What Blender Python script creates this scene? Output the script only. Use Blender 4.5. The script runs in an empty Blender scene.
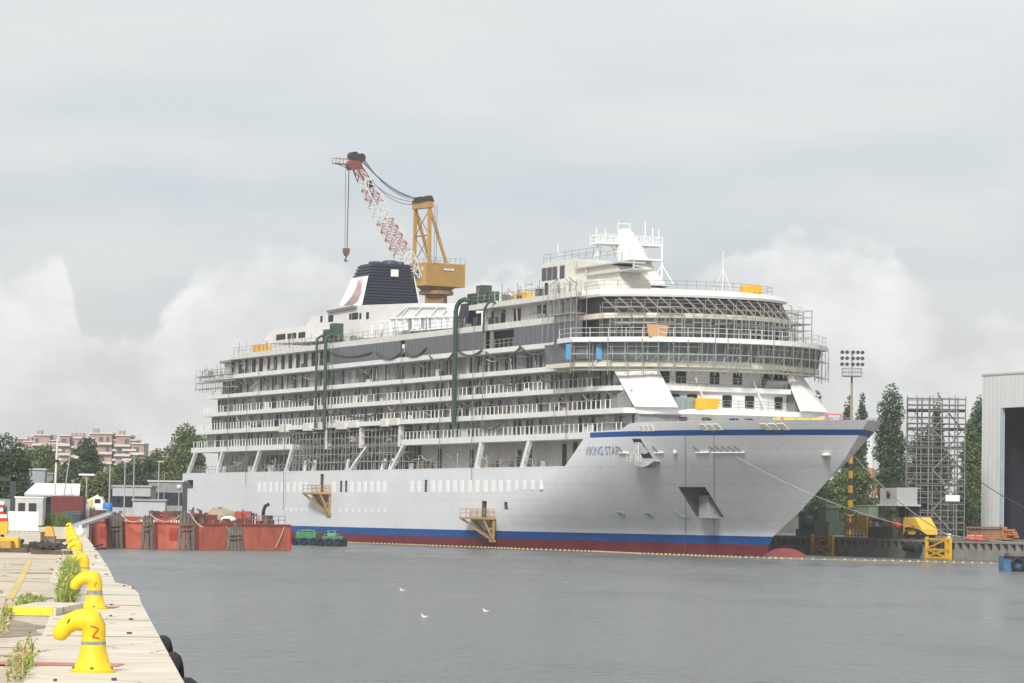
import bpy, bmesh, math, random
from mathutils import Vector, Matrix
import numpy as np
random.seed(7)
sc = bpy.context.scene
COL = sc.collection
# ------------------------------------------------------------------ camera maths (a level-ish telephoto seen from the quay)
F = 3527.; HC = 3.95; W_, H_ = 1024, 683
ROLL = math.radians(0.95)
PITCH = math.atan((518.6-341.5)/F)
fv = np.array([0, math.cos(PITCH), math.sin(PITCH)])
up0 = np.array([0, -math.sin(PITCH), math.cos(PITCH)]); rt0 = np.array([1., 0, 0])
rt = rt0*math.cos(ROLL)+up0*math.sin(ROLL); upv = up0*math.cos(ROLL)-rt0*math.sin(ROLL)
def ray(x, y): return fv+upv*((341.5-y)/F)+rt*((x-512)/F)
def at(x, y, Y):
    d = ray(x, y); return Vector(d*(Y/d[1])+np.array([0, 0, HC]))
def gx(x, Y): return at(x, 515, Y).x
def zz(x, y, Y): return at(x, y, Y).z
def pxm(Y): return F/Y
# ship axis
U = np.array([0.38301677, -0.92374139, 0.]); Wv = np.array([-0.92374139, -0.38301677, 0.])
SC = np.array([24.604, 442.012, 0.])
HEAD = math.atan2(U[1], U[0])
O_ = np.array([0, 0, HC])-SC
def side(x, y, t=14.4):
    d = ray(x, y); k = (t-O_@Wv)/(d@Wv); p = O_+d*k
    return float(p@U), float(p[2])
def front(x, y, s):
    d = ray(x, y); k = (s-O_@U)/(d@U); p = O_+d*k
    return float(p@Wv), float(p[2])
def SW(s, t, z): return Vector(SC+U*s+Wv*t+np.array([0, 0, z]))     # ship frame -> world (t>0 starboard)
# ------------------------------------------------------------------ materials
MATS = {}
def mat(name, col, rough=.6, metal=0., var=.12, scale=1.5, bump=0., streak=0., streakcol=(.25, .13, .07), spec=.4, fine=0.):
    if name in MATS: return MATS[name]
    m = bpy.data.materials.new(name); m.use_nodes = True
    nt = m.node_tree; b = nt.nodes['Principled BSDF']; L = nt.links.new
    b.inputs['Roughness'].default_value = rough; b.inputs['Metallic'].default_value = metal
    b.inputs['Specular IOR Level'].default_value = spec
    tc = nt.nodes.new('ShaderNodeTexCoord')
    n = nt.nodes.new('ShaderNodeTexNoise'); n.inputs['Scale'].default_value = scale; n.inputs['Detail'].default_value = 6; n.inputs['Roughness'].default_value = .65
    L(tc.outputs['Object'], n.inputs['Vector'])
    r = nt.nodes.new('ShaderNodeValToRGB')
    r.color_ramp.elements[0].position = .3; r.color_ramp.elements[1].position = .7
    r.color_ramp.elements[0].color = (*[c*(1-var) for c in col], 1); r.color_ramp.elements[1].color = (*[min(1, c*(1+var)) for c in col], 1)
    L(n.outputs['Fac'], r.inputs['Fac'])
    out = r.outputs['Color']
    if streak > 0:
        mp = nt.nodes.new('ShaderNodeMapping'); mp.inputs['Scale'].default_value = (1.6, 1.6, .12)
        L(tc.outputs['Object'], mp.inputs['Vector'])
        n2 = nt.nodes.new('ShaderNodeTexNoise'); n2.inputs['Scale'].default_value = 1.0; n2.inputs['Detail'].default_value = 5
        L(mp.outputs['Vector'], n2.inputs['Vector'])
        r2 = nt.nodes.new('ShaderNodeValToRGB'); r2.color_ramp.elements[0].position = .52; r2.color_ramp.elements[1].position = .78
        r2.color_ramp.elements[1].color = (streak,)*3+(1,)
        L(n2.outputs['Fac'], r2.inputs['Fac'])
        mx = nt.nodes.new('ShaderNodeMixRGB'); mx.inputs['Color2'].default_value = (*streakcol, 1)
        L(r2.outputs['Color'], mx.inputs['Fac']); L(out, mx.inputs['Color1']); out = mx.outputs['Color']
    L(out, b.inputs['Base Color'])
    if bump > 0:
        bp = nt.nodes.new('ShaderNodeBump'); bp.inputs['Strength'].default_value = bump; bp.inputs['Distance'].default_value = .05
        n3 = nt.nodes.new('ShaderNodeTexNoise'); n3.inputs['Scale'].default_value = scale*6; n3.inputs['Detail'].default_value = 4
        L(tc.outputs['Object'], n3.inputs['Vector']); L(n3.outputs['Fac'], bp.inputs['Height']); L(bp.outputs['Normal'], b.inputs['Normal'])
    MATS[name] = m
    return m
WHITE = mat('white_paint', (.80, .80, .78), .45, var=.05, scale=.5, streak=.16, streakcol=(.50, .43, .34))
DIRTY = mat('dirty_white_paint', (.66, .65, .60), .55, var=.12, scale=.9, streak=.35, streakcol=(.38, .30, .22))
CREAM = mat('cream_primer', (.66, .63, .52), .55, var=.1, scale=.8, streak=.25)
GREYWALL = mat('grey_primer_wall', (.24, .24, .245), .6, var=.2, scale=1.3, streak=.3, streakcol=(.26, .25, .24))
FACADE = mat('dark_grey_facade', (.115, .12, .128), .4, var=.12, scale=.7, streak=.2, streakcol=(.18, .18, .18))
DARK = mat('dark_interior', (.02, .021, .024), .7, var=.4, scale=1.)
DGLASS = mat('dark_glass', (.03, .035, .045), .12, var=.25, scale=.6)
GLASS2 = mat('grey_glass', (.13, .15, .16), .2, var=.4, scale=.5)
STEEL = mat('galvanised_steel', (.32, .32, .31), .5, .35, var=.2, scale=2)
RUSTY = mat('rusty_steel', (.17, .10, .065), .8, var=.35, scale=3)
YELLOW = mat('yellow_paint', (.72, .42, .03), .5, var=.15, scale=1.2, streak=.3, streakcol=(.3, .16, .05))
OCHRE = mat('ochre_paint', (.44, .265, .075), .55, var=.12, scale=.8, streak=.3, streakcol=(.25, .14, .06))
BOLY = mat('bollard_yellow', (.80, .55, .02), .5, var=.10, scale=6, bump=.15, streak=.35, streakcol=(.60, .30, .03))
def chipped(m, col, scale, lo, hi, seed=0.):
    # worn spots of another colour with hard uneven edges
    nt = m.node_tree; b = nt.nodes['Principled BSDF']; L = nt.links.new
    tc = nt.nodes.new('ShaderNodeTexCoord'); mp = nt.nodes.new('ShaderNodeMapping'); mp.inputs['Location'].default_value = (seed, seed, 0)
    n = nt.nodes.new('ShaderNodeTexNoise'); n.inputs['Scale'].default_value = scale; n.inputs['Detail'].default_value = 8; n.inputs['Roughness'].default_value = .7
    L(tc.outputs['Object'], mp.inputs['Vector']); L(mp.outputs['Vector'], n.inputs['Vector'])
    r = nt.nodes.new('ShaderNodeValToRGB'); r.color_ramp.elements[0].position = lo; r.color_ramp.elements[1].position = hi; L(n.outputs['Fac'], r.inputs['Fac'])
    base = b.inputs['Base Color'].links[0].from_socket; mx = nt.nodes.new('ShaderNodeMixRGB'); mx.inputs['Color2'].default_value = (*col, 1)
    L(r.outputs['Color'], mx.inputs['Fac']); L(base, mx.inputs['Color1']); L(mx.outputs['Color'], b.inputs['Base Color'])
def cracked(m, scale, col=(.10, .085, .065), width=.012):
    nt = m.node_tree; b = nt.nodes['Principled BSDF']; L = nt.links.new
    tc = nt.nodes.new('ShaderNodeTexCoord'); n = nt.nodes.new('ShaderNodeTexNoise'); n.inputs['Scale'].default_value = .9; n.inputs['Detail'].default_value = 5
    L(tc.outputs['Object'], n.inputs['Vector']); ad = nt.nodes.new('ShaderNodeMixRGB'); ad.blend_type = 'ADD'; ad.inputs['Fac'].default_value = .6
    L(tc.outputs['Object'], ad.inputs['Color1']); L(n.outputs['Color'], ad.inputs['Color2'])
    v = nt.nodes.new('ShaderNodeTexVoronoi'); v.feature = 'DISTANCE_TO_EDGE'; v.inputs['Scale'].default_value = scale; L(ad.outputs['Color'], v.inputs['Vector'])
    r = nt.nodes.new('ShaderNodeValToRGB'); r.color_ramp.elements[0].position = 0; r.color_ramp.elements[0].color = (.75, .75, .75, 1); r.color_ramp.elements[1].position = width; r.color_ramp.elements[1].color = (0, 0, 0, 1); L(v.outputs['Distance'], r.inputs['Fac'])
    base = b.inputs['Base Color'].links[0].from_socket; mx = nt.nodes.new('ShaderNodeMixRGB'); mx.inputs['Color2'].default_value = (*col, 1)
    L(r.outputs['Color'], mx.inputs['Fac']); L(base, mx.inputs['Color1']); L(mx.outputs['Color'], b.inputs['Base Color'])
chipped(BOLY, (.22, .09, .03), 9, .665, .70); chipped(BOLY, (.50, .40, .22), 4, .68, .73, 4.)
GREEN = mat('machine_green', (.03, .075, .048), .55, var=.2, scale=1.2, streak=.2, streakcol=(.1, .09, .06))
PGREEN = mat('pale_green_paint', (.17, .24, .16), .55, var=.15, scale=1.)
BGREEN = mat('bright_green_paint', (.03, .20, .06), .5, var=.2, scale=1.)
BLUE = mat('blue_paint', (.02, .12, .36), .5, var=.15, scale=1.)
SKYB = mat('light_blue_panel', (.10, .36, .66), .5, var=.1, scale=1.)
RED = mat('red_paint', (.45, .05, .04), .5, var=.15, scale=1.)
ORED = mat('orange_red_hull', (.52, .13, .075), .6, var=.22, scale=.45, bump=.1, streak=.55, streakcol=(.20, .075, .05))
MAROON = mat('dark_red_paint', (.15, .03, .027), .6, var=.2, scale=1.)
NAVY = mat('navy_paint', (.012, .016, .034), .45, var=.25, scale=.8)
BLACK = mat('black_rubber', (.018, .018, .02), .75, var=.3, scale=6, bump=.3)
TIMBER = mat('weathered_timber', (.15, .13, .11), .85, var=.35, scale=2, bump=.5, streak=.4, streakcol=(.05, .045, .04))
PLY = mat('plywood', (.55, .33, .16), .7, var=.15, scale=2)
CONC = mat('concrete', (.25, .235, .205), .85, var=.2, scale=.8, bump=.3, streak=.5, streakcol=(.11, .10, .085))
CONCD = mat('dark_concrete', (.13, .125, .115), .85, var=.3, scale=.8, bump=.3, streak=.5, streakcol=(.06, .055, .05))
ROPE = mat('rope', (.45, .40, .30), .8, var=.2, scale=3)
CABLE = mat('steel_cable', (.05, .05, .055), .6, var=.2, scale=3)
BRICK = mat('red_brick', (.38, .25, .22), .8, var=.2, scale=.2)
PLASTER = mat('pale_plaster', (.58, .55, .50), .8, var=.12, scale=.15)
SHEDW = mat('shed_white', (.66, .67, .66), .5, var=.06, scale=.2, streak=.3, streakcol=(.5, .49, .45))
GREYB = mat('grey_block', (.33, .34, .34), .8, var=.2, scale=.4)
LEAFD = mat('leaf_dark', (.042, .072, .027), .6, var=.4, scale=.5)
LEAFM = mat('leaf_mid', (.085, .128, .036), .6, var=.4, scale=.4)
LEAFL = mat('leaf_light', (.10, .125, .03), .6, var=.35, scale=.4)
LEAFP = mat('leaf_poplar', (.042, .076, .030), .6, var=.35, scale=.4)
BARK = mat('bark', (.09, .07, .05), .9, var=.3, scale=3)
WEED = mat('weed_green', (.22, .31, .05), .6, var=.4, scale=1.5)
STRAW = mat('straw_weed', (.42, .37, .16), .7, var=.3, scale=1.5)
FLOWER = mat('yellow_flower', (.75, .62, .05), .6, var=.1)
REDW = mat('red_white_red', (.45, .04, .03), .5, var=.1)
JWHITE = mat('jib_white', (.72, .72, .71), .5, var=.1, scale=1)
JRED = mat('jib_red', (.34, .07, .06), .55, var=.2, scale=1)
FEATH = mat('white_feather', (.8, .8, .8), .7, var=.05)
TARP = mat('tan_tarpaulin', (.34, .28, .20), .8, var=.2, scale=1.5, bump=.3)
PINK = mat('faded_red_line', (.52, .20, .17), .8, var=.3, scale=2)
YLINE = mat('worn_yellow_line', (.62, .47, .17), .8, var=.3, scale=2)
MAUVE = mat('mauve_emblem', (.36, .26, .28), .5, var=.15, scale=.6)
LETTER = mat('letter_blue_grey', (.28, .33, .43), .5, var=.08)
STRIPE = mat('hull_blue', (.003, .078, .29), .45, var=.1, scale=.3, spec=.2)
ANTIF = mat('antifouling_red', (.155, .022, .030), .6, spec=.2, var=.22, scale=.4, streak=.3, streakcol=(.12, .03, .035))

def hull_mat():
    m = mat('hull_white', (.72, .73, .75), .30, var=.05, scale=.15, streak=.22, streakcol=(.52, .51, .49), spec=.5)
    nt = m.node_tree; b = nt.nodes['Principled BSDF']; L = nt.links.new
    tc = nt.nodes.new('ShaderNodeTexCoord'); mp = nt.nodes.new('ShaderNodeMapping')
    mp.inputs['Rotation'].default_value = (math.radians(90), 0, 0)
    L(tc.outputs['Object'], mp.inputs['Vector'])
    br = nt.nodes.new('ShaderNodeTexBrick'); br.inputs['Scale'].default_value = 1
    br.inputs['Brick Width'].default_value = 8.5; br.inputs['Row Height'].default_value = 2.1; br.inputs['Mortar Size'].default_value = .035
    br.inputs['Mortar Smooth'].default_value = .6; br.offset = .5
    L(mp.outputs['Vector'], br.inputs['Vector'])
    n = nt.nodes.new('ShaderNodeTexNoise'); n.inputs['Scale'].default_value = .45; n.inputs['Detail'].default_value = 3
    L(tc.outputs['Object'], n.inputs['Vector'])
    mm = nt.nodes.new('ShaderNodeMath'); mm.operation = 'MULTIPLY_ADD'; mm.inputs[1].default_value = -.5
    L(br.outputs['Fac'], mm.inputs[0]); L(n.outputs['Fac'], mm.inputs[2])
    bp = nt.nodes.new('ShaderNodeBump'); bp.inputs['Strength'].default_value = .30; bp.inputs['Distance'].default_value = .12
    L(mm.outputs['Value'], bp.inputs['Height']); L(bp.outputs['Normal'], b.inputs['Normal'])
    # welded seams show as faint darker lines in the paint
    base = b.inputs['Base Color'].links[0].from_socket
    mx = nt.nodes.new('ShaderNodeMixRGB'); mx.blend_type = 'MULTIPLY'; mx.inputs['Color2'].default_value = (.80, .80, .80, 1)
    L(br.outputs['Fac'], mx.inputs['Fac']); L(base, mx.inputs['Color1']); L(mx.outputs['Color'], b.inputs['Base Color'])
    return m
HULL = hull_mat()
def runs(m, col, amt, sx=2.2, sz=.10, lo=.62, hi=.80):
    nt = m.node_tree; b = nt.nodes['Principled BSDF']; L = nt.links.new
    tc = nt.nodes.new('ShaderNodeTexCoord'); mp = nt.nodes.new('ShaderNodeMapping'); mp.inputs['Scale'].default_value = (sx, sx, sz); mp.inputs['Location'].default_value = (3.3, 1.7, .4)
    n = nt.nodes.new('ShaderNodeTexNoise'); n.inputs['Scale'].default_value = 1; n.inputs['Detail'].default_value = 6
    L(tc.outputs['Object'], mp.inputs['Vector']); L(mp.outputs['Vector'], n.inputs['Vector'])
    r = nt.nodes.new('ShaderNodeValToRGB'); r.color_ramp.elements[0].position = lo; r.color_ramp.elements[1].position = hi; r.color_ramp.elements[1].color = (amt, amt, amt, 1); L(n.outputs['Fac'], r.inputs['Fac'])
    base = b.inputs['Base Color'].links[0].from_socket; mx = nt.nodes.new('ShaderNodeMixRGB'); mx.inputs['Color2'].default_value = (*col, 1)
    L(r.outputs['Color'], mx.inputs['Fac']); L(base, mx.inputs['Color1']); L(mx.outputs['Color'], b.inputs['Base Color'])
runs(HULL, (.40, .32, .25), .55)
chipped(ORED, (.13, .055, .04), .8, .62, .70); chipped(ORED, (.42, .16, .11), .35, .58, .7, 5.)
# ------------------------------------------------------------------ mesh builder
class MB:
    def __init__(s): s.v = []; s.f = []; s.m = []; s.k = 0
    def quad(s, *p, flip=False):
        i = len(s.v); s.v += [tuple(q) for q in p]; s.f.append(tuple(range(i, i+len(p)))); s.m.append(s.k); return s
    def box(s, x0, x1, y0, y1, z0, z1):
        if x0 > x1: x0, x1 = x1, x0
        if y0 > y1: y0, y1 = y1, y0
        if z0 > z1: z0, z1 = z1, z0
        i = len(s.v)
        s.v += [(x0, y0, z0), (x1, y0, z0), (x1, y1, z0), (x0, y1, z0), (x0, y0, z1), (x1, y0, z1), (x1, y1, z1), (x0, y1, z1)]
        for f in ((0, 3, 2, 1), (4, 5, 6, 7), (0, 1, 5, 4), (1, 2, 6, 5), (2, 3, 7, 6), (3, 0, 4, 7)):
            s.f.append(tuple(i+a for a in f)); s.m.append(s.k)
        return s
    def bar(s, p, q, w=.1, h=None, hint=(0, 0, 1)):
        p = Vector(p); q = Vector(q); d = q-p
        if d.length < 1e-6: return s
        d.normalize(); h = h or w
        a = d.cross(Vector(hint))
        if a.length < 1e-3: a = d.cross(Vector((1, 0, 0)))
        a.normalize(); b = a.cross(d)
        a *= w/2; b *= h/2; i = len(s.v)
        for c in (p, q):
            s.v += [tuple(c-a-b), tuple(c+a-b), tuple(c+a+b), tuple(c-a+b)]
        for f in ((0, 1, 2, 3), (7, 6, 5, 4), (0, 4, 5, 1), (1, 5, 6, 2), (2, 6, 7, 3), (3, 7, 4, 0)):
            s.f.append(tuple(i+c for c in f)); s.m.append(s.k)
        return s
    def tube(s, pts, r, n=8, caps=True):
        pts = [Vector(p) for p in pts]; rs = r if isinstance(r, (list, tuple)) else [r]*len(pts)
        i0 = len(s.v); ref = None
        for k, p in enumerate(pts):
            d = (pts[min(k+1, len(pts)-1)]-pts[max(k-1, 0)]).normalized()
            if ref is None:
                ref = d.cross(Vector((0, 0, 1)))
                if ref.length < .05: ref = d.cross(Vector((1, 0, 0)))
            a = (ref-d*ref.dot(d)).normalized(); ref = a; b = d.cross(a)
            for j in range(n):
                t = 2*math.pi*j/n; s.v.append(tuple(p+(a*math.cos(t)+b*math.sin(t))*rs[k]))
        for k in range(len(pts)-1):
            for j in range(n):
                a = i0+k*n+j; b = i0+k*n+(j+1) % n
                s.f.append((a, b, b+n, a+n)); s.m.append(s.k)
        if caps:
            s.f.append(tuple(i0+j for j in range(n))[::-1]); s.m.append(s.k)
            e = i0+(len(pts)-1)*n; s.f.append(tuple(e+j for j in range(n))); s.m.append(s.k)
        return s
    def lathe(s, prof, c=(0, 0, 0), n=16):
        c = Vector(c); i0 = len(s.v)
        for r, z in prof:
            for j in range(n):
                t = 2*math.pi*j/n; s.v.append((c.x+r*math.cos(t), c.y+r*math.sin(t), c.z+z))
        for k in range(len(prof)-1):
            for j in range(n):
                a = i0+k*n+j; b = i0+k*n+(j+1) % n
                s.f.append((a, b, b+n, a+n)); s.m.append(s.k)
        s.f.append(tuple(i0+j for j in range(n))[::-1]); s.m.append(s.k)
        e = i0+(len(prof)-1)*n; s.f.append(tuple(e+j for j in range(n))); s.m.append(s.k)
        return s
    def prism(s, poly, d):
        """poly: planar 3-D polygon, extruded by the vector d"""
        d = Vector(d); n = len(poly); i = len(s.v)
        s.v += [tuple(Vector(p)) for p in poly]+[tuple(Vector(p)+d) for p in poly]
        s.f.append(tuple(range(i, i+n))); s.f.append(tuple(range(i+2*n-1, i+n-1, -1))); s.m += [s.k, s.k]
        for j in range(n):
            a, b = i+j, i+(j+1) % n
            s.f.append((a, a+n, b+n, b)); s.m.append(s.k)
        return s
    def ellip(s, c, r, n=12, m=8):
        prof = [(max(.001, math.sin(math.pi*k/m)), -math.cos(math.pi*k/m)) for k in range(m+1)]
        i0 = len(s.v); s.lathe(prof, (0, 0, 0), n)
        for i in range(i0, len(s.v)):
            x, y, z = s.v[i]; s.v[i] = (c[0]+x*r[0], c[1]+y*r[1], c[2]+z*r[2])
        return s
    def build(s, name, mats, parent=None, smooth=False, world=False, bevel=0, label=None):
        me = bpy.data.meshes.new(name)
        v = s.v
        if world and parent is not None:
            inv = parent.matrix_basis.inverted()
            v = [tuple(inv @ Vector(p)) for p in v]
        me.from_pydata(v, [], s.f)
        ms = mats if isinstance(mats, (list, tuple)) else [mats]
        for m in ms: me.materials.append(m)
        me.polygons.foreach_set('material_index', [min(k, len(ms)-1) for k in s.m])
        bm = bmesh.new(); bm.from_mesh(me)
        bmesh.ops.recalc_face_normals(bm, faces=bm.faces)
        bm.to_mesh(me); bm.free()
        if smooth:
            me.polygons.foreach_set('use_smooth', [True]*len(me.polygons))
            me.set_sharp_from_angle(angle=math.radians(40))
        o = bpy.data.objects.new(name, me); COL.objects.link(o)
        if parent is not None: o.parent = parent
        if bevel:
            b = o.modifiers.new('bevel', 'BEVEL'); b.width = bevel; b.segments = 2; b.limit_method = 'ANGLE'
        if label: o['label'] = label
        return o
def tag(o, label=None, cat=None, group=None, kind=None):
    if label: o['label'] = label
    if cat: o['category'] = cat
    if group: o['group'] = group
    if kind: o['kind'] = kind
    return o
def thing(name, label, cat, loc=(0, 0, 0), rz=0, group=None):
    o = bpy.data.objects.new(name, None); COL.objects.link(o)
    o.location = loc; o.rotation_euler = (0, 0, rz); o.empty_display_size = .5
    o.matrix_basis = Matrix.Translation(Vector(loc)) @ Matrix.Rotation(rz, 4, 'Z')
    return tag(o, label, cat, group)
def solo(mb, name, mats, label, cat, group=None, kind=None, base=None, smooth=False, bevel=0):
    """a thing that is one mesh, origin at its base"""
    vs = np.array(mb.v)
    c = Vector(base) if base else Vector(((vs[:, 0].min()+vs[:, 0].max())/2, (vs[:, 1].min()+vs[:, 1].max())/2, vs[:, 2].min()))
    mb.v = [tuple(Vector(p)-c) for p in mb.v]
    o = mb.build(name, mats, None, smooth=smooth, bevel=bevel); o.location = c
    return tag(o, label, cat, group, kind)
def copy_tree(o, parent=None):
    c = o.copy(); COL.objects.link(c)
    if parent is not None: c.parent = parent
    for ch in [k for k in bpy.data.objects if k.parent == o]: copy_tree(ch, c)
    return c
def sag(p, q, drop, n=12):
    p = Vector(p); q = Vector(q)
    return [p.lerp(q, i/n)-Vector((0, 0, drop*4*(i/n)*(1-i/n))) for i in range(n+1)]
def lerp(a, b, t): return a+(b-a)*t
def interp(x, pts):
    if x <= pts[0][0]: return pts[0][1]
    for (a, va), (b, vb) in zip(pts, pts[1:]):
        if x <= b: return va+(vb-va)*(x-a)/(b-a)
    return pts[-1][1]
EXPO = 0.65
HAZE = 0.00018
# ================================================================== THE CRUISE SHIP (ship frame: x forward, y to port, z up; t = -y to starboard)
ship = thing('cruise_ship', 'huge white cruise ship with blue waterline band, still fitting out beside the yard quay', 'cruise ship', tuple(SC), HEAD)
def HS(z): return interp(z, [(-2, 16.6), (.8, 17.4), (2.4, 18.8), (5.3, 25.6), (8.1, 31), (11.3, 36.6), (14.5, 40.6), (16.2, 42.8)])
def HBt(s, z):
    q = max(0, min(1, z/15.3)); L = 62-20*q; n = 1.35+1.15*q**1.3
    d = max(0, HS(z)-s); return 14.4*(1-(1-min(d/L, 1))**n)
def HTOP(s): return interp(s, [(-11.3, 10.7), (-5.2, 14.3), (-3.6, 14.9), (5.5, 15.05), (8.1, 15.85), (43, 15.9)])
def hull_hit(x, y):
    t = 14.4
    for _ in range(40):
        s, z = side(x, y, t); t = .5*t+.5*HBt(s, z)
    return s, t, z
def HP(s, z, off=0.):                              # point on the starboard hull skin, pushed outwards
    e = .3; t = HBt(s, z)
    tu = Vector((2*e, -(HBt(s+e, z)-HBt(s-e, z)), 0)); tv = Vector((0, -(HBt(s, z+e)-HBt(s, z-e)), 2*e))
    n = tu.cross(tv).normalized()
    if n.y > 0: n = -n
    return Vector((s, -t, z))+n*off
def make_hull():
    zr = [-1.6, -.4, .5, 1.3, 1.8, 2.3, 3.2, 4.3, 5.6, 7, 8.4, 9.6, 10.7, 11.5, 12.4, 13.3, 14.17, 14.82, 15.9]
    ds = [0, .25, .6, 1.1, 1.8, 2.6, 3.6, 5, 6.5, 8, 10, 12, 14, 16, 18, 20, 21.9, 23, 24.5, 26, 28, 30, 32, 33.6, 35.2, 37.2, 39.2, 41.3, 44, 47, 51, 56, 62, 70, 85, 100, 120, 140, 160, 180, 204]
    bm = bmesh.new(); S0 = 30; grid = {}
    for j, z in enumerate(zr):
        for i, d in enumerate(ds):
            w = max(0, 1-d/24); s = S0-d+(HS(z)-S0)*w
            zc = min(z, HTOP(s)) if s < 12 else z
            b = HBt(s, zc)
            for sg in (-1, 1): grid[i, j, sg] = bm.verts.new((s, sg*b, zc))
    def mk(vs, k):
        vs2 = []
        for v in vs:
            if all((v.co-u.co).length > 1e-5 for u in vs2): vs2.append(v)
        if len(vs2) < 3: return
        try:
            f = bm.faces.new(vs2); f.material_index = k; f.smooth = True
        except ValueError: pass
    n = len(ds); m = len(zr)
    for sg in (-1, 1):
        for j in range(m-1):
            for i in range(n-1):
                zc = (zr[j]+zr[j+1])/2; s = (grid[i, j, sg].co.x+grid[i+1, j, sg].co.x)/2
                k = 2 if zc < 1.3 else 1 if zc < 2.3 else 0
                if 14.17 < zc < 14.82 and s > -3.7: k = 1
                mk([grid[i, j, sg], grid[i+1, j, sg], grid[i+1, j+1, sg], grid[i, j+1, sg]], k)
    for i in range(n-1):
        mk([grid[i, m-1, -1], grid[i+1, m-1, -1], grid[i+1, m-1, 1], grid[i, m-1, 1]], 0)
        mk([grid[i, 0, -1], grid[i, 0, 1], grid[i+1, 0, 1], grid[i+1, 0, -1]], 2)
    for j in range(m-1):
        mk([grid[n-1, j, -1], grid[n-1, j+1, -1], grid[n-1, j+1, 1], grid[n-1, j, 1]], 2 if zr[j] < 1.2 else 1 if zr[j] < 2.2 else 0)
    bmesh.ops.remove_doubles(bm, verts=bm.verts, dist=1e-4)
    bmesh.ops.recalc_face_normals(bm, faces=bm.faces)
    me = bpy.data.meshes.new('hull'); bm.to_mesh(me); bm.free()
    for q in (HULL, STRIPE, ANTIF, mat('pocket_grey', (.10, .10, .10), .5, var=.2)): me.materials.append(q)
    o = bpy.data.objects.new('hull', me); COL.objects.link(o)
    # openings cut into the shell: anchor pocket, two shell doors, mooring port at the stern
    c = MB(); c.k = 3
    q = [hull_hit(*p) for p in ((678, 487), (705, 487), (724, 517), (697, 517))]
    c.prism([(s, -(t+3), z) for s, t, z in q], (0, 6.0, 0))
    for x0, x1, y0, y1 in ((320.6, 323.4, 474, 492), (482.0, 486.4, 501, 519), (504.2, 507.2, 502, 509.5), (187, 193, 480, 488.5)):
        s0, z0 = side(x0, y0); s1, z1 = side(x1, y1); c.box(s0, s1, -15.5, -13.4, z1, z0)
    for x in (341.3, 346.3, 426): 
        s0, z0 = side(x, 480); c.box(s0-.45, s0+.45, -15.5, -13.8, 7.45, 9.15)
    cut = c.build('cutter', [HULL, STRIPE, ANTIF, me.materials[3]])
    md = o.modifiers.new('cut', 'BOOLEAN'); md.object = cut; md.operation = 'DIFFERENCE'; md.solver = 'EXACT'
    dg = bpy.context.evaluated_depsgraph_get(); dg.update()
    me2 = bpy.data.meshes.new_from_object(o.evaluated_get(dg))
    o.modifiers.clear(); o.data = me2; bpy.data.objects.remove(cut)
    me2.polygons.foreach_set('use_smooth', [True]*len(me2.polygons)); me2.set_sharp_from_angle(angle=math.radians(28))
    o.name = 'hull'; o.parent = ship
    return o
make_hull()
# bulb under the stem
b = MB(); b.ellip((0, 0, 0), (1, 1, 1), 20, 14)
b.v = [(22.0+x*6.2, y*1.45, -1.15+z*2.15) for x, y, z in b.v]
b.build('bulbous_bow', mat('bulb_red', (.25, .05, .052), .5, var=.15), ship, smooth=True)
# anchor-pocket block
q = hull_hit(704, 511)
MB().box(q[0]-1.2, q[0]+1.4, -(q[1]+.15), -(q[1]-2.6), q[2]-.9, q[2]+1.9).build('anchor_recess_block', mat('block_grey', (.30, .30, .30), .5), ship, bevel=.06)
# white covers over the hull windows (one part each), portholes
wx = [259, 264.7, 270.5, 276.4, 282.2, 288, 294, 300, 306, 334, 352, 359, 365.3, 371.8, 378.2, 384.5, 412, 419.2, 433, 440, 447.8, 454.9, 462.1, 469.7, 477.3, 485.5, 493.3, 500.9, 508.6]
WCOV = mat('window_cover', (.86, .86, .85), .5, var=.06, scale=1)
for x in wx:
    s, z = side(x, 484); w = .62
    MB().box(s-w, s+w, -14.43, -14.35, 7.45, 9.05).build('hull_window', WCOV, ship)
for x in (516.6, 524.6, 532.6, 540.6):
    s, z = side(x, 484)
    MB().box(s-.42, s+.42, -14.43, -14.3, 7.75, 9.0).build('hull_window', WCOV, ship)
for x in list(np.arange(286, 309, 5.2))+list(np.arange(340, 388, 6.4)):
    s, z = side(float(x), 507); 
    MB().box(s-.3, s+.3, -14.425, -14.35, 4.55, 5.0).build('porthole', WCOV, ship)
# thruster marks, fairleads and shelf plates on the bow shell
for x, y in ((621, 514), (649, 515)):
    s, t, z = hull_hit(x, y); mb = MB()
    for (ds, dz) in ((-1.7, -.9), (1.7, .9)):
        def hq(px_, py_): a_ = hull_hit(px_, py_); return HP(a_[0], a_[2], .04)
        ring = [hq(x+ds+1.7*math.cos(a), y+dz+1.7*math.sin(a)) for a in [2*math.pi*k/14 for k in range(15)]]
        mb.tube(ring, .045, 5, False)
        mb.bar(hq(x+ds-1.1, y+dz-1.1), hq(x+ds+1.1, y+dz+1.1), .05)
    mb.build('thruster_mark', LETTER, ship)
s, t, z = hull_hit(683, 514); MB().bar(HP(s-.5, z-.25, .03), HP(s+.9, z-.25, .03), .09).bar(HP(s-.5, z-.25, .03), HP(s-.7, z+.5, .03), .08).bar(HP(s+.9, z-.3, .03), HP(s+1, z+.3, .03), .08).build('bow_mark', LETTER, ship)
for x, y in ((646, 428.3), (710.5, 428.3), (774, 427.5)):
    s, t, z = hull_hit(x, y); mb = MB(); z = 15.12
    for d in (-1.25, -.2, .85): mb.prism([HP(s+d, z-.35, -.05), HP(s+d+.75, z-.35, -.05), HP(s+d+.6, z+.35, -.05), HP(s+d-.15, z+.35, -.05)], HP(s, z, .1)-HP(s, z, 0))
    mb.build('fairlead', CREAM, ship)
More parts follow.
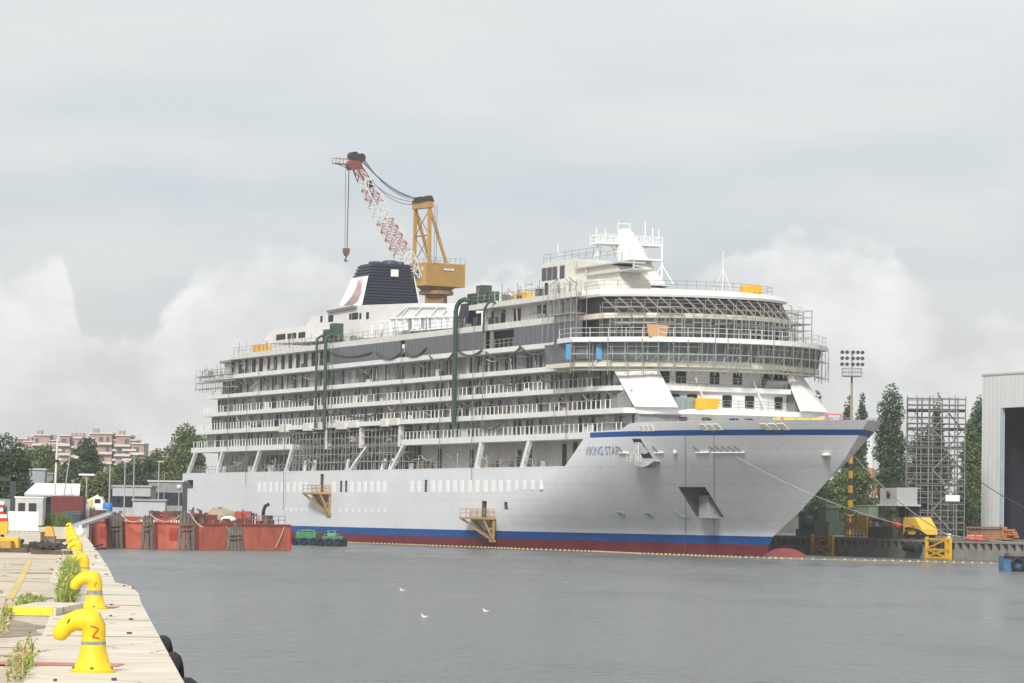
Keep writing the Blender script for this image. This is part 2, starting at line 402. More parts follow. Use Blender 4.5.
for x, y, L in ((625, 455, 2.), (661, 455.5, 1.6), (705, 455.5, 2.), (731, 455.7, 4.6)):
    s, t, z = hull_hit(x, y); z = 12.25; mb = MB()
    for k in range(int(L)+1 if L > 3 else 1):
        a = s-L/2+.3+k*(L-1)/max(1, int(L)); mb.k = 1; mb.bar(HP(a, z+.75, .12), HP(a+.4, z+.1, .12), .09)
    mb.k = 0
    for k in range(8): mb.bar(HP(s-L/2+L*k/8, z, .1), HP(s-L/2+L*(k+1)/8, z, .1), .25, .1)
    mb.build('mooring_shelf', [WHITE, CABLE], ship)
s, t, z = hull_hit(675, 452); MB().ellip(HP(s, z, .05), (.35, .25, .35), 10, 6).build('hawse_pipe', CREAM, ship, smooth=True)
s, t, z = hull_hit(826, 455); MB().ellip(HP(s, z, .05), (.7, .45, .25), 12, 6).build('hawse_pipe', CREAM, ship, smooth=True)
# mooring port with a fold-out platform
s0, t0, z0 = hull_hit(640, 446)
mb = MB(); mb.prism([HP(s0-1.1, 13.9, .05), HP(s0+.7, 13.9, .05), HP(s0+1.3, 11.6, .05), HP(s0-.5, 11.6, .05)], (0, .4, 0)); mb.build('mooring_port', DARK, ship)
mb = MB(); n = 10
arc = [(s0-2.2+4.4*k/n, math.sin(math.pi*k/n)) for k in range(n+1)]
mb.prism([(a, -(HBt(a, 11.)+.05), 11.1-.75*b) for a, b in arc], (0, -.9, .1))
mb.k = 1
for a in (-2.1, -.9, .6, 1.9): mb.bar((s0+a, -(t0+.8), 11.1), (s0+a, -(t0+.8), 12.1), .06)
for zq in (11.6, 12.1): mb.bar((s0-2.2, -(t0+.8), zq), (s0+2., -(t0+.8), zq), .05)
mb.bar((s0-1.2, -(t0+.8), 11.2), (s0+.3, -(t0+.1), 13.6), .07); mb.bar((s0+1.2, -(t0+.8), 11.2), (s0-.2, -(t0+.1), 13.6), .07)
mb.build('folding_platform', [mat('hull_grey', (.42, .42, .42), .5), DIRTY], ship)
# the ship's name in slanted capitals on the bow
def name_text(txt, s0, z0, h, target):
    cu = bpy.data.curves.new('name', 'FONT'); cu.body = txt; cu.size = h/.7; cu.extrude = 0.01; cu.shear = .25; cu.space_character = 1.0
    o = bpy.data.objects.new('name', cu); COL.objects.link(o)
    dg = bpy.context.evaluated_depsgraph_get(); dg.update()
    me = bpy.data.meshes.new_from_object(o.evaluated_get(dg)); bpy.data.objects.remove(o)
    xs = [v.co.x for v in me.vertices]; x0, x1 = min(xs), max(xs)
    for v in me.vertices:
        s = s0+(v.co.x-x0)/(x1-x0)*target; z = z0+v.co.y
        p = HP(s, z, .035+v.co.z); v.co = p
    me.materials.append(LETTER)
    t = bpy.data.objects.new('ship_name', me); COL.objects.link(t); t.parent = ship
sA, _, zA = hull_hit(586, 452.5); sB, _, _ = hull_hit(619.5, 452)
name_text('VIKING STAR', sA, 12.05, 1.05, sB-sA)
# draught-line guides hanging down the shell
for x in (685.5, 714):
    s, t, z = hull_hit(x, 470); MB().tube([HP(*[hull_hit(x, yq)[i_] for i_ in (0, 2)], .05) for yq in np.linspace(431, 549, 14)], .022, 4).build('hanging_line', mat('line_grey', (.25, .24, .23), .7), ship)

# ---------------------------------------------------------------- decks
DZ = {1: 14.9, 2: 17.75, 3: 20.6, 4: 23.5, 5: 26.6, 6: 29.75, 7: 32.75}
SA = {1: -169.6, 2: -167.2, 3: -164.2, 4: -161.3, 5: -165.7, 6: -149}
def curve(sc_, drop, T, e=2.4, n=18):
    """front edge from starboard (t=T) to port"""
    return [(sc_-drop*abs(t/T)**e, t) for t in np.linspace(T, -T, n+1)]
def outline(aft, T, fr): return [(aft, T)]+fr+[(aft, -T)]
def slab(name, pts, z1, z0, m, smooth=False):
    return MB().prism([(s, -t, z1) for s, t in pts], (0, 0, z0-z1)).build(name, m, ship, smooth=smooth)
# white slab edges
SLAB = mat('slab_paint', (.74, .74, .72), .5, var=.06, scale=.5, streak=.22, streakcol=(.38, .33, .27))
def d1():
    mb = MB()
    for a, b in ((-169.6, -118.6), (-69.6, -4.2)):
        mb.prism([(a, -14.4, 14.9), (b, -14.4, 14.9), (b, 14.4, 14.9), (a, 14.4, 14.9)], (0, 0, -.8))
    mb.box(-118.6, -69.6, -11.2, 11.2, 14.15, 14.85)
    mb.build('deck_slab', SLAB, ship)
d1()
slab('deck_slab', outline(-167.2, 14.4, [(2, 14.4), (6, 14.2)]+curve(9.0, 2.6, 13.6)+[(6, -14.2), (2, -14.4)]), 17.75, 17.1, SLAB)
slab('deck_slab', outline(-164.2, 14.4, [(-2, 14.4), (2.2, 13.1), (5.8, 8.8)]+curve(6.6, .3, 8.5)+[(5.8, -8.8), (2.2, -13.1), (-2, -14.4)]), 20.6, 20.0, SLAB)
slab('deck_slab', outline(-161.3, 14.4, [(-8, 14.4)]), 23.5, 22.9, SLAB)
slab('deck_slab', outline(-165.7, 14.4, [(-9.2, 14.4)]), 26.6, 25.95, SLAB)
slab('deck_slab', outline(-149, 14.4, [(-9, 14.4)]), 29.85, 29.05, DIRTY)
slab('aft_canopy', [(-157.5, 13.6), (-149.1, 14.3), (-149.1, -14.3), (-157.5, -13.6)], 29.1, 28.75, mat('canopy_grey', (.25, .25, .25), .6))
slab('deck_slab', outline(-45.5, 14.2, [(-8.5, 14.2)]), 32.8, 32.1, DIRTY)
# cabin walls behind the balconies with dark panels painted as unlit open doorways, balcony stanchions
cab = 0; rest = MB(); UNLITDOOR = DARK
spec = {1: (-166, 7.0), 2: (-163.5, 5.0), 3: (-160.5, .5), 4: (-158, -9.5)}
for i, (a, b) in spec.items():
    z0 = DZ[i]; z1 = DZ[i+1]-.6
    w = MB()
    if i == 1: w.box(a, -118.5, -12.8, 12.8, z0, z1).box(-69.6, b, -12.8, 12.8, z0, z1).box(-118.5, -69.6, -11.2, 12.8, z0, z1)
    else: w.box(a, b, -12.8, 12.8, z0, z1)
    pan = w; s = a+.6; doors = []
    while s < b-1.2:
        ln = random.choice((1.3, 1.5, 1.5, 1.9))
        r = random.random()
        if i == 1 and -119.5 < s < -69.6: s += ln; continue
        if r < .42 or (i in (2, 4) and r < .5): doors.append((s, s+random.choice((.4, .55, .55, .8))))
        elif r < .8:
            pan.k = random.choice((1, 2, 3)); pan.box(s, s+ln-.18, -12.86, -12.79, z0+.05, z1-random.choice((.05, .3)))
        s += ln
    w.build('cabin_wall', [GREYWALL, mat('lining_a', (.29, .29, .295), .6, var=.12), mat('lining_b', (.17, .17, .17), .6, var=.15), mat('lining_c', (.36, .36, .355), .6, var=.12)], ship)
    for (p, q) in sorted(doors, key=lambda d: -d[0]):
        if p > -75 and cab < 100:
            MB().box(p, q, -12.88, -12.78, z0+.03, z1-.25).build('unlit_doorway_panel', UNLITDOOR, ship); cab += 1
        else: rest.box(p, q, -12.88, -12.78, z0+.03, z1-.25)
    # stanchions and a thin top rail
    rl = MB(); s = SA[i]+1
    bend = {1: 7, 2: 3, 3: -1, 4: -10}[i]
    while s < bend:
        if random.random() < .85 and i < 4 and not (i == 1 and -119 < s < -69.5): rl.box(s, s+.09, -14.3, -14.2, z0, z0+1.05)
        s += 1.45
    if i == 1: rl.bar((SA[1]+1, -14.25, z0+1.07), (-119, -14.25, z0+1.07), .035).bar((-69.5, -14.25, z0+1.07), (7, -14.25, z0+1.07), .035)
    if i in (2, 3): rl.bar((SA[i]+1, -14.25, z0+1.07), (bend, -14.25, z0+1.07), .035)
    # stern end railing
    for t in np.arange(-13.5, 14, 1.5): rl.box(SA[i]+.25, SA[i]+.35, t, t+.1, z0, z0+1.1)
    rl.build('balcony_railing', WHITE, ship)
tag(rest.build('unlit_doorway_panel', UNLITDOOR, ship), kind='stuff')
# promenade: wall, dark windows aft, raked white struts
w = MB(); w.box(-164, 2, -11.4, 11.4, 10.71, 14.1); w.build('promenade_wall', mat('promenade_beige', (.40, .385, .35), .6, var=.15, scale=.6), ship)
s = -162.5
while s < -121:
    MB().box(s, s+1.55, -11.5, -11.38, 10.9, 13.4).build('promenade_window', DGLASS, ship); s += 2.35
for s in (-63, -51, -34, -30.5, -19, -15.5):
    MB().box(s, s+1.2, -11.5, -11.38, 10.75, 13.0+random.random()).build('promenade_door', DARK, ship)
for (x0, y0, x1, y1) in ((187, 473, 194.5, 453), (216, 473, 221.5, 452), (252, 472.5, 258.8, 450), (284.5, 471.5, 291, 449), (349, 470.5, 366, 439), (390, 470.3, 402.5, 441), (475, 468, 480.3, 442), (521, 467, 528.2, 440)):
    a = side(x0, y0); c = side(x1, y1); w = .42
    MB().prism([(a[0]-w, -14.37, 10.7), (a[0]+w, -14.37, 10.7), (c[0]+w, -14.37, 14.12), (c[0]-w, -14.37, 14.12)], (0, .5, 0)).build('raked_strut', WHITE, ship)
for a, b in ((-172, -119), (-69, -13)):
    rl = MB()
    for zq in (11.25, 11.75): rl.bar((a, -14.2, zq), (b, -14.2, zq), .06)
    for s in np.arange(a, b, 1.7): rl.bar((s, -14.2, 10.7), (s, -14.2, 11.75), .06)
    rl.build('promenade_railing', STEEL, ship)
# fitting-out clutter: loose tubes, planks, ducts and boxes along the balconies and the promenade
cl = MB()
for k in range(420):
    i = random.choice((0, 0, 1, 2, 2, 3, 3, 4, 4)); s = random.uniform(-160, {0: -14, 1: 3, 2: 2, 3: -3, 4: -13}[i]); z0 = 10.7 if i == 0 else DZ[i]; y = random.uniform(-14.0, -13.0); cl.k = random.choice((0, 0, 0, 0, 1, 2, 2, 3, 3)); r = random.random()
    if r < .45: cl.bar((s, y, z0), (s+random.uniform(-.4, .4), y, z0+random.uniform(1.0, 2.2)), .07)
    elif r < .65: cl.bar((s, y, z0+random.uniform(.2, 2.0)), (s+random.uniform(1, 4), y, z0+random.uniform(.2, 2.0)), .08)
    elif r < .85: cl.box(s, s+random.uniform(.4, 1.3), y, y+.5, z0, z0+random.uniform(.4, 1.3))
    else: cl.tube(sag((s, -14.3, z0+random.uniform(1.6, 2.2)), (s+random.uniform(2, 6), -14.3, z0+random.uniform(1.6, 2.2)), random.uniform(.2, .7), 8), .045, 4)
for k in range(150):
    a, b_, z0, t0 = random.choice(((-148, -47, 29.85, 13.9), (-45, -12, 32.8, 13.8), (-45, -12, 29.85, 13.6), (-165, -104, 26.6, 14.0))); s = random.uniform(a, b_); cl.k = random.choice((0, 0, 2, 3)); r = random.random()
    if r < .6: cl.bar((s, -t0, z0), (s+random.uniform(-.5, .5), -t0, z0+random.uniform(1.0, 2.4)), .07)
    elif r < .8: cl.bar((s, -t0, z0+random.uniform(.8, 2)), (s+random.uniform(1.5, 4), -t0, z0+random.uniform(.8, 2)), .07)
    else: cl.box(s, s+random.uniform(.4, 1.6), -t0, -t0+.6, z0, z0+random.uniform(.3, 1.1))
tag(cl.build('loose_fittings', [mat('cl_grey', (.22, .22, .21), .6), mat('cl_rust', (.20, .12, .08), .7), mat('cl_pale', (.55, .53, .48), .6), mat('cl_dark', (.05, .055, .05), .7)], ship), kind='stuff')
# tender bay: walls painted near-black as the recess's shade, davit blocks and posts
MB().box(-118.4, -69.7, -11.4, 11.4, 14.9, 17.1).build('tender_bay_shade_wall', mat('bay_shade', (.05, .05, .05), .7, var=.5), ship)
MB().box(-118.4, -69.7, -11.6, -11.38, 10.75, 14.1).build('tender_bay_shade_wall', mat('bay_shade', (.05, .05, .05)), ship)
for x in (303, 312, 345, 353, 381, 389):
    s, z = side(x, 468, 14.0)
    MB().prism([(s-.7, -13.9, 10.7), (s+.3, -13.9, 10.7), (s+1.1, -13.9, 12.0), (s+.8, -13.9, 12.4), (s+.3, -13.9, 12.2)], (0, .35, 0)).build('davit_foot', WHITE, ship, bevel=.05)
for x, w_ in ((327, .8), (361, .9), (400, .8)):
    s, z = side(x, 440, 14.0)
    MB().box(s-w_/2, s+w_/2, -14.2, -13.5, 13.9, 17.1).build('davit_post', DIRTY, ship, bevel=.05)
for x in (288, 310, 323, 345, 358, 388, 398):
    s, z = side(x, 424, 14.0); MB().box(s-random.uniform(1.2, 2.4), s+random.uniform(1, 2), -14.75, -13.8, 16.7+random.random()*.4, 18.0).build('davit_head', DIRTY, ship, bevel=.08)
# long dark grey facade under the top deck, open bay in the middle
for x0, x1 in ((330, 400.5), (405, 483), (514, 581)):
    a, b = side(x0, 340)[0], side(x1, 330)[0]
    mb = MB(); mb.box(a, b, -14.42, -14.2, 26.6, 29.05); mb.k = 1
    for s in np.arange(a+1.4, b-.4, 1.45): mb.box(s, s+.08, -14.435, -14.3, 26.7, 29.0)
    mb.build('facade_panel', [FACADE, mat('facade_seam', (.075, .078, .085), .5)], ship)
MB().box(-100.5, -12, -12.7, 12.7, 26.6, 29.05).build('upper_wall', DARK, ship)
MB().box(-156, -100.6, -13.2, 13.2, 26.6, 29.05).build('upper_wall', mat('upper_grey', (.50, .49, .47), .6, var=.12), ship)
s = -152
while s < -103:
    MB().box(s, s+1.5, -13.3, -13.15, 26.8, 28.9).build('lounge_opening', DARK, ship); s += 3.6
mb = MB()
for s in (-39.5, -37.5, -36.8): mb.box(s, s+.18, -14.3, -14.1, 26.6, 29.05)
for zq in (27.2, 27.7): mb.bar((-39.7, -14.2, zq), (-29, -14.2, zq), .07)
for s in np.arange(-36, -29, 1.6): mb.bar((s, -14.2, 26.6), (s, -14.2, 27.8), .07)
mb.build('bay_railing', STEEL, ship)
a = side(402.5, 340)[0]; MB().box(a-.35, a+.35, -14.3, -13.7, 27.2, 28.5).build('service_post', WHITE, ship)
# upper forward block (between the top deck and the roof band)
MB().box(-44, -9.5, -12.6, 12.6, 29.85, 32.1).build('upper_cabin_wall', mat('upper_cabin', (.52, .52, .50), .6, var=.1, streak=.2), ship)
for x, w_ in ((474, 2.6), (492, 1.2), (502, 1.2), (514.5, .8), (518.5, .8), (538, .9), (543.5, .9), (563, .7)):
    s = side(x, 310, 12.6)[0]
    MB().box(s, s+w_, -12.7, -12.55, 29.95, 31.8).build('upper_window', DARK, ship)
q = [side(x, y, 13.3) for x, y in ((455, 331), (461, 304), (471, 303), (466, 330))]
MB().prism([(s, -13.3, z) for s, z in q], (0, 1.0, 0)).build('raked_screen', NAVY, ship)
# bow superstructure: terraces with windows behind raked fins
def fwall(name, sc_, drop, T, z0, z1, aft, m, e=2.4): return slab(name, outline(aft, T, curve(sc_, drop, T, e)), z1, z0, m)
FW = mat('front_white', (.73, .73, .71), .45, var=.05, scale=.4, streak=.22, streakcol=(.5, .43, .34))
fwall('front_wall', 4.2, 3.4, 12.2, 20.6, 22.95, -12, FW)
fwall('front_wall', 6.2, 3.0, 12.6, 17.75, 20.0, -12, FW)
fwall('front_wall', 7.6, 2.6, 12.8, 15.0, 17.1, -12, FW)
MB().box(-20, 7.4, -12.75, 12.75, 17.0, 17.3).build('front_base', FW, ship)
def fs(t, sc_, drop, T, e=2.4): return sc_-drop*abs(t/T)**e
def fwin(x, y, par, z0, z1, wd=.64):
    t = 0; s = par[0]
    for _ in range(30):
        t, z = front(x, y, s); s = fs(min(abs(t), par[2]), *par)
    g = 0.02; ds = (fs(t+.3, *par)-fs(t-.3, *par))/.6
    mb = MB(); n = 5; pts = []
    r = .18
    for cx, cz, a0 in ((wd-r, z1-r, 0), (-wd+r, z1-r, 90), (-wd+r, z0+r, 180), (wd-r, z0+r, 270)):
        for k in range(4):
            a = math.radians(a0+30*k); pts.append((cx+r*math.cos(a), cz+r*math.sin(a)))
    mb.prism([(s+g+.03+ds*px_, -(t+px_), pz) for px_, pz in pts], (-.3, 0, 0))
    fo = MB()
    rg = [(s+g+.04+ds*px_, -(t+px_), pz) for px_, pz in pts]; fo.tube(rg+[rg[0]], .05, 4, False)
    mb.build('front_window', mat('window_black', (.010, .011, .013), .35, var=.5), ship)
for x in (664, 681, 714.6, 737.5, 766, 777.5): fwin(x, 378, (4.2, 3.4, 12.2), 21.0, 22.5)
for x in (674, 692, 727, 749.5, 778.5, 790.5): fwin(x, 401, (6.2, 3.0, 12.6), 18.1, 19.65)
for x in (682.5, 706.5, 734, 749): fwin(x, 418, (7.6, 2.6, 12.8), 15.3, 16.75, .62)
for sg in (1, -1):
    for (a, b_, c, d) in (((-.6, 12.9, 22.94), (3.8, 8.8, 22.94), (9.2, 8.35, 17.76), (6.8, 13.1, 17.76)),):
        MB().prism([(p[0], -sg*p[1], p[2]) for p in (a, b_, c, d)], (.35, -sg*.2, .12)).build('raked_fin', FW, ship)
for t_ in (4.3, -3.6, ):                                # thin raked terrace dividers
    MB().prism([(4.2, -t_, 22.9), (4.45, -t_, 22.9), (9.0, -t_, 17.75), (8.7, -t_, 17.75)], (0, .12, 0)).build('terrace_divider', FW, ship)
rl = MB()
for (c0, dr, T, z0) in ((6.5, 1.2, 8.6, 20.6), (8.9, 1.6, 8.4, 17.75)):
    cv = curve(c0, dr, T, 2.4, 16)
    for zq in (.35, .75, 1.1): rl.tube([(s, -t, z0+zq) for s, t in cv], .03, 4)
    for s, t in cv: rl.bar((s, -t, z0), (s, -t, z0+1.1), .05)
rl.build('terrace_railing', STEEL, ship)
# bridge: windows, wing slab, observation lounge, roof
def band(par_lo, z0, par_hi, z1, n=26, aft=-12):
    mb = MB(); lo = curve(*par_lo, n=n) if len(par_lo) > 3 else curve(*par_lo, 2.4, n); hi = curve(*par_hi, 2.4, n)
    for k in range(n): mb.quad((lo[k][0], -lo[k][1], z0), (lo[k+1][0], -lo[k+1][1], z0), (hi[k+1][0], -hi[k+1][1], z1), (hi[k][0], -hi[k][1], z1))
    for e in (0, n): mb.quad((lo[e][0], -lo[e][1], z0), (hi[e][0], -hi[e][1], z1), (aft, -hi[e][1], z1), (aft, -lo[e][1], z0))
    return mb
band((6.8, 10, 16.9), 23.5, (7.3, 10, 17.2), 25.95).build('bridge_window', GLASS2, ship)
mu = MB(); lo = curve(6.88, 10, 16.95, 2.4, 30); hi = curve(7.38, 10, 17.25, 2.4, 30)
for k in range(31): mu.bar((lo[k][0], -lo[k][1], 23.5), (hi[k][0], -hi[k][1], 25.95), .16)
for k in range(30): mu.bar((lerp(lo[k][0], hi[k][0], .0), -lo[k][1], 23.6), (lo[k+1][0], -lo[k+1][1], 23.6), .25)
mu.build('bridge_mullion', mat('mullion_grey', (.36, .36, .34), .6), ship)
for x in (579.5, 602):
    t, z = front(x, 348, 1.0); cv = fs(min(abs(t), 16.9), 7.4, 10, 17.1)
    MB().box(cv-.1, cv+.14, -(t+.34), -(t-.34), 23.8, 25.7).build('blue_door', SKYB, ship)
slab('bridge_deck', outline(-12, 17.0, curve(7.4, 10, 17.0)), 23.5, 22.95, CREAM)
slab('bridge_soffit', outline(-12, 15.6, curve(6.0, 8, 15.6)), 22.95, 22.6, DIRTY)
slab('bridge_roof', [(-11.8, 14.4), (-7, 17.6)]+curve(9.0, 11, 18.0)+[(-7, -17.6), (-11.8, -14.4)], 26.55, 25.95, FW)
fwall('lower_lounge_wall', 4.5, 6.5, 12.4, 26.55, 29.15, -14, mat('lounge_dark', (.045, .045, .045), .6, var=.5, scale=.7))
mb = MB(); cv = curve(5.2, 6.6, 12.9, 2.4, 24)
for k in range(25): mb.bar((cv[k][0], -cv[k][1], 26.55), (cv[k][0], -cv[k][1], 29.15), .14)
for zq in (27.5, 28.6):
    for k in range(24):
        if random.random() < .8: mb.bar((cv[k][0], -cv[k][1], zq), (cv[k+1][0], -cv[k+1][1], zq), .1)
mb.build('lounge_framing', mat('framing_grey', (.22, .22, .21), .6), ship)
rl = MB(); cv = [(-7, 17.3)]+curve(8.7, 11, 17.8, 2.4, 22)+[(-7, -17.3)]
for zq in (.55, 1.15): rl.tube([(s, -t, 26.55+zq) for s, t in cv], .035, 5)
for s, t in cv: rl.bar((s, -t, 26.55), (s, -t, 27.75), .075)
rl.build('bridge_roof_railing', mat('rail_grey', (.55, .55, .54), .5), ship)
slab('lounge_deck', outline(-14, 13.3, curve(3.6, 6.6, 13.3)), 29.8, 29.15, CREAM)
band((2.9, 6, 12.9), 29.8, (.9, 5.4, 12.6), 31.95).build('lounge_window', mat('lounge_glass', (.014, .015, .017), .5, var=.5, scale=.5, spec=.2), ship)
mu = MB(); lo = curve(3.0, 6, 12.95, 2.4, 17); hi = curve(1.0, 5.4, 12.65, 2.4, 17)
for k in range(17): mu.bar((lo[k+1][0], -lo[k+1][1], 29.8), (hi[k][0], -hi[k][1], 31.95), .17)
for f_ in (.3, .62):
    for k in range(17):
        p = [(lerp(lo[j][0], hi[j][0], f_)+.03, -lerp(lo[j][1], hi[j][1], f_), lerp(29.8, 31.95, f_)) for j in (k, k+1)]
        mu.bar(p[0], p[1], .07)
mu.build('lounge_mullion', mat('mullion_brown', (.23, .20, .18), .6, var=.2), ship)
def loft(rings, closed=True):
    mb = MB(); n = len(rings[0])
    for r in rings: mb.v += [tuple(p) for p in r]
    for k in range(len(rings)-1):
        for j in range(n if closed else n-1): mb.f.append((k*n+j, k*n+(j+1) % n, (k+1)*n+(j+1) % n, (k+1)*n+j)); mb.m.append(0)
    mb.f.append(tuple(range(n))[::-1]); mb.f.append(tuple(range((len(rings)-1)*n, len(rings)*n))); mb.m += [0, 0]
    return mb
def ol(c, dr, T, aft, z): return [(s, -t, z) for s, t in outline(aft, T, curve(c, dr, T, 2.4, 22))]
loft([ol(1.2, 5.5, 13.1, -14, 31.95), ol(1.3, 5.5, 13.2, -14, 32.25), ol(.9, 5.4, 12.9, -14, 32.85), ol(-.2, 5.2, 12.3, -14, 33.0)]).build('lounge_roof', FW, ship, smooth=True)
rl = MB(); cv = [(-12, 11.8)]+curve(-.8, 5, 11.8, 2.4, 18)+[(-12, -11.8)]
for zq in (.6, 1.1): rl.tube([(s, -t, 33+zq) for s, t in cv], .03, 4)
for s, t in cv: rl.bar((s, -t, 32.95), (s, -t, 34.1), .05)
rl.build('roof_railing', STEEL, ship)
# crown under the mast, white deckhouses
def ell(c, rs, rtt, z, n=28): return [(c+rs*math.cos(2*math.pi*k/n), rtt*math.sin(2*math.pi*k/n), z) for k in range(n)]
loft([ell(-20, 7.2, 4.6, 32.8), ell(-20, 6.9, 4.3, 33.5), ell(-20.2, 6.0, 3.6, 34.0), ell(-20.4, 4.4, 2.6, 34.25), ell(-20.4, 3, 2, 34.3)]).build('mast_crown', FW, ship, smooth=True)
hz = [side(x, y, 9.0) for x, y in ((541, 291.5), (541, 266), (546, 262.5), (575, 259), (601, 262.5), (618, 266), (622, 289))]
hs = MB(); hs.prism([(s, -9.0, z) for s, z in hz], (0, 4.2, 0)); hs.build('upper_deckhouse', mat('deckhouse_cream', (.66, .64, .57), .5, var=.07, streak=.2, streakcol=(.5, .45, .36)), ship, bevel=.06)
mb = MB()
for yq in (-9.05, -5.0):
    for zq in (.5, 1.0): mb.bar((hz[1][0]+1, yq, hz[2][1]+zq), (hz[4][0], yq, hz[3][1]+zq+.1), .05)
    for k in range(9): mb.bar((lerp(hz[1][0]+1, hz[4][0], k/8), yq, hz[2][1]), (lerp(hz[1][0]+1, hz[4][0], k/8), yq, hz[3][1]+1.1), .06)
mb.build('deckhouse_railing', STEEL, ship)
for x0, x1, yq in ((575, 622, 261.5), (586, 634, 268.5)):
    a = side(x0, yq, 9.3); c = side(x1, yq, 9.3); MB().box(a[0], c[0], -9.5, -6.0, c[1]-.12, c[1]+.06).box(a[0], a[0]+.2, -9.4, -9.2, c[1], c[1]+1).box(c[0]-.2, c[0], -9.4, -9.2, c[1], c[1]+1).build('side_platform', mat('plat_pale', (.5, .5, .48), .5), ship)
for x, y in ((544.3, 274.5), (549.6, 273.8), (554.9, 273), (562.3, 272)):
    s, z = side(x, y, 9.0); MB().box(s-.75, s+.75, -9.06, -8.8, z-.85, z+.85).build('deckhouse_window_or_gap', DGLASS, ship)
lo = [side(x, y, 11.5) for x, y in ((505, 297), (541, 289), (541, 283), (596, 279), (603, 292), (505, 304))]
MB().prism([(s, -11.5, z) for s, z in lo], (0, 5.5, 0)).build('upper_parapet', mat('deckhouse_cream', (.8, .79, .73)), ship)
s, z = side(546.5, 289, 11.5); MB().box(s-.5, s+.5, -11.56, -11.3, z-.8, z+.8).build('parapet_door', DARK, ship)
# radar mast
ms = []
for z, c, a, b_ in ((34.4, -19.5, 5.2, 2.6), (35.6, -20.4, 4.0, 2.3), (37, -22.0, 3.0, 2.3), (38.6, -23.4, 2.4, 2.1), (40.4, -24.6, 1.8, 1.7), (41.4, -25.2, 1.3, 1.3), (42.2, -25.5, .9, .9), (42.5, -25.6, .6, .6)):
    ms.append(ell(c, a, b_, z, 20))
loft(ms).build('radar_mast', FW, ship, smooth=True)
pl = MB(); pl.box(-26.8, -23.8, -4.7, 4.7, 40.25, 40.5); pl.build('mast_platform', WHITE, ship)
pl = MB(); pl.box(-21.8, -18.2, -2.2, 2.0, 37.9, 38.1); pl.build('mast_platform', WHITE, ship)
rl = MB()
for sx in (-26.7, -23.9):
    for zq in (40.9, 41.5): rl.bar((sx, -4.6, zq), (sx, 4.6, zq), .07)
    for t in np.arange(-4.6, 4.7, .92): rl.bar((sx, t, 40.5), (sx, t, 41.5), .07)
for t in (-4.6, 4.6):
    for zq in (40.9, 41.5): rl.bar((-26.7, t, zq), (-23.9, t, zq), .07)
for s, t, h in ((-25.4, -4.3, 1.9), (-25.4, -3, 1.7), (-24.2, 2.2, 3.0), (-24, 3.2, 2.2), (-24.6, 4.4, 2.0)): rl.bar((s, t, 40.5), (s, t, 40.5+h), .1)
rl.bar((-25.8, -1, 42), (-25.8, -1, 43.4), .08); rl.bar((-25.8, .7, 42), (-25.8, .7, 43.4), .08); rl.bar((-25.8, -1, 43.2), (-25.8, .7, 43.2), .08)
rl.build('mast_railing', WHITE, ship)
br = MB()
br.bar((-25.4, -4.1, 40.3), (-25.4, -4.1, 38.6), .22); br.bar((-25.4, -4.2, 39.2), (-25.6, -5.4, 36.9), .14); br.bar((-25.4, -4.1, 38.8), (-25.6, -3.9, 36.9), .12)
br.bar((-25.2, -2.5, 40.3), (-24.3, -1.2, 38.7), .16); br.bar((-24.5, 2.6, 40.3), (-23.6, 1.3, 38.6), .16)
br.bar((-18.4, 2.0, 34.8), (-18.4, 2.0, 40.2), .16); br.bar((-18.4, 2.0, 37.4), (-16.6, 2.9, 34.8), .1); br.bar((-18.4, 2.0, 37.4), (-18.8, .7, 34.9), .1)
br.build('mast_bracing', WHITE, ship)
mb = MB(); s, z = side(558, 255, 4.)
mb.tube([(s, -4, 37), (s, -4, 38.6), (s, -4, 41.2)], [.16, .1, .05], 6); mb.bar((s-.6, -4, 39.3), (s+.6, -4, 39.3), .07); mb.bar((s, -4.7, 39.9), (s, -3.3, 39.9), .07); mb.build('aerial', WHITE, ship)
mb = MB(); s, t = -3, -3.4
mb.bar((s, -t, 33), (s, -t, 38.4), .07); mb.bar((s-1, -t-.9, 33), (s, -t, 36), .05); mb.bar((s+1, -t+.9, 33), (s, -t, 36), .05); mb.build('aerial', WHITE, ship)
# white pool-deck house amidships and aft
hz = [side(x, y, 10.5) for x, y in ((262, 344), (270, 330), (306, 326), (311, 317), (327, 314), (331, 306.5), (366, 305), (420, 303), (452, 303.5), (458, 322))]
MB().prism([(s, -10.5, max(z, 29.8)) for s, z in hz]+[(side(458, 322, 10.5)[0], -10.5, 29.8)], (0, 21, 0)).build('pool_deckhouse', mat('deckhouse_white', (.72, .71, .68), .5, var=.07, scale=.5, streak=.2, streakcol=(.5, .45, .38)), ship)
for x, y, w_, h_ in ((281, 337, 4.5, .9), (292, 336, 4.2, .9), (302, 335, 3.2, .9), (321.6, 319, .9, 1.0), (331, 318.5, 2.2, 1.0), (350.5, 316.5, .9, .9), (355.2, 316, 2.6, 1.0), (360.5, 316, .8, .9), (367.7, 315.5, 1.1, 1.0)):  # first three are dark panels painted for the unlit void, the rest windows
    s, z = side(x, y, 10.5); MB().box(s-w_/2, s+w_/2, -10.56, -10.3, z-h_/2, z+h_/2).build('deckhouse_window_or_gap', DARK, ship)
q = [side(x, y, 10.8) for x, y in ((327, 310.5), (355, 305.5), (355.5, 308), (328, 313))]
MB().prism([(s, -10.9, z) for s, z in q], (0, 1.2, 0)).build('dark_awning', mat('awning_grey', (.17, .17, .20), .6), ship)
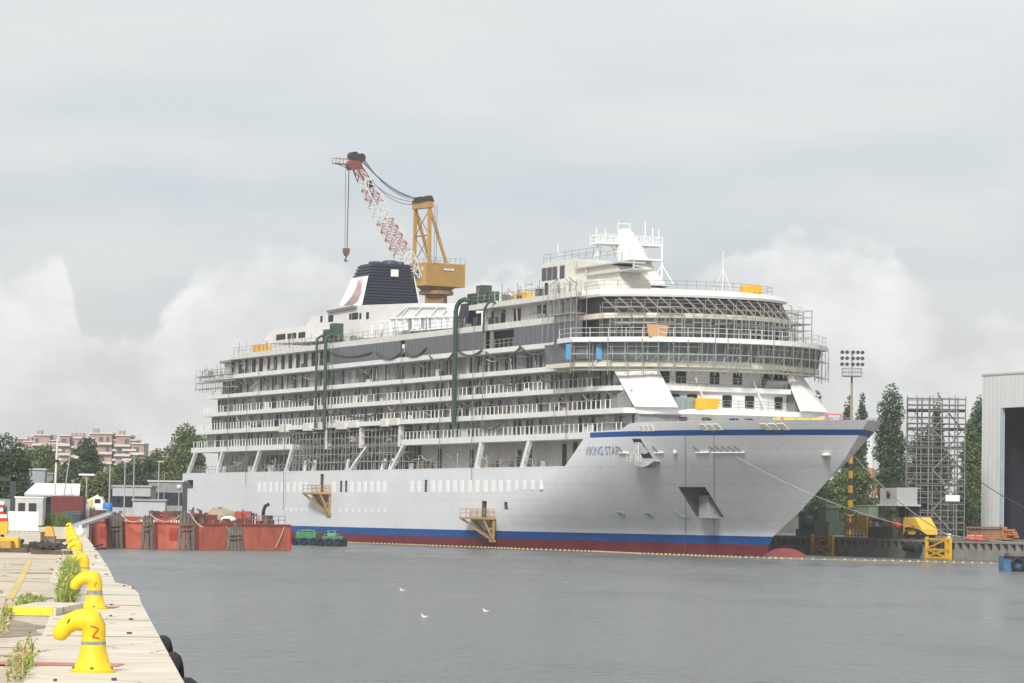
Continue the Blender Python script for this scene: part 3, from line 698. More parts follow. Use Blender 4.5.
# pool conservatory in bright white framing
BW = mat('bright_white', (.86, .86, .86), .4, var=.03)
q = [side(x, y, 12.4) for x, y in ((390.5, 332), (391, 319), (395.5, 317), (408, 306.5), (448, 306.5), (452, 320), (453, 327))]
MB().prism([(s, -12.4, z) for s, z in q], (0, 2.4, 0)).build('conservatory', mat('conservatory_white', (.80, .82, .84), .35, var=.05), ship)
mb = MB(); q2 = [(s, -12.5, z) for s, z in q]
for a, c in zip(q2, q2[1:]+q2[:1]): mb.bar(a, c, .3)
for x in (397, 405, 413, 420.5, 428, 436, 444): 
    a = side(x, 331-(x-390)*.09, 12.5); c = side(x, 317.5-(x-390)*.02, 12.5); mb.bar((a[0], -12.52, a[1]), (c[0], -12.52, c[1]), .22)
for x in (401, 414, 430, 441):
    a = side(x, 317, 12.5); c = side(x+8, 307, 12.5); mb.bar((a[0], -12.52, a[1]), (c[0], -12.52, c[1]), .2)
a = side(391, 318, 12.5); c = side(452, 316, 12.5); mb.bar((a[0], -12.52, a[1]), (c[0], -12.52, c[1]), .3)
for x in (372, 381): 
    a = side(x, 334, 12.5); c = side(x, 322, 12.5); mb.bar((a[0], -12.52, a[1]), (c[0], -12.52, c[1]), .25)
a = side(371, 322.5, 12.5); c = side(391, 321, 12.5); mb.bar((a[0], -12.52, a[1]), (c[0], -12.52, c[1]), .25)
mb.build('conservatory_frame', BW, ship)
for x in (410.5, 422, 429): 
    a = side(x, 325, 12.4); MB().box(a[0]-.75, a[0]+.75, -12.46, -12.2, a[1]-1.2, a[1]+1.0).build('conservatory_door', mat('soft_glass', (.22, .24, .26), .2), ship)
# funnel: louvred casing, white emblem panels
def frus(sa0, sf0, t0, z0, sa1, sf1, t1, z1):
    return [[(sa0, -t0, z0), (sf0, -t0, z0), (sf0, t0, z0), (sa0, t0, z0)], [(sa1, -t1, z1), (sf1, -t1, z1), (sf1, t1, z1), (sa1, t1, z1)]]
def fun(z, g=0.):
    f_ = (z-35.2)/(43.2-35.2); return (lerp(-125.6, -119.6, f_)-g, -113.6+g-.1*f_, lerp(4.85, 3.15, f_)+g)
mb = MB(); n = 17
for k in range(n):
    z0 = 35.2+8*k/n; z1 = z0+8/n*.62
    for (a, b_, g0, g1) in ((z0, z1, .16, .10), (z1, z0+8/n, -.1, -.1)):
        A = fun(a, g0); B_ = fun(b_, g1); r = frus(A[0], A[1], A[2], a, B_[0], B_[1], B_[2], b_)
        l = loft(r); o_ = len(mb.v); mb.v += l.v; mb.f += [tuple(i+o_ for i in f_) for f_ in l.f]; mb.m += l.m
mb.build('funnel_casing', NAVY, ship)
mb = MB()
for s, t, r, h in ((-116.6, 1.6, 1.1, .6), (-116, -.6, 1.3, .8), (-117.4, -1.9, .8, .5), (-115, -2, .6, .6)): mb.lathe([(r, 0), (r, h*.6), (r*.85, h*.9), (r*.4, h)], (s, -t, 43.1), 12)
mb.build('funnel_pipe', mat('pipe_dark', (.05, .06, .085), .5), ship, smooth=True)
for sg in (1, -1):
    z0, z1 = 35.3, 41.2; A = fun(z0, .2); B_ = fun(z1, .2)
    MB().prism([(A[0]+.5, -sg*A[2], z0), (A[1]-.2, -sg*A[2], z0), (B_[1]-.2, -sg*B_[2], z1), (B_[0]+.5, -sg*B_[2], z1)], (0, -sg*.15, 0)).build('emblem_panel', WHITE, ship)
    # a curved prow-like swoosh with three strands on the panel
    def ep(u_, v_):                      # u 0..1 aft->fwd, v 0..1 up, on the panel face
        z = lerp(z0, z1, v_); a = lerp(A[0]+.5, B_[0]+.5, v_); f2 = lerp(A[1]-.2, B_[1]-.2, v_); t = lerp(A[2], B_[2], v_)
        return Vector((lerp(a, f2, u_), -sg*(t+.18), z))
    mb = MB()
    for off, w0 in ((0, .30), (.10, .24), (.20, .18)):
        pts = [(.20+off*.5, .22), (.42+off*.6, .27), (.60+off, .40), (.66+off*.9, .58), (.62+off*.8, .76), (.50+off*1.1, .93)]
        mb.tube([ep(*p) for p in pts], [w0*.4, w0*1.6, w0*2., w0*1.6, w0, .05], 6)
    mb.v = [(x, -sg*min(abs(y), abs(y)) if False else y, z) for x, y, z in mb.v]
    mb.build('emblem', MAUVE, ship, smooth=True)
mb = MB(); mb.box(-113.4, -113.15, -.2, 1.0, 41.2, 42.3); mb.build('funnel_panel', DIRTY, ship)
# railing along the top deck, foredeck gear
rl = MB()
for a, b_, z0, t0 in ((-148, -47, 29.85, 14.2), (-45, -14, 32.8, 14.0), (-165, -150, 26.6, 14.2)):
    for zq in (.55, 1.1): rl.bar((a, -t0, z0+zq), (b_, -t0, z0+zq), .05)
    for s in np.arange(a, b_, 2.1): rl.bar((s, -t0, z0), (s, -t0, z0+1.1+(.9 if random.random() < .15 else 0)), .06)
for t in np.arange(-14, 14.1, 1.8): rl.bar((-165.4, t, 26.6), (-165.4, t, 27.7), .06); rl.bar((-148.7, t, 29.85), (-148.7, t, 30.95), .06)
rl.build('deck_railing', STEEL, ship)
rl = MB()
for s in np.linspace(9, 41, 22):
    for sg in (1, -1):
        t = HBt(float(s), 15.9)-.25; rl.bar((s, -sg*t, 15.85), (s, -sg*t, 16.15), .08)
for sg in (1, -1): rl.tube([(s, -sg*(HBt(float(s), 15.9)-.25), 16.12) for s in np.linspace(9, 41, 22)], .03, 4)
rl.build('bow_railing', STEEL, ship)
def join(a, b):
    o = len(a.v); a.v += b.v; a.f += [tuple(i+o for i in f) for f in b.f]; a.m += b.m
# -------- things on or against the ship
def sh(mb, base):
    mb.v = [(x-base[0], y-base[1], z-base[2]) for x, y, z in mb.v]; return mb
def ship_thing(name, label, cat, base, group=None):
    o = thing(name, label, cat, tuple(SW(base[0], -base[1], base[2])), HEAD, group); o_base[o.name] = base; return o
o_base = {}
def sp(mb, name, m, th, **k): return sh(mb, o_base[th.name]).build(name, m, th, **k)
def scaffold(mb_std, mb_led, mb_brd, path, zs, depth, nrm, z0, z1, skip=.0, brd_p=.6, r=.045):
    """path: list of (x,y) in ship frame, nrm: outward unit 2-D; standards in two rows with ledgers and boards"""
    for k, (p, n) in enumerate(zip(path, nrm)):
        for d in (0, depth):
            mb_std.bar((p[0]+n[0]*d, p[1]+n[1]*d, z0-random.random()*.3), (p[0]+n[0]*d, p[1]+n[1]*d, z1+random.random()*.9), r*2)
        for z in zs: mb_led.bar((p[0], p[1], z), (p[0]+n[0]*depth, p[1]+n[1]*depth, z), r*1.6)
    for k in range(len(path)-1):
        p, q = path[k], path[k+1]; n, m_ = nrm[k], nrm[k+1]
        for z in zs:
            for d in (0, depth):
                if random.random() > skip: mb_led.bar((p[0]+n[0]*d, p[1]+n[1]*d, z), (q[0]+m_[0]*d, q[1]+m_[1]*d, z), r*1.6)
            if random.random() < .7: mb_led.bar((p[0]+n[0]*depth, p[1]+n[1]*depth, z+.95), (q[0]+m_[0]*depth, q[1]+m_[1]*depth, z+.95), r*1.4)
            if random.random() < brd_p:
                a = (p[0]+n[0]*.1, p[1]+n[1]*.1, z+.06); c = (q[0]+m_[0]*.1, q[1]+m_[1]*.1, z+.06)
                a2 = (p[0]+n[0]*depth*.9, p[1]+n[1]*depth*.9, z+.06); c2 = (q[0]+m_[0]*depth*.9, q[1]+m_[1]*depth*.9, z+.06)
                mb_brd.prism([a, c, c2, a2], (0, 0, .06))
        if random.random() < .4 and len(zs) > 1:
            mb_led.bar((p[0]+n[0]*depth, p[1]+n[1]*depth, zs[0]), (q[0]+m_[0]*depth, q[1]+m_[1]*depth, zs[-1]), r*1.5)
SCAF = mat('scaffold_tube', (.30, .295, .28), .6, .2, var=.3, scale=2)
BOARD = mat('scaffold_board', (.44, .42, .38), .8, var=.3, scale=1.5)
def make_scaf(name, label, base, path, nrm, zs, depth, z0, z1, **k):
    th = ship_thing(name, label, 'scaffold', base, 'scaffolds on the ship'); a, b_, c = MB(), MB(), MB()
    scaffold(a, b_, c, path, zs, depth, nrm, z0, z1, **k)
    join(a, b_); sp(a, 'tube_frame', SCAF, th)
    if c.v: sp(c, 'deck_board', BOARD, th)
    return th
cv = curve(8.2, 10.5, 17.3, 2.4, 22)
nn = []
for k in range(23):
    a = cv[max(0, k-1)]; c = cv[min(22, k+1)]; d = Vector((c[0]-a[0], -(c[1]-a[1]))).normalized(); n = Vector((-d.y, d.x)); n = n if n.x > 0 or abs(n.x) < .05 and n.y*cv[k][1] < 0 else -n; nn.append((n.x, n.y))
th = make_scaf('bridge_scaffold', 'grey tube scaffold wrapped round the rounded bridge front, below its white roof band', (8, 0, 22.2), [(s, -t) for s, t in cv], nn, (22.4, 24.4), .85, 22.1, 25.8, skip=.15, brd_p=.85, r=.034)
cv = curve(4.4, 6.6, 13.6, 2.4, 20); nn = []
for k in range(21):
    a = cv[max(0, k-1)]; c = cv[min(20, k+1)]; d = Vector((c[0]-a[0], -(c[1]-a[1]))).normalized(); n = Vector((-d.y, d.x)); n = n if n.x > 0 or abs(n.x) < .05 and n.y*cv[k][1] < 0 else -n; nn.append((n.x, n.y))
make_scaf('lounge_scaffold', 'thin irregular scaffold in front of the slanted lounge windows under the white roof', (4, 0, 26.6), [(s, -t) for s, t in cv], nn, (27.3, 28.4, 30.4), .7, 26.62, 30.6, skip=.35, brd_p=.28, r=.028)
make_scaf('stern_scaffold', 'grey tube scaffold hanging from the ship\'s upper stern corner', (-158, -14.2, 24.3), [(s, -13.6) for s in np.arange(-166.5, -147, 2.4)], [(0, -1)]*11, (24.6, 25.6, 26.7), 1.2, 24.2, 27.4, skip=.2, brd_p=.75, r=.032)
make_scaf('tender_bay_scaffold', 'tangle of scaffold tubes filling the open boat bay amidships', (-100, -12.2, 10.7), [(s, -12.0) for s in np.arange(-118, -69, 1.6)], [(0, -1)]*40, (11.9, 13.1, 14.3, 15.5, 16.5), 2.1, 10.7, 16.6, skip=.1, brd_p=.35, r=.05)
make_scaf('wing_scaffold', 'scaffold stage standing at the near end of the slanted lounge windows, above the blue doors', (-10, -14.8, 29.9), [(s, -14.0) for s in np.arange(-17, -6, 1.8)], [(0, -1)]*8, (29.9, 31.9), 1.4, 26.7, 33.2, brd_p=.9, r=.035)
# light stair tower on the port wing
th = ship_thing('scaffold_tower', 'pale slim scaffold tower rising above the right-hand bridge wing', 'scaffold', (-6.5, 15.2, 23.6), 'scaffolds on the ship'); a, b_, c = MB(), MB(), MB()
for x in (-8.6, -6.2, -3.9):
    for y in (13.6, 16.6): a.bar((x, y, 23.6), (x, y, 31.0+random.random()), .09)
for z in np.arange(24.4, 31.2, .85):
    for y in (13.6, 16.6): b_.bar((-8.6, y, z), (-3.9, y, z), .06)
    for x in (-8.6, -6.2, -3.9): b_.bar((x, 13.6, z), (x, 16.6, z), .06)
for z in (26.9, 29.4): c.box(-8.5, -4, 13.7, 16.5, z, z+.07)
join(a, b_); sp(a, 'tube_frame', SCAF, th); sp(c, 'deck_board', BOARD, th)
# green ventilation ducts up the side, with fan units and festooned hoses
def duct(x, ytop, ybot, r, label, elbow=0):
    s, zt = side(x, ytop, 15.3); _, zb = side(x, ybot, 15.3)
    th = ship_thing('ventilation_duct', label, 'duct', (s, -15.3, zb), 'green ventilation ducts')
    pts = [(s, -15.3, z) for z in np.linspace(zb, zt-1, 12)]
    if elbow: pts += [(s+.1, -15.2, zt-.3), (s+.7, -15.0, zt+.35), (s+elbow*.6, -14.6, zt+.6), (s+elbow, -14, zt+.3)]
    else: pts += [(s, -15.2, zt-.4), (s+.1, -14.7, zt), (s+.1, -13.9, zt+.1)]
    sp(MB().tube(pts, r, 9), 'pipe', GREEN, th, smooth=True)
    mb = MB()
    for z in np.arange(zb+1, zt-1, 2.9): mb.tube([(s, -15.3, z), (s, -15.3, z+.14)], r*1.18, 9)
    sp(mb, 'collar', mat('duct_collar', (.03, .06, .045), .6), th)
    return th
duct(317, 336, 428, .20, 'slim green duct running down the hull side, left of a thicker one')
duct(326, 335, 430, .27, 'thicker green duct just right of the slim one below the green fan box')
duct(456, 304, 426, .33, 'tall green duct with a curved top beside the dark raked screen', 2.2)
duct(484, 306, 333, .15, 'short green duct hooking over the deck edge below the rear fan units', 1.6)
hoses = [(330, 352, 372, 352, 1.2), (376, 352, 404, 349, 2.2), (404, 352, 426, 348, 1.6), (430, 356, 454, 352, 2.3), (458, 350, 482, 350, 1.4), (486, 352, 520, 348, 2.2), (520, 346, 556, 343, 2.4), (540, 376, 562, 373, 1.6), (345, 414, 380, 412, 1.2), (462, 402, 478, 400, 1.3), (290, 398, 312, 396, 1.), (480, 425, 505, 420, 1.6), (500, 378, 522, 376, 2.0)]
HOSEP = ['below the grey facade, just right of the twin green ducts', 'hanging deepest under the left half of the grey facade', 'under the grey facade, below its narrow white post', 'touching the tall green duct on its left', 'touching the tall green duct on its right', 'below the open bay in the grey facade', 'under the right end of the grey facade', 'in the upper balcony row left of the bridge wing', 'low above the boat bay scaffold', 'beside the lower end of the tall green duct', 'in a lower balcony row left of the twin green ducts', 'in the lowest balcony row above the promenade, amidships', 'in the second balcony row below the open facade bay']
for k, (x0, y0, x1, y1, d) in enumerate(hoses):
    a = side(x0, y0, 14.5); c = side(x1, y1, 14.5)
    mb = MB().tube(sag((a[0], -14.55, a[1]), (c[0], -14.55, c[1]), d*.55, 14), .13, 6)
    o = solo(sh(mb, (0, 0, 0)), 'air_hose', mat('hose_green', (.05, .085, .065), .6), 'sagging dark green air hose '+HOSEP[k], 'hose', 'air hoses under the balconies', smooth=True)
    o.rotation_euler = (0, 0, HEAD); b0 = o.location.copy(); o.location = SW(b0.x, -b0.y, b0.z)
def fanbox(x, y, t, sx, sy, sz, label, zb):
    s = side(x, y, t)[0]
    th = ship_thing('fan_unit', label, 'fan unit', (s, -t, zb), 'green fan units on the top deck')
    sp(MB().box(s-sx/2, s+sx/2, -t-sy/2, -t+sy/2, zb+.4, zb+.4+sz), 'casing', GREEN, th, bevel=.08)
    mb = MB()
    for a in (-1, 1):
        for c in (-1, 1): mb.bar((s+a*sx*.42, -t+c*sy*.42, zb), (s+a*sx*.42, -t+c*sy*.42, zb+.4), .14)
    sp(mb, 'foot', GREEN, th)
    mb = MB(); 
    for k in range(5): mb.box(s-sx*.35, s+sx*.35, -t-sy/2-.06, -t-sy/2+.02, zb+.6+k*sz*.15, zb+.68+k*sz*.15)
    sp(mb, 'grille', mat('grille_dark', (.03, .05, .04), .6), th)
    sp(MB().tube([(s+sx*.3, -t, zb+.8), (s+sx*.9, -t-.3, zb+.9), (s+sx*1.3, -t-.8, zb+.3)], .25, 8), 'outlet_pipe', GREEN, th, smooth=True)
fanbox(336.5, 335, 13.2, 1.9, 1.6, 2.6, 'tall green fan box on the aft top deck, above the twin ducts', 29.87)
fanbox(329, 335, 13.4, 1.6, 1.4, 1.8, 'lower green fan box left of the tall one above the twin ducts', 29.87)
fanbox(484, 298, 13.0, 2.0, 1.6, 2.2, 'tall green fan box standing on the roof edge amidships', 32.82)
fanbox(476, 300, 13.2, 2.6, 1.6, 1.2, 'squat green fan box left of the tall one on the roof edge amidships', 32.82)
fanbox(492, 298, 13.2, 1.6, 1.5, 1.2, 'squat green fan box right of the tall one on the roof edge amidships', 32.82)
# skips, crates
def skip_(name, x, y, t, L, Wd, H, zb, label, m, cat, flare=.25, vert=False):
    s = side(x, y, t)[0] if not vert else t
    tt = -t if not vert else -front(x, y, t)[0]
    th = ship_thing(name, label, cat, (s, tt, zb))
    def ring(z, e): return [(s-Wd/2-e, tt-L/2-e, z), (s+Wd/2+e, tt-L/2-e, z), (s+Wd/2+e, tt+L/2+e, z), (s-Wd/2-e, tt+L/2+e, z)]
    r0, r1, r2 = ring(zb, 0), ring(zb+H, flare), ring(zb+.15, -.08)
    l = MB(); l.v = r0+r1+ring(zb+H, flare-.1)+r2
    for j in range(4):
        k = (j+1) % 4
        l.f += [(j, k, 4+k, 4+j), (4+j, 4+k, 8+k, 8+j), (8+j, 8+k, 12+k, 12+j)]; l.m += [0]*3
    l.f += [(3, 2, 1, 0), (12, 13, 14, 15)]; l.m += [0, 0]
    sp(l, 'body', m, th)
    mb = MB()
    for k in range(3):
        f_ = (k+.5)/3
        mb.box(s+Wd/2+.02, s+Wd/2+.16, tt-L/2+L*f_-.06, tt-L/2+L*f_+.06, zb+.1, zb+H*.7); mb.box(s-Wd/2+Wd*f_-.06, s-Wd/2+Wd*f_+.06, tt-L/2-.16, tt-L/2-.02, zb+.1, zb+H*.7)
    sp(mb, 'rib', m, th)
    return th
YB = mat('bin_yellow', (.80, .44, .02), .5, var=.12, scale=1.5, streak=.2, streakcol=(.4, .2, .05))
skip_('tool_bin', 262, 349, 13.0, 1.8, 4.2, 1.15, 29.9, 'yellow rectangular bin on the aft end of the top deck', YB, 'bin', .05)
skip_('tool_bin', 525, 294, 11.9, 1.5, 3.6, 1.0, 32.85, 'low yellow bin on the side roof below the four dark deckhouse windows', YB, 'bin', .05)
skip_('rubbish_skip', 704, 403, 8.0, 2.8, 1.8, 1.3, 17.75, 'yellow skip with flared sides on the lower bow terrace', YB, 'skip', .3, True)
skip_('tool_bin', 751, 288, -1.8, 2.3, 1.6, .9, 33.0, 'orange yellow bin up on the lounge roof', YB, 'bin', .05, True)
skip_('tool_bin', 776, 382, 5.0, 2.6, 1.3, 1.0, 20.6, 'grey steel bin on the upper bow terrace', mat('bin_grey', (.26, .27, .27), .5), 'bin', .05, True)
skip_('gas_rack', 683, 401, 8.0, 2.3, 1.2, 1.4, 17.75, 'grey green gas bottle rack beside the yellow skip on the lower terrace', mat('rack_grey', (.24, .29, .29), .5), 'rack', .0, True)
t_, z_ = front(660, 330, 6.5)
th = ship_thing('plywood_hoarding', 'bare plywood hoarding standing behind the bridge roof railing', 'hoarding', (6.5, -t_, 26.56))
sp(MB().prism([(6.0, -t_-1.3, 26.56), (6.0, -t_+1.1, 26.56), (6.1, -t_+1.3, 28.0), (6.0, -t_-1.6, 28.1)], (.08, 0, 0)), 'sheet', PLY, th)
sp(MB().bar((5.95, -t_-.8, 26.56), (5.2, -t_-.8, 26.56), .08).bar((5.95, -t_-.8, 27.6), (5.2, -t_-.8, 26.56), .08).bar((5.95, -t_+.6, 27.6), (5.2, -t_+.6, 26.56), .08), 'brace', TIMBER, th)
# foredeck gear
a = -front(776, 418, 20)[0]; c = -front(830, 419, 20)[0]
th = ship_thing('foredeck_gantry', 'long low yellow beam lying behind the bow bulwark', 'beam', (20, (a+c)/2, 15.9))
sp(MB().box(19.2, 20.4, a, c, 15.92, 16.65), 'beam', mat('beam_yellow', (.78, .55, .05), .5, var=.1), th, bevel=.04)
sp(MB().box(19.0, 20.6, a+.4, a+.7, 15.9, 16.7).box(19.0, 20.6, c-.7, c-.4, 15.9, 16.7), 'clamp', OCHRE, th)
a = -front(827, 419, 24)[0]; c = -front(841, 419, 24)[0]
th = ship_thing('pipe_goalpost', 'red tube goalpost standing behind the bow bulwark at the right end of the yellow beam', 'frame', (24, (a+c)/2, 15.9))
mb = MB()
for y in (a, c):
    mb.bar((24, y, 15.88), (24, y, 17.1), .12)
mb.bar((24, a, 17.05), (24, c, 17.05), .12); mb.bar((24, a, 16.5), (24, a+(c-a)*.4, 16.5), .1)
sp(mb, 'tube_frame', mat('frame_red', (.5, .10, .07), .5), th)
# yellow landing stages hooked on the hull
def stage(x0, x1, ytop, ybot, label):
    s0, z = side(x0+2, ytop, 15.6); s1, _ = side(x1-1.5, ytop, 15.6); _, zb = side(x1, ybot, 15.0)
    th = ship_thing('landing_stage', label, 'landing stage', ((s0+s1)/2, -14.5, zb), 'yellow landing stages on the hull')
    sp(MB().box(s0, s1, -16.2, -14.45, z-.28, z), 'platform', OCHRE, th)
    mb = MB()
    for y in (-16.1, -14.6):
        mb.bar((s1-.3, y, z-.2), (s1-.3, -14.6, zb), .26); mb.bar((s0+.4, y, z-.2), (s1-1.0, -14.6, zb+.2), .24); mb.bar((s0+(s1-s0)*.45, y, z-.2), (s1-.4, -14.6, zb+(z-zb)*.45), .18)
    mb.bar((s1-1.6, -14.55, zb), (s1+.1, -14.55, zb), .3); mb.bar((s1-1.4, -14.55, zb), (s1-1.4, -14.55, z), .18)
    sp(mb, 'bracket', mat('stage_brown', (.36, .24, .10), .6, var=.2), th)
    mb = MB()
    for y in (-16.1, -14.7):
        for zq in (.55, 1.1): mb.bar((s0, y, z+zq), (s1, y, z+zq), .07)
        for s in np.linspace(s0, s1, 5): mb.bar((s, y, z), (s, y, z+1.1), .07)
    sp(mb, 'guard_rail', OCHRE, th)
stage(304, 325.5, 492.5, 515, 'brown yellow landing stage on brackets below the open shell door nearer the stern')
stage(461.5, 489, 517, 541, 'yellow landing stage on brackets below the open shell door nearer the bow')
# vertical lines hanging down the side
for (x, y0, y1), wh in zip(((229, 380, 470), (259, 360, 400), (285, 420, 510), (333, 338, 440), (402, 352, 420), (474, 318, 480), (484, 318, 425), (556, 290, 430), (568, 300, 440), (441, 360, 466), (247, 410, 485)), ('leftmost, near the stern terraces', 'short, under the aft yellow bin', 'left of the aft landing stage', 'right beside the twin green ducts', 'below the gap in the grey facade', 'longest, right of the tall green duct', 'below the short hooked green duct', 'left one of two by the bridge wing', 'right one of two by the bridge wing', 'left of the tall green duct', 'ending above the pontoon near the stern')):
    a = side(x, y0, 14.9); c = side(x, y1, 14.9)
    mb = MB().tube([(a[0], -14.9, a[1]), (a[0]-.05, -14.92, (a[1]+c[1])/2), (a[0], -14.9, c[1])], .05, 5)
    o = solo(mb, 'hanging_rope', mat('rope_dark', (.16, .15, .14), .8), 'thin dark rope hanging down the ship\'s side, '+wh, 'rope', 'ropes hanging down the ship side')
    b0 = o.location.copy(); o.rotation_euler = (0, 0, HEAD); o.location = SW(b0.x, -b0.y, b0.z)
# ================================================================== SHIPYARD SIDE
QZ = 2.3
def qs(x, t=-17., y=548): return side(x, y, t)[0]
# quay edge of the yard runs parallel to the ship on its far side
def yard():
    mb = MB()
    a, b = -260, 190
    def p(s, t, z): return tuple(SW(s, t, z))
    mb.quad(p(a, -17, QZ), p(b, -17, QZ), p(b, -420, QZ), p(a, -420, QZ))
    o = mb.build('yard_ground', mat('yard_asphalt', (.16, .155, .145), .9, var=.25, scale=.4, bump=.2)); tag(o, kind='structure')
    mb = MB()
    for (t0, z0, z1) in ((-17.0, -2, 1.15), (-17.05, 1.95, QZ-.004)):
        mb.prism([p(a, t0, z0), p(b, t0, z0), p(b, t0, z1), p(a, t0, z1)], Vector(Wv)*-1.6)
    s = -20
    while s < 120:
        mb.prism([p(s, -17.1, 1.15), p(s+.55, -17.1, 1.15), p(s+.55, -17.1, 1.95), p(s, -17.1, 1.95)], Vector(Wv)*-1.2); s += 1.75
    mb.k = 1; mb.prism([p(a, -18.3, 1.1), p(b, -18.3, 1.1), p(b, -18.3, 2.0), p(a, -18.3, 2.0)], Vector(Wv)*-.2)
    tag(mb.build('yard_quay', [CONC, DARK]), kind='structure')
yard()
def yt(name, label, cat, s, t, z=QZ, group=None):
    return thing(name, label, cat, tuple(SW(s, t, z)), HEAD, group)        # local: x along ship fwd, y away from the ship's centreline to port
# yellow lattice fender frames on the quay face
for x0, x1, lab in ((811.5, 832, 'yellow braced fender frame on the quay just right of the ship\'s red bulb'), (926, 949.5, 'yellow braced fender frame on the quay below the mooring rope end')):
    s0, s1 = qs(x0, -16.4), qs(x1, -16.4); L = s1-s0; th = yt('fender_frame', lab, 'fender frame', (s0+s1)/2, -16.5, 0, 'yellow fender frames on the yard quay')
    mb = MB()
    for x in (-L/2, L/2-.9): mb.bar((x, 0, -.3), (x, 0, 2.6), .34)
    mb.bar((L/2, 0, -.3), (L/2, 0, 2.5), .3)
    for z in (.15, 1.1, 2.35): mb.bar((-L/2, 0, z), (L/2, 0, z), .24)
    sp2 = mb.build('frame', YELLOW, th)
    MB().bar((-L/2, 0, .2), (L/2-.9, 0, 1.1), .18).bar((-L/2, 0, 1.1), (L/2-.9, 0, .2), .18).bar((-L/2, 0, 1.2), (L/2-.9, 0, 2.3), .18).build('brace', YELLOW, th)
s = qs(914, -16.6); th = yt('rubber_fender', 'fat black rubber roller fender lying along the quay edge left of a yellow frame', 'fender', s, -16.35, .75)
MB().tube([(-1.7, 0, .55), (-1.6, 0, .55), (1.6, 0, .55), (1.7, 0, .55)], [.42, .55, .55, .42], 14).build('roller', BLACK, th, smooth=True)
MB().tube([(-1.7, 0, .55), (-1.0, .6, 1.6)], .04, 5).tube([(1.7, 0, .55), (1.0, .6, 1.6)], .04, 5).build('chain', RUSTY, th)
# floodlight mast
p = at(850, 534, 470); th = thing('floodlight_mast', 'tall yellow and black banded floodlight mast with a railed lamp head', 'floodlight', (p.x, p.y, QZ), 0)
H = zz(853, 376, 470)-QZ; mb = MB(); n = 22
for k in range(n):
    mb.k = k % 2 if k < n*.5 else 2
    mb.tube([(0, 0, H*k/n), (0, 0, H*(k+1)/n)], [lerp(.42, .13, k/n), lerp(.42, .13, (k+1)/n)], 8, False)
mb.build('mast', [YELLOW, mat('mast_dark', (.07, .07, .06), .6), mat('mast_pale', (.33, .29, .17), .6)], th)
mb = MB(); mb.lathe([(1.35, 0), (1.35, .12), (.3, .12)], (0, 0, H-.1), 14)
for k in range(14):
    a = 2*math.pi*k/14; mb.bar((1.35*math.cos(a), 1.35*math.sin(a), H), (1.35*math.cos(a), 1.35*math.sin(a), H+1.0), .05)
for zq in (.5, 1.0): mb.tube([(1.35*math.cos(2*math.pi*k/14), 1.35*math.sin(2*math.pi*k/14), H+zq) for k in range(15)], .03, 4, False)
mb.build('gallery', STEEL, th)
mb = MB(); mb.bar((0, 0, H), (0, 0, H+3.3), .16)
for zq in (1.6, 2.4, 3.2): mb.bar((-1.4, 0, H+zq), (1.4, 0, H+zq), .08)
mb.build('lamp_rack', STEEL, th)
for zq in (1.6, 2.4, 3.2):
    for x in (-1.35, -.7, .1, .75, 1.35):
        MB().tube([(x, -.1, H+zq+.02), (x, -.38, H+zq-.06)], [.17, .27], 9).build('floodlight', mat('lamp_grey', (.12, .12, .12), .4, .3), th)
# scaffold tower on the yard
YT = 455; pa = at(906, 534, YT); pb = at(964, 534, YT)
th = thing('scaffold_tower', 'broad grey scaffold tower standing on the yard between the poplar and the white shed', 'scaffold', ((pa.x+pb.x)/2, YT, QZ), math.radians(-8))
Wd = (pb.x-pa.x); H = zz(935, 404, YT)-QZ; a, b, c = MB(), MB(), MB()
xs = [-Wd/2, -Wd/2+1.3, -Wd*.25, -Wd*.12, -Wd*.05, Wd*.10, Wd*.22, Wd*.32, Wd/2-1.0, Wd/2]
for x in xs:
    for y in (-1.8, -.6, .6, 1.8, 3.0): a.bar((x, y, 0), (x, y, H+random.random()*1.2), .15 if x in (xs[3], xs[8]) else .10)
for k, z in enumerate(np.arange(1.2, H+.8, .8)):
    for y in (-1.8, -.6, .6, 1.8, 3.0):
        xa_ = -Wd/2 if random.random() < .7 else xs[random.randint(0, 3)]; xb_ = Wd/2 if random.random() < .7 else xs[random.randint(6, 9)]
        b.bar((xa_, y, z), (xb_, y, z), .085)
    for x in xs: b.bar((x, -1.8, z), (x, 3.0, z), .08)
    if k % 3 == 1: c.box(-Wd/2-.05, Wd/2+.05, -1.8, 3.0, z+.06, z+.2); b.bar((-Wd/2, -1.85, z+.25), (Wd/2, -1.85, z+.25), .3, .05); c.bar((-Wd*.5, -1.5, z+1.3), (Wd*.1, -1.5, z+1.3), .3, .06)
for k, z in enumerate(np.arange(1.0, H-3, 2.6)):
    x0, x1 = (-Wd*.05, Wd*.28) if k % 2 else (Wd*.28, -Wd*.05)
    b.bar((x0, -1.9, z), (x1, -1.9, z+2.6), .13); b.bar((-Wd/2, -1.85, z), (-Wd/2+1.3, -1.85, z+2.3), .08); b.bar((x1*.8+1.6, 1.5, z), (x0*.8+1.6, 1.5, z+2.6), .11); b.bar((-Wd*.12, 0, z), (-Wd*.4, .2, z+2.5), .1); b.bar((Wd*.45, .8, z), (Wd*.2, .8, z+2.4), .1)
TUBE2 = mat('tower_tube', (.20, .20, .20), .5, .3, var=.25)
join(a, b); a.build('tube_frame', TUBE2, th); c.build('deck_board', mat('tower_board', (.22, .18, .155), .8, var=.3), th)
mb = MB(); mb.box(Wd*.18, Wd*.42, -2.2, -1.9, 4.8, 5.6); mb.build('sheet', WHITE, th)
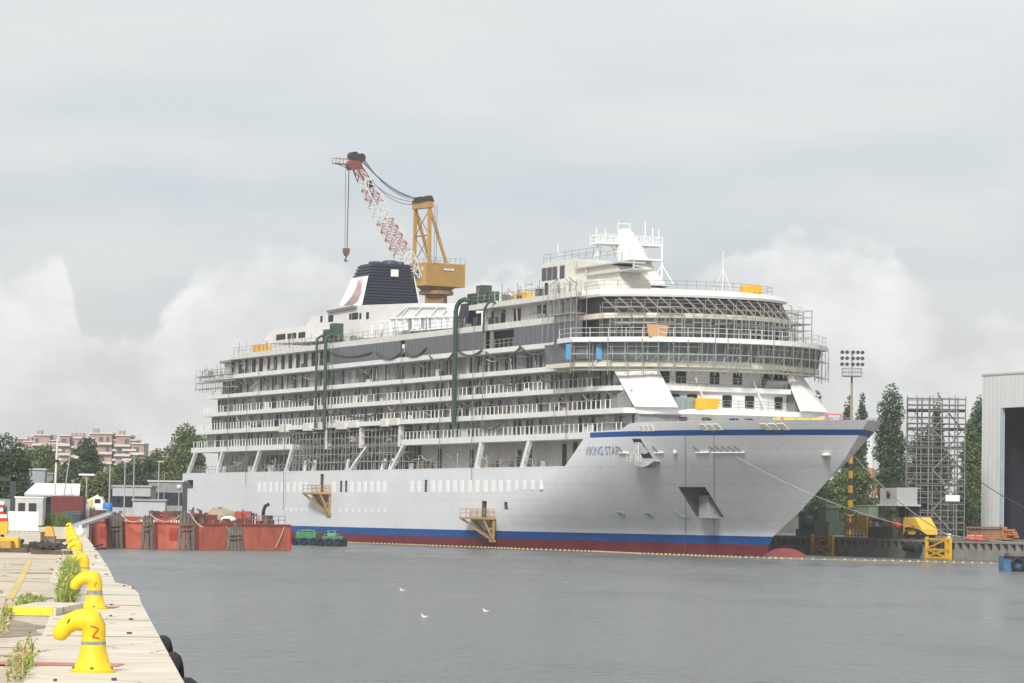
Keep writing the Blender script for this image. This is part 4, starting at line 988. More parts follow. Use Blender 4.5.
# big white shed with an open door
ps = at(981, 533, 470); SHt = float((np.array(ps)-SC)@Wv); SHs = float((np.array(ps)-SC)@U)
th = yt('shipyard_shed', 'tall white shipyard shed with a huge dark open doorway', 'shed', SHs, SHt)
Hs = zz(981, 376, 470)-QZ; Hd = zz(1002, 407, 462)-QZ; sd = side(1000.5, 450, SHt)[0]-SHs
MB().box(0, sd, 0, .6, 0, Hs).box(sd, 60, 0, .6, Hd, Hs).box(sd+26, 60, 0, .6, 0, Hd).box(0, .6, .6, 38, 0, Hs).box(59.4, 60, .6, 38, 0, Hs).box(0, 60, 37.4, 38, 0, Hs).build('wall', SHEDW, th)
MB().box(.7, 59.3, 36.8, 37.2, 0, Hs).box(.7, 1.0, .7, 37, 0, Hs).box(59, 59.3, .7, 37, 0, Hs).box(.7, 59.3, .7, 37, Hs-.4, Hs-.1).build('shade_lining', mat('shed_inside_shade', (.014, .017, .026), .8, var=.5, scale=.15), th)  # added near-black lining, paints the lit interior as deep shade
MB().box(sd-.02, sd+.28, -.05, .25, 0, Hd).build('door_edge', mat('edge_blue', (.36, .50, .58), .5), th)
mb = MB()
for s_ in np.arange(.02, 60, 1.1): mb.box(s_, s_+.05, -.03, 0.02, Hd+.1 if s_ > sd-.1 else 0, Hs)
mb.build('cladding_rib', mat('rib_white', (.60, .61, .60), .5), th)
MB().box(-.1, 60.2, -.1, 38.1, Hs, Hs+.25).build('roof_edge', mat('edge_grey', (.5, .5, .5), .5), th)
# yard clutter
def machine(name, x0, x1, y0, y1, t, m, label, cat, depth=2., extra=None):
    s0, z1 = side(x0, y0, t); s1, _ = side(x1, y0, t); _, z0 = side((x0+x1)/2, y1, t); z0 = max(z0, QZ)
    th = yt(name, label, cat, (s0+s1)/2, t, z0); L = s1-s0; H = z1-z0
    return th, L, H
th, L, H = machine('winch_house', 815, 829, 505, 535, -20, PGREEN, 'pale green stepped winch house on the quay right of the ship\'s stem', 'winch')
MB().box(-L/2, L/2, 0, 2.4, 0, H*.45).build('base', PGREEN, th, bevel=.05); MB().box(-L*.3, L*.25, .1, 2, H*.45, H*.9).build('upper_cabin', PGREEN, th, bevel=.05); MB().box(-L*.36, L*.33, 0, 2.1, H*.9, H).build('cap', mat('cap_green', (.24, .33, .22), .5), th)
mb = MB()
for k in range(4): mb.box(-L*.4+k*L*.2, -L*.4+k*L*.2+.12, -.06, 0.02, .1, H*.4)
mb.build('rib', mat('rib_green', (.12, .17, .11), .5), th)
th, L, H = machine('green_cabinet', 857, 869, 506, 518, -26, PGREEN, 'small pale green cabinet on legs behind the orange rack', 'cabinet')
MB().box(-L/2, L/2, 0, 1.4, 0, H).build('body', PGREEN, th, bevel=.05)
mb = MB()
for x in (-L/2+.1, L/2-.1):
    for y in (.1, 1.3): mb.bar((x, y, 0), (x, y, -(th.location.z-QZ)), .12)
mb.build('leg', RUSTY, th)
MB().box(-L/2-.1, L/2+.1, -.1, 1.5, H, H+.12).build('lid', mat('cap_green'  , (.24, .33, .22)), th)
th, L, H = machine('storage_rack', 845, 866, 516, 537, -19, YELLOW, 'orange and yellow upright steel rack on the quay behind the bow', 'rack')
mb = MB()
for k in range(7): mb.bar((-L/2+L*k/6, 0, 0), (-L/2+L*k/6, 0, H), .16); mb.bar((-L/2+L*k/6, 1, 0), (-L/2+L*k/6, 1, H), .16)
for z in (.2, H*.5, H-.1): mb.bar((-L/2, 0, z), (L/2, 0, z), .14); mb.bar((-L/2, 1, z), (L/2, 1, z), .14)
mb.build('frame', mat('rack_orange', (.40, .18, .04), .6), th)
MB().box(L*.12, L*.5, -.1, .3, .4, H+.1).build('yellow_panel', YELLOW, th)
th, L, H = machine('yellow_machine', 903, 922, 517, 541, -18.5, YELLOW, 'yellow mobile machine with a sloping hood and long boom on the quay', 'machine')
MB().prism([(-L*.5, 0, .5), (L*.5, 0, .5), (L*.5, 0, H*.45), (L*.12, 0, H), (-L*.45, 0, H*.97), (-L*.5, 0, H*.8)], (0, 2.2, 0)).build('hood', mat('machine_yellow', (.80, .47, .05), .45, var=.1), th, bevel=.06)
MB().box(-L*.42, L*.42, .1, 2.1, .05, .5).build('chassis', DARK, th)
for x in (-L*.3, L*.3): MB().tube([(x, -.15, .45), (x, .25, .45)], .45, 14).build('wheel', BLACK, th, smooth=True)
MB().bar((-L*.3, -.15, H*.45), (L*.1, -.2, H*.55), .22).bar((L*.1, -.2, H*.55), (L*.95, -.2, H*.1), .2).build('boom', DARK, th)
MB().box(-L*.75, -L*.5, .2, 2, .4, H*.98).build('engine_block', mat('engine_dark', (.10, .09, .06), .6, var=.4), th)
th, L, H = machine('red_float', 893.5, 902, 521, 530, -18, RED, 'round red buoy hung beside the yellow machine', 'buoy')
MB().ellip((0, 0, H/2), (.45, .45, .45), 14, 9).build('ball', mat('buoy_red', (.62, .04, .05), .4), th, smooth=True); MB().bar((0, 0, H), (0, 0, H+.4), .1).bar((0, .2, 0), (0, .3, -2), .12).build('mount', DARK, th)
th, L, H = machine('site_cabin', 880, 897, 488, 504, -27, GREYB, 'small grey site cabin up on a dark frame left of the scaffold tower', 'cabin')
zc = th.location.z-QZ
MB().box(-L/2, L/2, 0, 3, 0, H).build('body', mat('cabin_grey', (.40, .41, .40), .6), th, bevel=.04); MB().box(-L/2-.4, L/2+.6, -.2, 3.2, -.25, 0).build('floor_frame', mat('cabin_frame', (.5, .5, .48), .6), th)
mb = MB()
for x in (-L/2, L/2):
    for y in (.1, 2.9): mb.bar((x, y, -.2), (x, y, -zc), .25)
mb.build('leg', DARK, th); MB().box(-.5, .5, -.03, .03, .7, 1.7).build('window', DGLASS, th)
th, L, H = machine('dark_container', 897, 909, 489, 538, -29, DARK, 'dark upright steel housing between the grey cabin and the scaffold tower', 'housing')
MB().box(-L/2, L/2, 0, 3, 0, H).build('body', mat('housing_dark', (.035, .04, .045), .6, var=.4), th); MB().box(-L*.4, L*.4, -.05, .02, .2, H*.8).build('door', DARK, th); MB().box(-L/2-.1, L/2+.1, -.1, 3.1, H, H+.2).build('roof', GREYB, th)
th, L, H = machine('pump_unit', 868, 893, 519, 539, -19.5, DARK, 'dark rusty pump unit with pipes on the quay between the rack and the red buoy', 'pump')
MB().box(-L/2, L/2, 0, 2, 0, H*.6).build('base', mat('pump_dark', (.07, .065, .055), .7, var=.5), th); MB().tube([(-L*.35, .3, H*.6), (-L*.35, .3, H), (L*.1, .3, H*.95), (L*.3, .3, H*.5)], .28, 8).tube([(L*.1, .5, H*.5), (L*.1, .5, H*.9)], .5, 10).build('pipe', mat('pump_grey', (.14, .14, .13), .6, var=.4), th, smooth=True)
MB().box(L*.25, L*.5, -.05, 1.0, H*.6, H*1.1).build('control_box', mat('ctl_box', (.17, .13, .09), .6), th)
th, L, H = machine('green_winch', 796, 816, 512, 537, -21, GREEN, 'dark green deck winch on the quay under the overhanging bow', 'winch')
MB().box(-L/2, L/2, 0, 2.4, 0, H*.3).build('base', GREEN, th); MB().tube([(-L*.3, 1.2, H*.55), (L*.3, 1.2, H*.55)], H*.3, 16).build('drum', mat('winch_drum', (.05, .08, .06), .6), th, smooth=True); MB().box(-L*.42, -L*.3, .2, 2.2, .3, H).box(L*.3, L*.42, .2, 2.2, .3, H).build('cheek', GREEN, th)
mb = MB()
for k in range(16):
    z = .12+.26*(k//3); mb.box(-4.2+random.uniform(-.3, .3), 3.6+random.uniform(-.4, .6), (k % 3)*.7, (k % 3)*.7+.6, z, z+.22)
s0 = qs(984, -19); o = mb
th = yt('timber_stack', 'stack of rusty orange beams in front of the white shed door', 'stack', qs(986, -20), -20); mb.build('beam', mat('beam_rust', (.40, .17, .07), .8, var=.35, scale=1.), th)
MB().box(-3, -2.7, -.05, 2.2, 0, .12).box(2.2, 2.5, -.05, 2.2, 0, .12).build('bearer', TIMBER, th)
MB().bar((-4.3, -.2, 1.5), (3.9, -.2, 1.55), .18).bar((-4.2, -.1, 0), (-4.2, -.1, 1.6), .15).bar((3.5, -.1, 0), (3.5, -.1, 1.9), .15).build('frame', mat('stk', (.28, .17, .10), .8), th)
for x, lab in ((971, 'left of two red upturned dinghies on the quay edge'), (979, 'right of two red upturned dinghies on the quay edge')):
    th = yt('dinghy', lab, 'dinghy', qs(x, -17.8), -17.8, QZ, 'red dinghies on the yard quay'); mb = MB(); mb.ellip((0, 0, .1), (.9, .6, .45), 14, 8); mb.v = [(x_, y_, max(0, z_)) for x_, y_, z_ in mb.v]; mb.build('hull', mat('dinghy_red', (.5, .05, .05), .4), th, smooth=True)
    MB().box(-.7, .7, -.04, .04, .5, .6).build('keel', WHITE, th)
# yard bollard at the rope's end
th = yt('mooring_bollard', 'small pale mooring bollard on the quay where the thick rope ends', 'bollard', qs(949, -17.6), -17.6); MB().lathe([(.3, 0), (.2, .15), (.17, .5), (.3, .6), (.25, .75)], (0, 0, 0), 12).build('post', DIRTY, th, smooth=True)
rb = SW(qs(949, -17.6), -17.6, QZ+.5)
def rope(p, q, d, r, label, m=ROPE, group='mooring ropes'):
    o = solo(MB().tube(sag(p, q, d, 24), r, 6), 'mooring_rope', m, label, 'rope', group); return o
ship_mx = Matrix.Translation(Vector(SC)) @ Matrix.Rotation(HEAD, 4, 'Z')
def hw(x, y): s, t, z = hull_hit(x, y); return ship_mx @ HP(s, z, .1)
t_port = HBt(38, 12.5)
rope(ship_mx @ Vector((37.5, t_port*.9, 12.6)), rb, 1.0, .065, 'thick pale mooring rope running from the bow down to the quay bollard')
rope(hw(735, 455), SW(72, -17.8, 3.2), 4.2, .028, 'thin pale mooring rope sweeping from the bow side right across the picture')
rope(hw(826, 455), ship_mx @ Vector((38, -3, 11.3)), .0, .10, 'short dark mooring rope lying along the bow from its forward hawse hole', CABLE)
rope(SW(6, -30, 13.5), SW(66, -19, 3.0), 2.0, .05, 'dark thin cable crossing in front of the shed doorway', CABLE)
# floating oil boom along the hull and quay
path = [SW(s, 15.4+.35*math.sin(s*.21), 0) for s in np.arange(-112, 2, 2.)]
for x, y in ((640, 554.2), (690, 556), (740, 558), (785, 559.4), (830, 560.2), (880, 561.3), (940, 562.8), (1010, 564.5), (1040, 565.3)):
    d = ray(x, y); k = -HC/d[2]; path.append(Vector(np.array([0, 0, HC])+d*k))
pts = []; acc = 0
for a, b in zip(path, path[1:]):
    L = (b-a).length; nn_ = max(1, int(L/.55))
    for k in range(nn_): pts.append(a.lerp(b, k/nn_))
mb = MB(); mb.tube([Vector((p.x, p.y, .03)) for p in pts[::3]], .06, 5); 
mb.k = 1
for k, p in enumerate(pts):
    if k % 2 == 0: mb.ellip((p.x, p.y, .06), (.17, .17, .15), 6, 4)
solo(mb, 'floating_boom', [mat('boom_rope', (.30, .25, .12), .7), mat('boom_yellow', (.50, .40, .15), .5, var=.25, scale=.8)], 'long string of pale yellow floats on the water along the ship\'s waterline', 'float boom')
# blue work launch at the right edge of the frame
Yb = 318; xa = gx(999.5, Yb); th = thing('work_launch', 'weathered blue launch with a black tyre fender at the right edge of the water', 'launch', (xa+4.5, Yb, 0), math.radians(6))
l = MB(); rings = []
for x, w_, zt in ((-4.4, 1.0, 1.35), (-3.6, 1.5, 1.3), (0, 1.7, 1.25), (3, 1.6, 1.3), (4.6, .3, 1.6)): rings.append([(x, -w_, zt), (x, -w_*.85, -.3), (x, w_*.85, -.3), (x, w_, zt)])
loft(rings, True).build('hull', mat('launch_blue', (.05, .14, .25), .6, var=.35, scale=1.2, streak=.6, streakcol=(.16, .10, .07)), th)
mb = MB(); mb.bar((-4.4, -1.05, 1.3), (-3.6, -1.55, 1.25), .18).bar((-3.6, -1.55, 1.25), (3, -1.65, 1.25), .18); mb.build('rubbing_strake', BLACK, th)
ty = [(-3.3+.5*math.cos(a), -1.72, .62+.5*math.sin(a)) for a in [2*math.pi*k/16 for k in range(17)]]; MB().tube(ty, .17, 8, False).build('tyre_fender', BLACK, th, smooth=True)
MB().box(.2, 2.4, -1.0, 1.0, 1.2, 2.6).build('wheelhouse', DIRTY, th, bevel=.05); MB().box(.5, 2.0, -1.05, -.98, 1.9, 2.4).build('window', DGLASS, th); MB().box(-3.9, -3.5, -.8, .8, 1.25, 1.6).build('bollard', RUSTY, th)
# ---------------------------------------------------------------- the big yard crane behind the ship
Yc = 592; pc = at(436.5, 277, Yc); z0 = zz(426, 287, Yc); z1 = zz(426, 264, Yc)
th = thing('quay_crane', 'ochre quay crane with a red and white lattice jib rising behind the funnel', 'crane', (pc.x, pc.y, QZ), math.atan2(-.55, -.83))
a0, a1 = z0-QZ, z1-QZ; OCH = OCHRE
cab_ = MB(); cab_.box(-4, 4, -2.7, 2.7, a0, a1); cab_.build('machine_house', OCH, th, bevel=.05)
mb = MB()
for k in range(9):                                          # pressed diamond sheeting
    for zq in np.arange(a0+.25, a1-.2, .42): mb.box(-3.6+k*.82, -3.25+k*.82, 2.7, 2.74, zq, zq+.2); 
for k in range(9):
    for zq in np.arange(a0+.46, a1-.3, .42): mb.box(-3.2+k*.82, -2.85+k*.82, 2.7, 2.74, zq, zq+.2)
mb.build('side_sheeting', mat('sheet_ochre', (.42, .24, .06), .6, var=.2), th)
MB().box(3.98, 4.06, -.3, .9, a0+1.2, a0+2.4).build('cab_window', DGLASS, th); MB().box(3.98, 4.05, 1.7, 2.1, a0+2.5, a0+3.2).build('cab_window', DIRTY, th)
MB().box(-1.9, .7, 2.74, 2.80, a0+2.65, a0+3.1).build('name_plate', mat('plate_dull', (.35, .26, .14), .6), th)
mb = MB(); x = -1.7                                           # a short white maker's word, unreadable at this distance
for w_ in (.30, .18, .22, .14, .26, .20, .24): mb.box(x, x+w_, 2.80, 2.83, a0+2.72, a0+2.72+.16+w_*.55); x += w_+.07
mb.build('house_lettering', WHITE, th)
MB().tube([(0, 0, a0-.05), (0, 0, a0-.7)], [3.2, 2.4], 20).tube([(0, 0, a0-.7), (0, 0, a0-1.3)], [2.9, 2.9], 20).build('slewing_ring', mat('ring_brown', (.25, .14, .06), .6, var=.3), th)
MB().tube([(0, 0, a0-1.3), (0, 0, 13)], [2.2, 2.6], 4).build('column', mat('ring_brown', (.25, .14, .06)), th)
mb = MB()
for x in (-6, 6):
    for y in (-6, 6): mb.bar((x*.35, y*.35, 14), (x, y, 0), 1.1)
mb.bar((-6, -6, 1), (6, -6, 1), .8).bar((-6, 6, 1), (6, 6, 1), .8).bar((-3, -3, 12.5), (3, 3, 12.5), 1.4).bar((-3, 3, 12.5), (3, -3, 12.5), 1.4); mb.build('portal', OCH, th)
mb = MB()
for s_ in np.arange(-4, 4.1, 1.0):
    for y in (-2.65, 2.65): mb.bar((s_, y, a1), (s_, y, a1+.9), .06)
for y in (-2.65, 2.65): mb.bar((-4, y, a1+.9), (4, y, a1+.9), .06)
mb.build('roof_railing', STEEL, th)
at_ = zz(424, 204, Yc)-QZ
for y in (-2.4, 2.4):
    MB().bar((3.0, y, a1), (3.0, y*.9, at_+.3), .5).build('mast_leg', OCH, th); MB().bar((2.9, y*.95, at_-1.2), (-.4, y, a1), .42).build('back_stay', OCH, th)
MB().box(2.4, 3.5, -2.6, 2.6, at_-.9, at_+.1).build('head_beam', OCH, th)
mb = MB(); mb.bar((3, -2.4, a1+4.6), (3, 2.4, a1+4.6), .2).bar((3, -2.3, at_-1), (3, 2.3, a1+4.6), .1).bar((3, 2.3, at_-1), (3, -2.3, a1+4.6), .1).bar((3, -2.3, a1+.2), (3, 2.3, a1+4.6), .1).bar((3, 2.3, a1+.2), (3, -2.3, a1+4.6), .1); mb.build('mast_brace', mat('brace_dark', (.2, .14, .07), .6), th)
mb = MB()
for y in (-1.9, -.9, .9, 1.9): mb.tube([(2.9, y-.35, at_+.55), (2.9, y+.35, at_+.55)], .62, 14)
mb.box(2.3, 3.6, -2.5, 2.5, at_+.1, at_+.45); mb.build('head_sheave', mat('sheave_dark', (.045, .035, .028), .6, var=.4), th)
lad = MB()
for x in (2.0, 2.45): lad.bar((x, 3.0, a1), (x, 3.0, at_-.5), .07)
for zq in np.arange(a1, at_-.5, .45): lad.bar((2.0, 3.0, zq), (2.45, 3.0, zq), .05)
lad.build('ladder', STEEL, th)
# jib
tip = Vector((16.4, 0, zz(354, 164, Yc-8)-QZ)); root = Vector((4.2, 0, a0+1.3)); d = (tip-root); Lj = d.length; d.normalize(); nrm = Vector((-d.z, 0, d.x))
if nrm.z < 0: nrm = -nrm
def jp(f, sy, sn):
    w_ = interp(f, [(0, 1.7), (.5, 1.5), (1, .75)]); h_ = interp(f, [(0, .25), (.15, 1.0), (.7, .9), (1, .4)])
    return root+d*(Lj*f)+Vector((0, sy*w_, 0))+nrm*(sn*h_)
cells = 14; wm, rm = MB(), MB()
for k in range(cells):
    f0, f1 = k/cells, (k+1)/cells; tgt = rm if (k in (3, 4, 5, 6, 9, 10) or k >= 12) else wm
    for sy in (-1, 1):
        for sn in (-1, 1): (wm if k < 12 else rm).bar(jp(f0, sy, sn), jp(f1, sy, sn), .13)
        tgt.bar(jp(f0, sy, -1), jp(f1, sy, 1), .075); tgt.bar(jp(f0, sy, 1), jp(f1, sy, -1), .075); tgt.bar(jp(f1, sy, -1), jp(f1, sy, 1), .075)
    for sn in (-1, 1): tgt.bar(jp(f0, -1, sn), jp(f1, 1, sn), .075); tgt.bar(jp(f0, 1, sn), jp(f1, -1, sn), .06); tgt.bar(jp(f1, -1, sn), jp(f1, 1, sn), .1)
rm.m = [1]*len(rm.m); join(wm, rm); wm.build('jib', [JWHITE, JRED], th)
mb = MB(); e = tip
mb.prism([(e.x-1.1, -.7, e.z-.9), (e.x+1.0, -.7, e.z-1.2), (e.x+1.6, -.7, e.z-.2), (e.x+.4, -.7, e.z+.8), (e.x-.9, -.7, e.z+.5)], (0, 1.4, 0)); mb.build('jib_head', mat('head_maroon', (.20, .07, .065), .6, var=.25), th)
mb = MB(); mb.box(e.x+1.0, e.x+4.0, -.6, .6, e.z-.35, e.z-.2)
for x in np.arange(e.x+1.2, e.x+4.1, .7): mb.bar((x, -.6, e.z-.3), (x, -.6, e.z+.6), .07); mb.bar((x, .6, e.z-.3), (x, .6, e.z+.6), .07)
for y in (-.6, .6): mb.bar((e.x+1.1, y, e.z+.6), (e.x+4, y, e.z+.6), .07); mb.bar((e.x+.8, y, e.z-.9), (e.x+2.9, y, e.z-.3), .1)
mb.build('head_platform', mat('plat_maroon', (.26, .13, .12), .6), th)
for dx, dz in ((-.9, .95), (.35, 1.15)): 
    MB().tube([(e.x+dx, -.75, e.z+dz), (e.x+dx, .75, e.z+dz)], .75, 16).build('head_sheave', mat('sheave_dark', (.045, .035, .028)), th)
mb = MB()
for y, dd in ((-1.5, 1.0), (-.6, 1.5), (.5, 1.9), (1.3, 2.4)): mb.tube(sag((e.x-1.2, y*.5, e.z+1.0), (3.2, y, at_+.8), dd, 16), .055, 5)
q = jp(.80, 0, 1); mb.tube(sag((q.x, 0, q.z+.6), (3.2, 0, at_+.4), 1.2, 12), .05, 5); mb.tube(sag((q.x, .6, q.z+.5), (3.2, .8, at_+.2), 1.8, 12), .05, 5)
mb.build('luffing_cable', CABLE, th)
MB().box(q.x-.3, q.x+.3, -.5, .5, q.z-.5, q.z+.7).build('cable_anchor', DARK, th)
hx = e.x+1.35; hz_ = zz(346, 249, Yc-8)-QZ; mb = MB()
for y, x in ((-.45, -.55), (.3, .0), (.5, .7)): mb.tube([(hx+x, y, e.z-.9), (hx+x*.6, y*.5, hz_)], .045, 4)
mb.build('hoist_rope', CABLE, th)
mb = MB(); mb.prism([(hx-.55, -.35, hz_), (hx+.55, -.35, hz_), (hx+.5, -.35, hz_-.7), (hx+.2, -.35, hz_-1.3), (hx-.2, -.35, hz_-1.3), (hx-.5, -.35, hz_-.7)], (0, .7, 0)); mb.build('hook_block', mat('block_brown', (.16, .09, .07), .6), th, bevel=.08)
MB().tube([(hx, 0, hz_-1.2), (hx, 0, hz_-1.7), (hx+.28, 0, hz_-1.95), (hx+.1, 0, hz_-2.2), (hx-.3, 0, hz_-2.05)], .12, 7).build('hook', DARK, th, smooth=True)
# ---------------------------------------------------------------- trees
def leaves(mb, blobs, n, size, rnd, flat=.0):
    tot = sum(b[3]*b[4]*b[5] for b in blobs)
    for (x, y, z, rx, ry, rz) in blobs:
        k = int(n*(rx*ry*rz)/tot)
        for _ in range(k):
            u = rnd.gauss(0, 1), rnd.gauss(0, 1), rnd.gauss(0, 1); L = math.sqrt(sum(c*c for c in u)) or 1
            r = rnd.random()**.42*(1.12 if rnd.random() < .12 else 1.)
            c = Vector((x+u[0]/L*rx*r, y+u[1]/L*ry*r, z+u[2]/L*rz*r))
            a = Vector((rnd.gauss(0, 1), rnd.gauss(0, 1), rnd.gauss(0, .6))).normalized(); b = a.cross(Vector((rnd.gauss(0, 1), rnd.gauss(0, 1), rnd.gauss(0, 1)))).normalized()
            s = size*rnd.uniform(.6, 1.35)
            mb.k = 0 if rnd.random() < .6 else 1
            mb.quad(c-a*s*.5, c+b*s*.42, c+a*s*.5, c-b*s*.36)
def tree(kind, label, x, ytop, ybase, wpx, Y, m, group, n=2600, seed=0, zb=QZ, crown0=.18):
    rnd = random.Random(seed+int(x*7)); X = gx(x, Y); Wm = wpx/pxm(Y)*(1.18 if kind == 'broadleaf_tree' else 1); zt = zz(x, ytop, Y); H = zt-zb
    names = {'poplar_tree': 1, 'broadleaf_tree': 0, 'shrub': 2}
    th = thing(kind, label, 'tree' if kind != 'shrub' else 'shrub', (X, Y, zb), rnd.random()*.0, group)
    R = Wm/2*(1.12 if kind == 'poplar_tree' else 1.0); blobs = []
    if kind == 'poplar_tree':
        for k in range(16):
            f = k/15; z = H*(.08+.87*f); r = R*interp(f, [(0, .8), (.25, 1), (.65, .98), (.88, .72), (1, .38)])
            blobs.append((rnd.uniform(-.22, .22)*R, rnd.uniform(-.2, .2)*R, z, r*rnd.uniform(.75, 1.0), r*.85, H*.06*rnd.uniform(1., 1.5)))
            if rnd.random() < .6: blobs.append((rnd.choice((-1, 1))*R*.62*min(1, r/R+.1), 0, z+rnd.uniform(-.5, .5), r*.42, r*.4, H*.06))
    else:
        zc0 = H*crown0
        for k in range(22):
            a = rnd.random()*6.28; f = rnd.random(); rr = R*(rnd.random()**.6)*.78; z = zc0+(H-zc0)*(.12+.74*f)
            lim = math.sqrt(max(.08, 1-((f-.4)/.72)**2)) if f > .4 else 1
            br = R*rnd.uniform(.28, .46)
            blobs.append((rr*lim*math.cos(a), rr*lim*math.sin(a)*.8, z, br, br, br*rnd.uniform(.6, .9)))
        blobs.append((0, 0, H*.90, R*.4, R*.35, H*.10)); blobs.append((R*.1, 0, H*.55, R*.7, R*.6, H*.28))
    mb = MB(); leaves(mb, blobs, int(n*2.6), max(.30, 2.5/pxm(Y)), rnd)
    mb.build('crown', [m, mat(m.name+'_lighter', {LEAFD: (.06, .10, .034), LEAFM: (.11, .155, .04), LEAFL: (.16, .18, .045), LEAFP: (.07, .12, .045)}[m], .6, var=.3)], th)
    tr = MB(); r0 = max(.18, H*.018)
    tr.tube([(0, 0, 0), (rnd.uniform(-.1, .1), 0, H*.3), (rnd.uniform(-.3, .3), .1, H*.75)], [r0, r0*.75, r0*.25], 7)
    for k in range(5 if kind != 'poplar_tree' else 2):
        a = rnd.random()*6.28; z = H*rnd.uniform(.2, .5); tr.tube([(0, 0, z), (R*.3*math.cos(a), R*.3*math.sin(a), z+H*.12), (R*.6*math.cos(a), R*.6*math.sin(a), z+H*.28)], [r0*.5, r0*.35, r0*.12], 5)
    tr.build('trunk', BARK, th)
    return th
g = 'poplars behind the yard'
tree('poplar_tree', 'tall dense poplar standing alone between the bow and the scaffold tower', 890, 385, 505, 31, 545, LEAFP, g, 5200, 1)
tree('poplar_tree', 'narrow poplar directly behind the floodlight mast, on its left', 847, 396, 505, 13, 560, LEAFP, g, 2000, 2)
tree('poplar_tree', 'narrow poplar directly behind the floodlight mast, on its right', 859.5, 394, 505, 16, 560, LEAFP, g, 2200, 3)
tree('poplar_tree', 'poplar whose tip shows just right of the ship\'s front', 817, 392, 505, 13, 565, LEAFP, g, 2000, 4)
tree('poplar_tree', 'slender poplar rising behind the scaffold tower', 937, 395, 505, 13, 560, LEAFP, g, 2000, 5)
tree('poplar_tree', 'dark poplar close to the left wall of the white shed', 977, 398, 510, 22, 550, LEAFP, g, 3600, 6)
tree('broadleaf_tree', 'broad dark tree filling the background behind the scaffold tower', 928, 424, 505, 52, 570, LEAFD, 'trees behind the yard', 4200, 7, crown0=.08)
tree('broadleaf_tree', 'bushy mid green tree between the scaffold tower and the white shed', 969, 418, 505, 24, 530, LEAFM, 'trees behind the yard', 3000, 8, crown0=.06)
tree('broadleaf_tree', 'low green tree behind the banded floodlight mast, under the bow', 852, 466, 520, 46, 540, LEAFM, 'trees behind the yard', 3600, 9, crown0=.05)
tree('broadleaf_tree', 'dark low tree behind the green winches under the bow', 822, 478, 522, 40, 555, LEAFD, 'trees behind the yard', 2600, 10, crown0=.05)
tree('shrub', 'dark shrub behind the site cabin', 908, 480, 522, 40, 520, LEAFD, 'trees behind the yard', 2200, 11, crown0=.02)
tree('shrub', 'dark shrub at the foot of the shed wall', 962, 490, 522, 40, 500, LEAFD, 'trees behind the yard', 2200, 12, crown0=.02)
Yw = 590; xa, xb = gx(760, Yw), gx(1010, Yw); th = thing('sky_cover_building', 'long low dark building added behind the yard machines to cover bright sky', 'sky_cover_building', ((xa+xb)/2, Yw, QZ)); w2 = (xb-xa)/2; h = zz(880, 506, Yw)-QZ  # added dark building, covers the bright sky gap under the bow
MB().box(-w2, w2, 0, 9, 0, h).build('wall', mat('sky_cover_wall', (.10, .10, .095), .8, var=.3, scale=.2), th); MB().prism([(-w2-.3, -.4, h), (w2+.3, -.4, h), (w2+.3, 4.5, h+1.3), (-w2-.3, 4.5, h+1.3)], (0, 0, .15)).build('roof', mat('sky_cover_roof', (.20, .20, .19), .7), th)
for k in range(9): MB().box(-w2+2+k*4.6, -w2+4.2+k*4.6, -.05, .03, h*.35, h*.8).build('window', DGLASS, th)
# small orange and white house seen between trunks
Yh = 610; xa = gx(862, Yh); xb = gx(882, Yh); th = thing('brick_house', 'small orange house glimpsed between the poplars right of the bow', 'house', ((xa+xb)/2, Yh, QZ))
w2 = (xb-xa)/2; zt = zz(870, 478, Yh)-QZ
MB().box(-w2, w2, 0, 7, 0, zt).build('wall', mat('house_orange', (.50, .26, .14), .8, var=.15), th); MB().prism([(-w2-.3, -.3, zt), (w2+.3, -.3, zt), (0, -.3, zt+1.8)], (0, 7.6, 0)).build('roof', mat('house_roof', (.42, .2, .13), .8), th)
for x in (-.9, .6): MB().box(x-.4, x+.4, -.05, .05, zt*.45, zt*.7).build('window', DIRTY, th)
xa = gx(868, 600); th = thing('chimney_tower', 'white slender tower with one red band glimpsed right of the bow tip', 'tower', (xa, 600, QZ)); zt = zz(868, 428, 600)-QZ
mb = MB()
for k in range(8): mb.k = 1 if k == 4 else 0; mb.box(-.5, .5, -.5, .5, zt*k/8, zt*(k+1)/8)
mb.build('shaft', [mat('tower_white', (.66, .66, .64), .6), mat('tower_red', (.5, .22, .15), .7)], th); MB().box(-.8, .8, -.8, .8, zt, zt+.4).build('cap', GREYB, th)
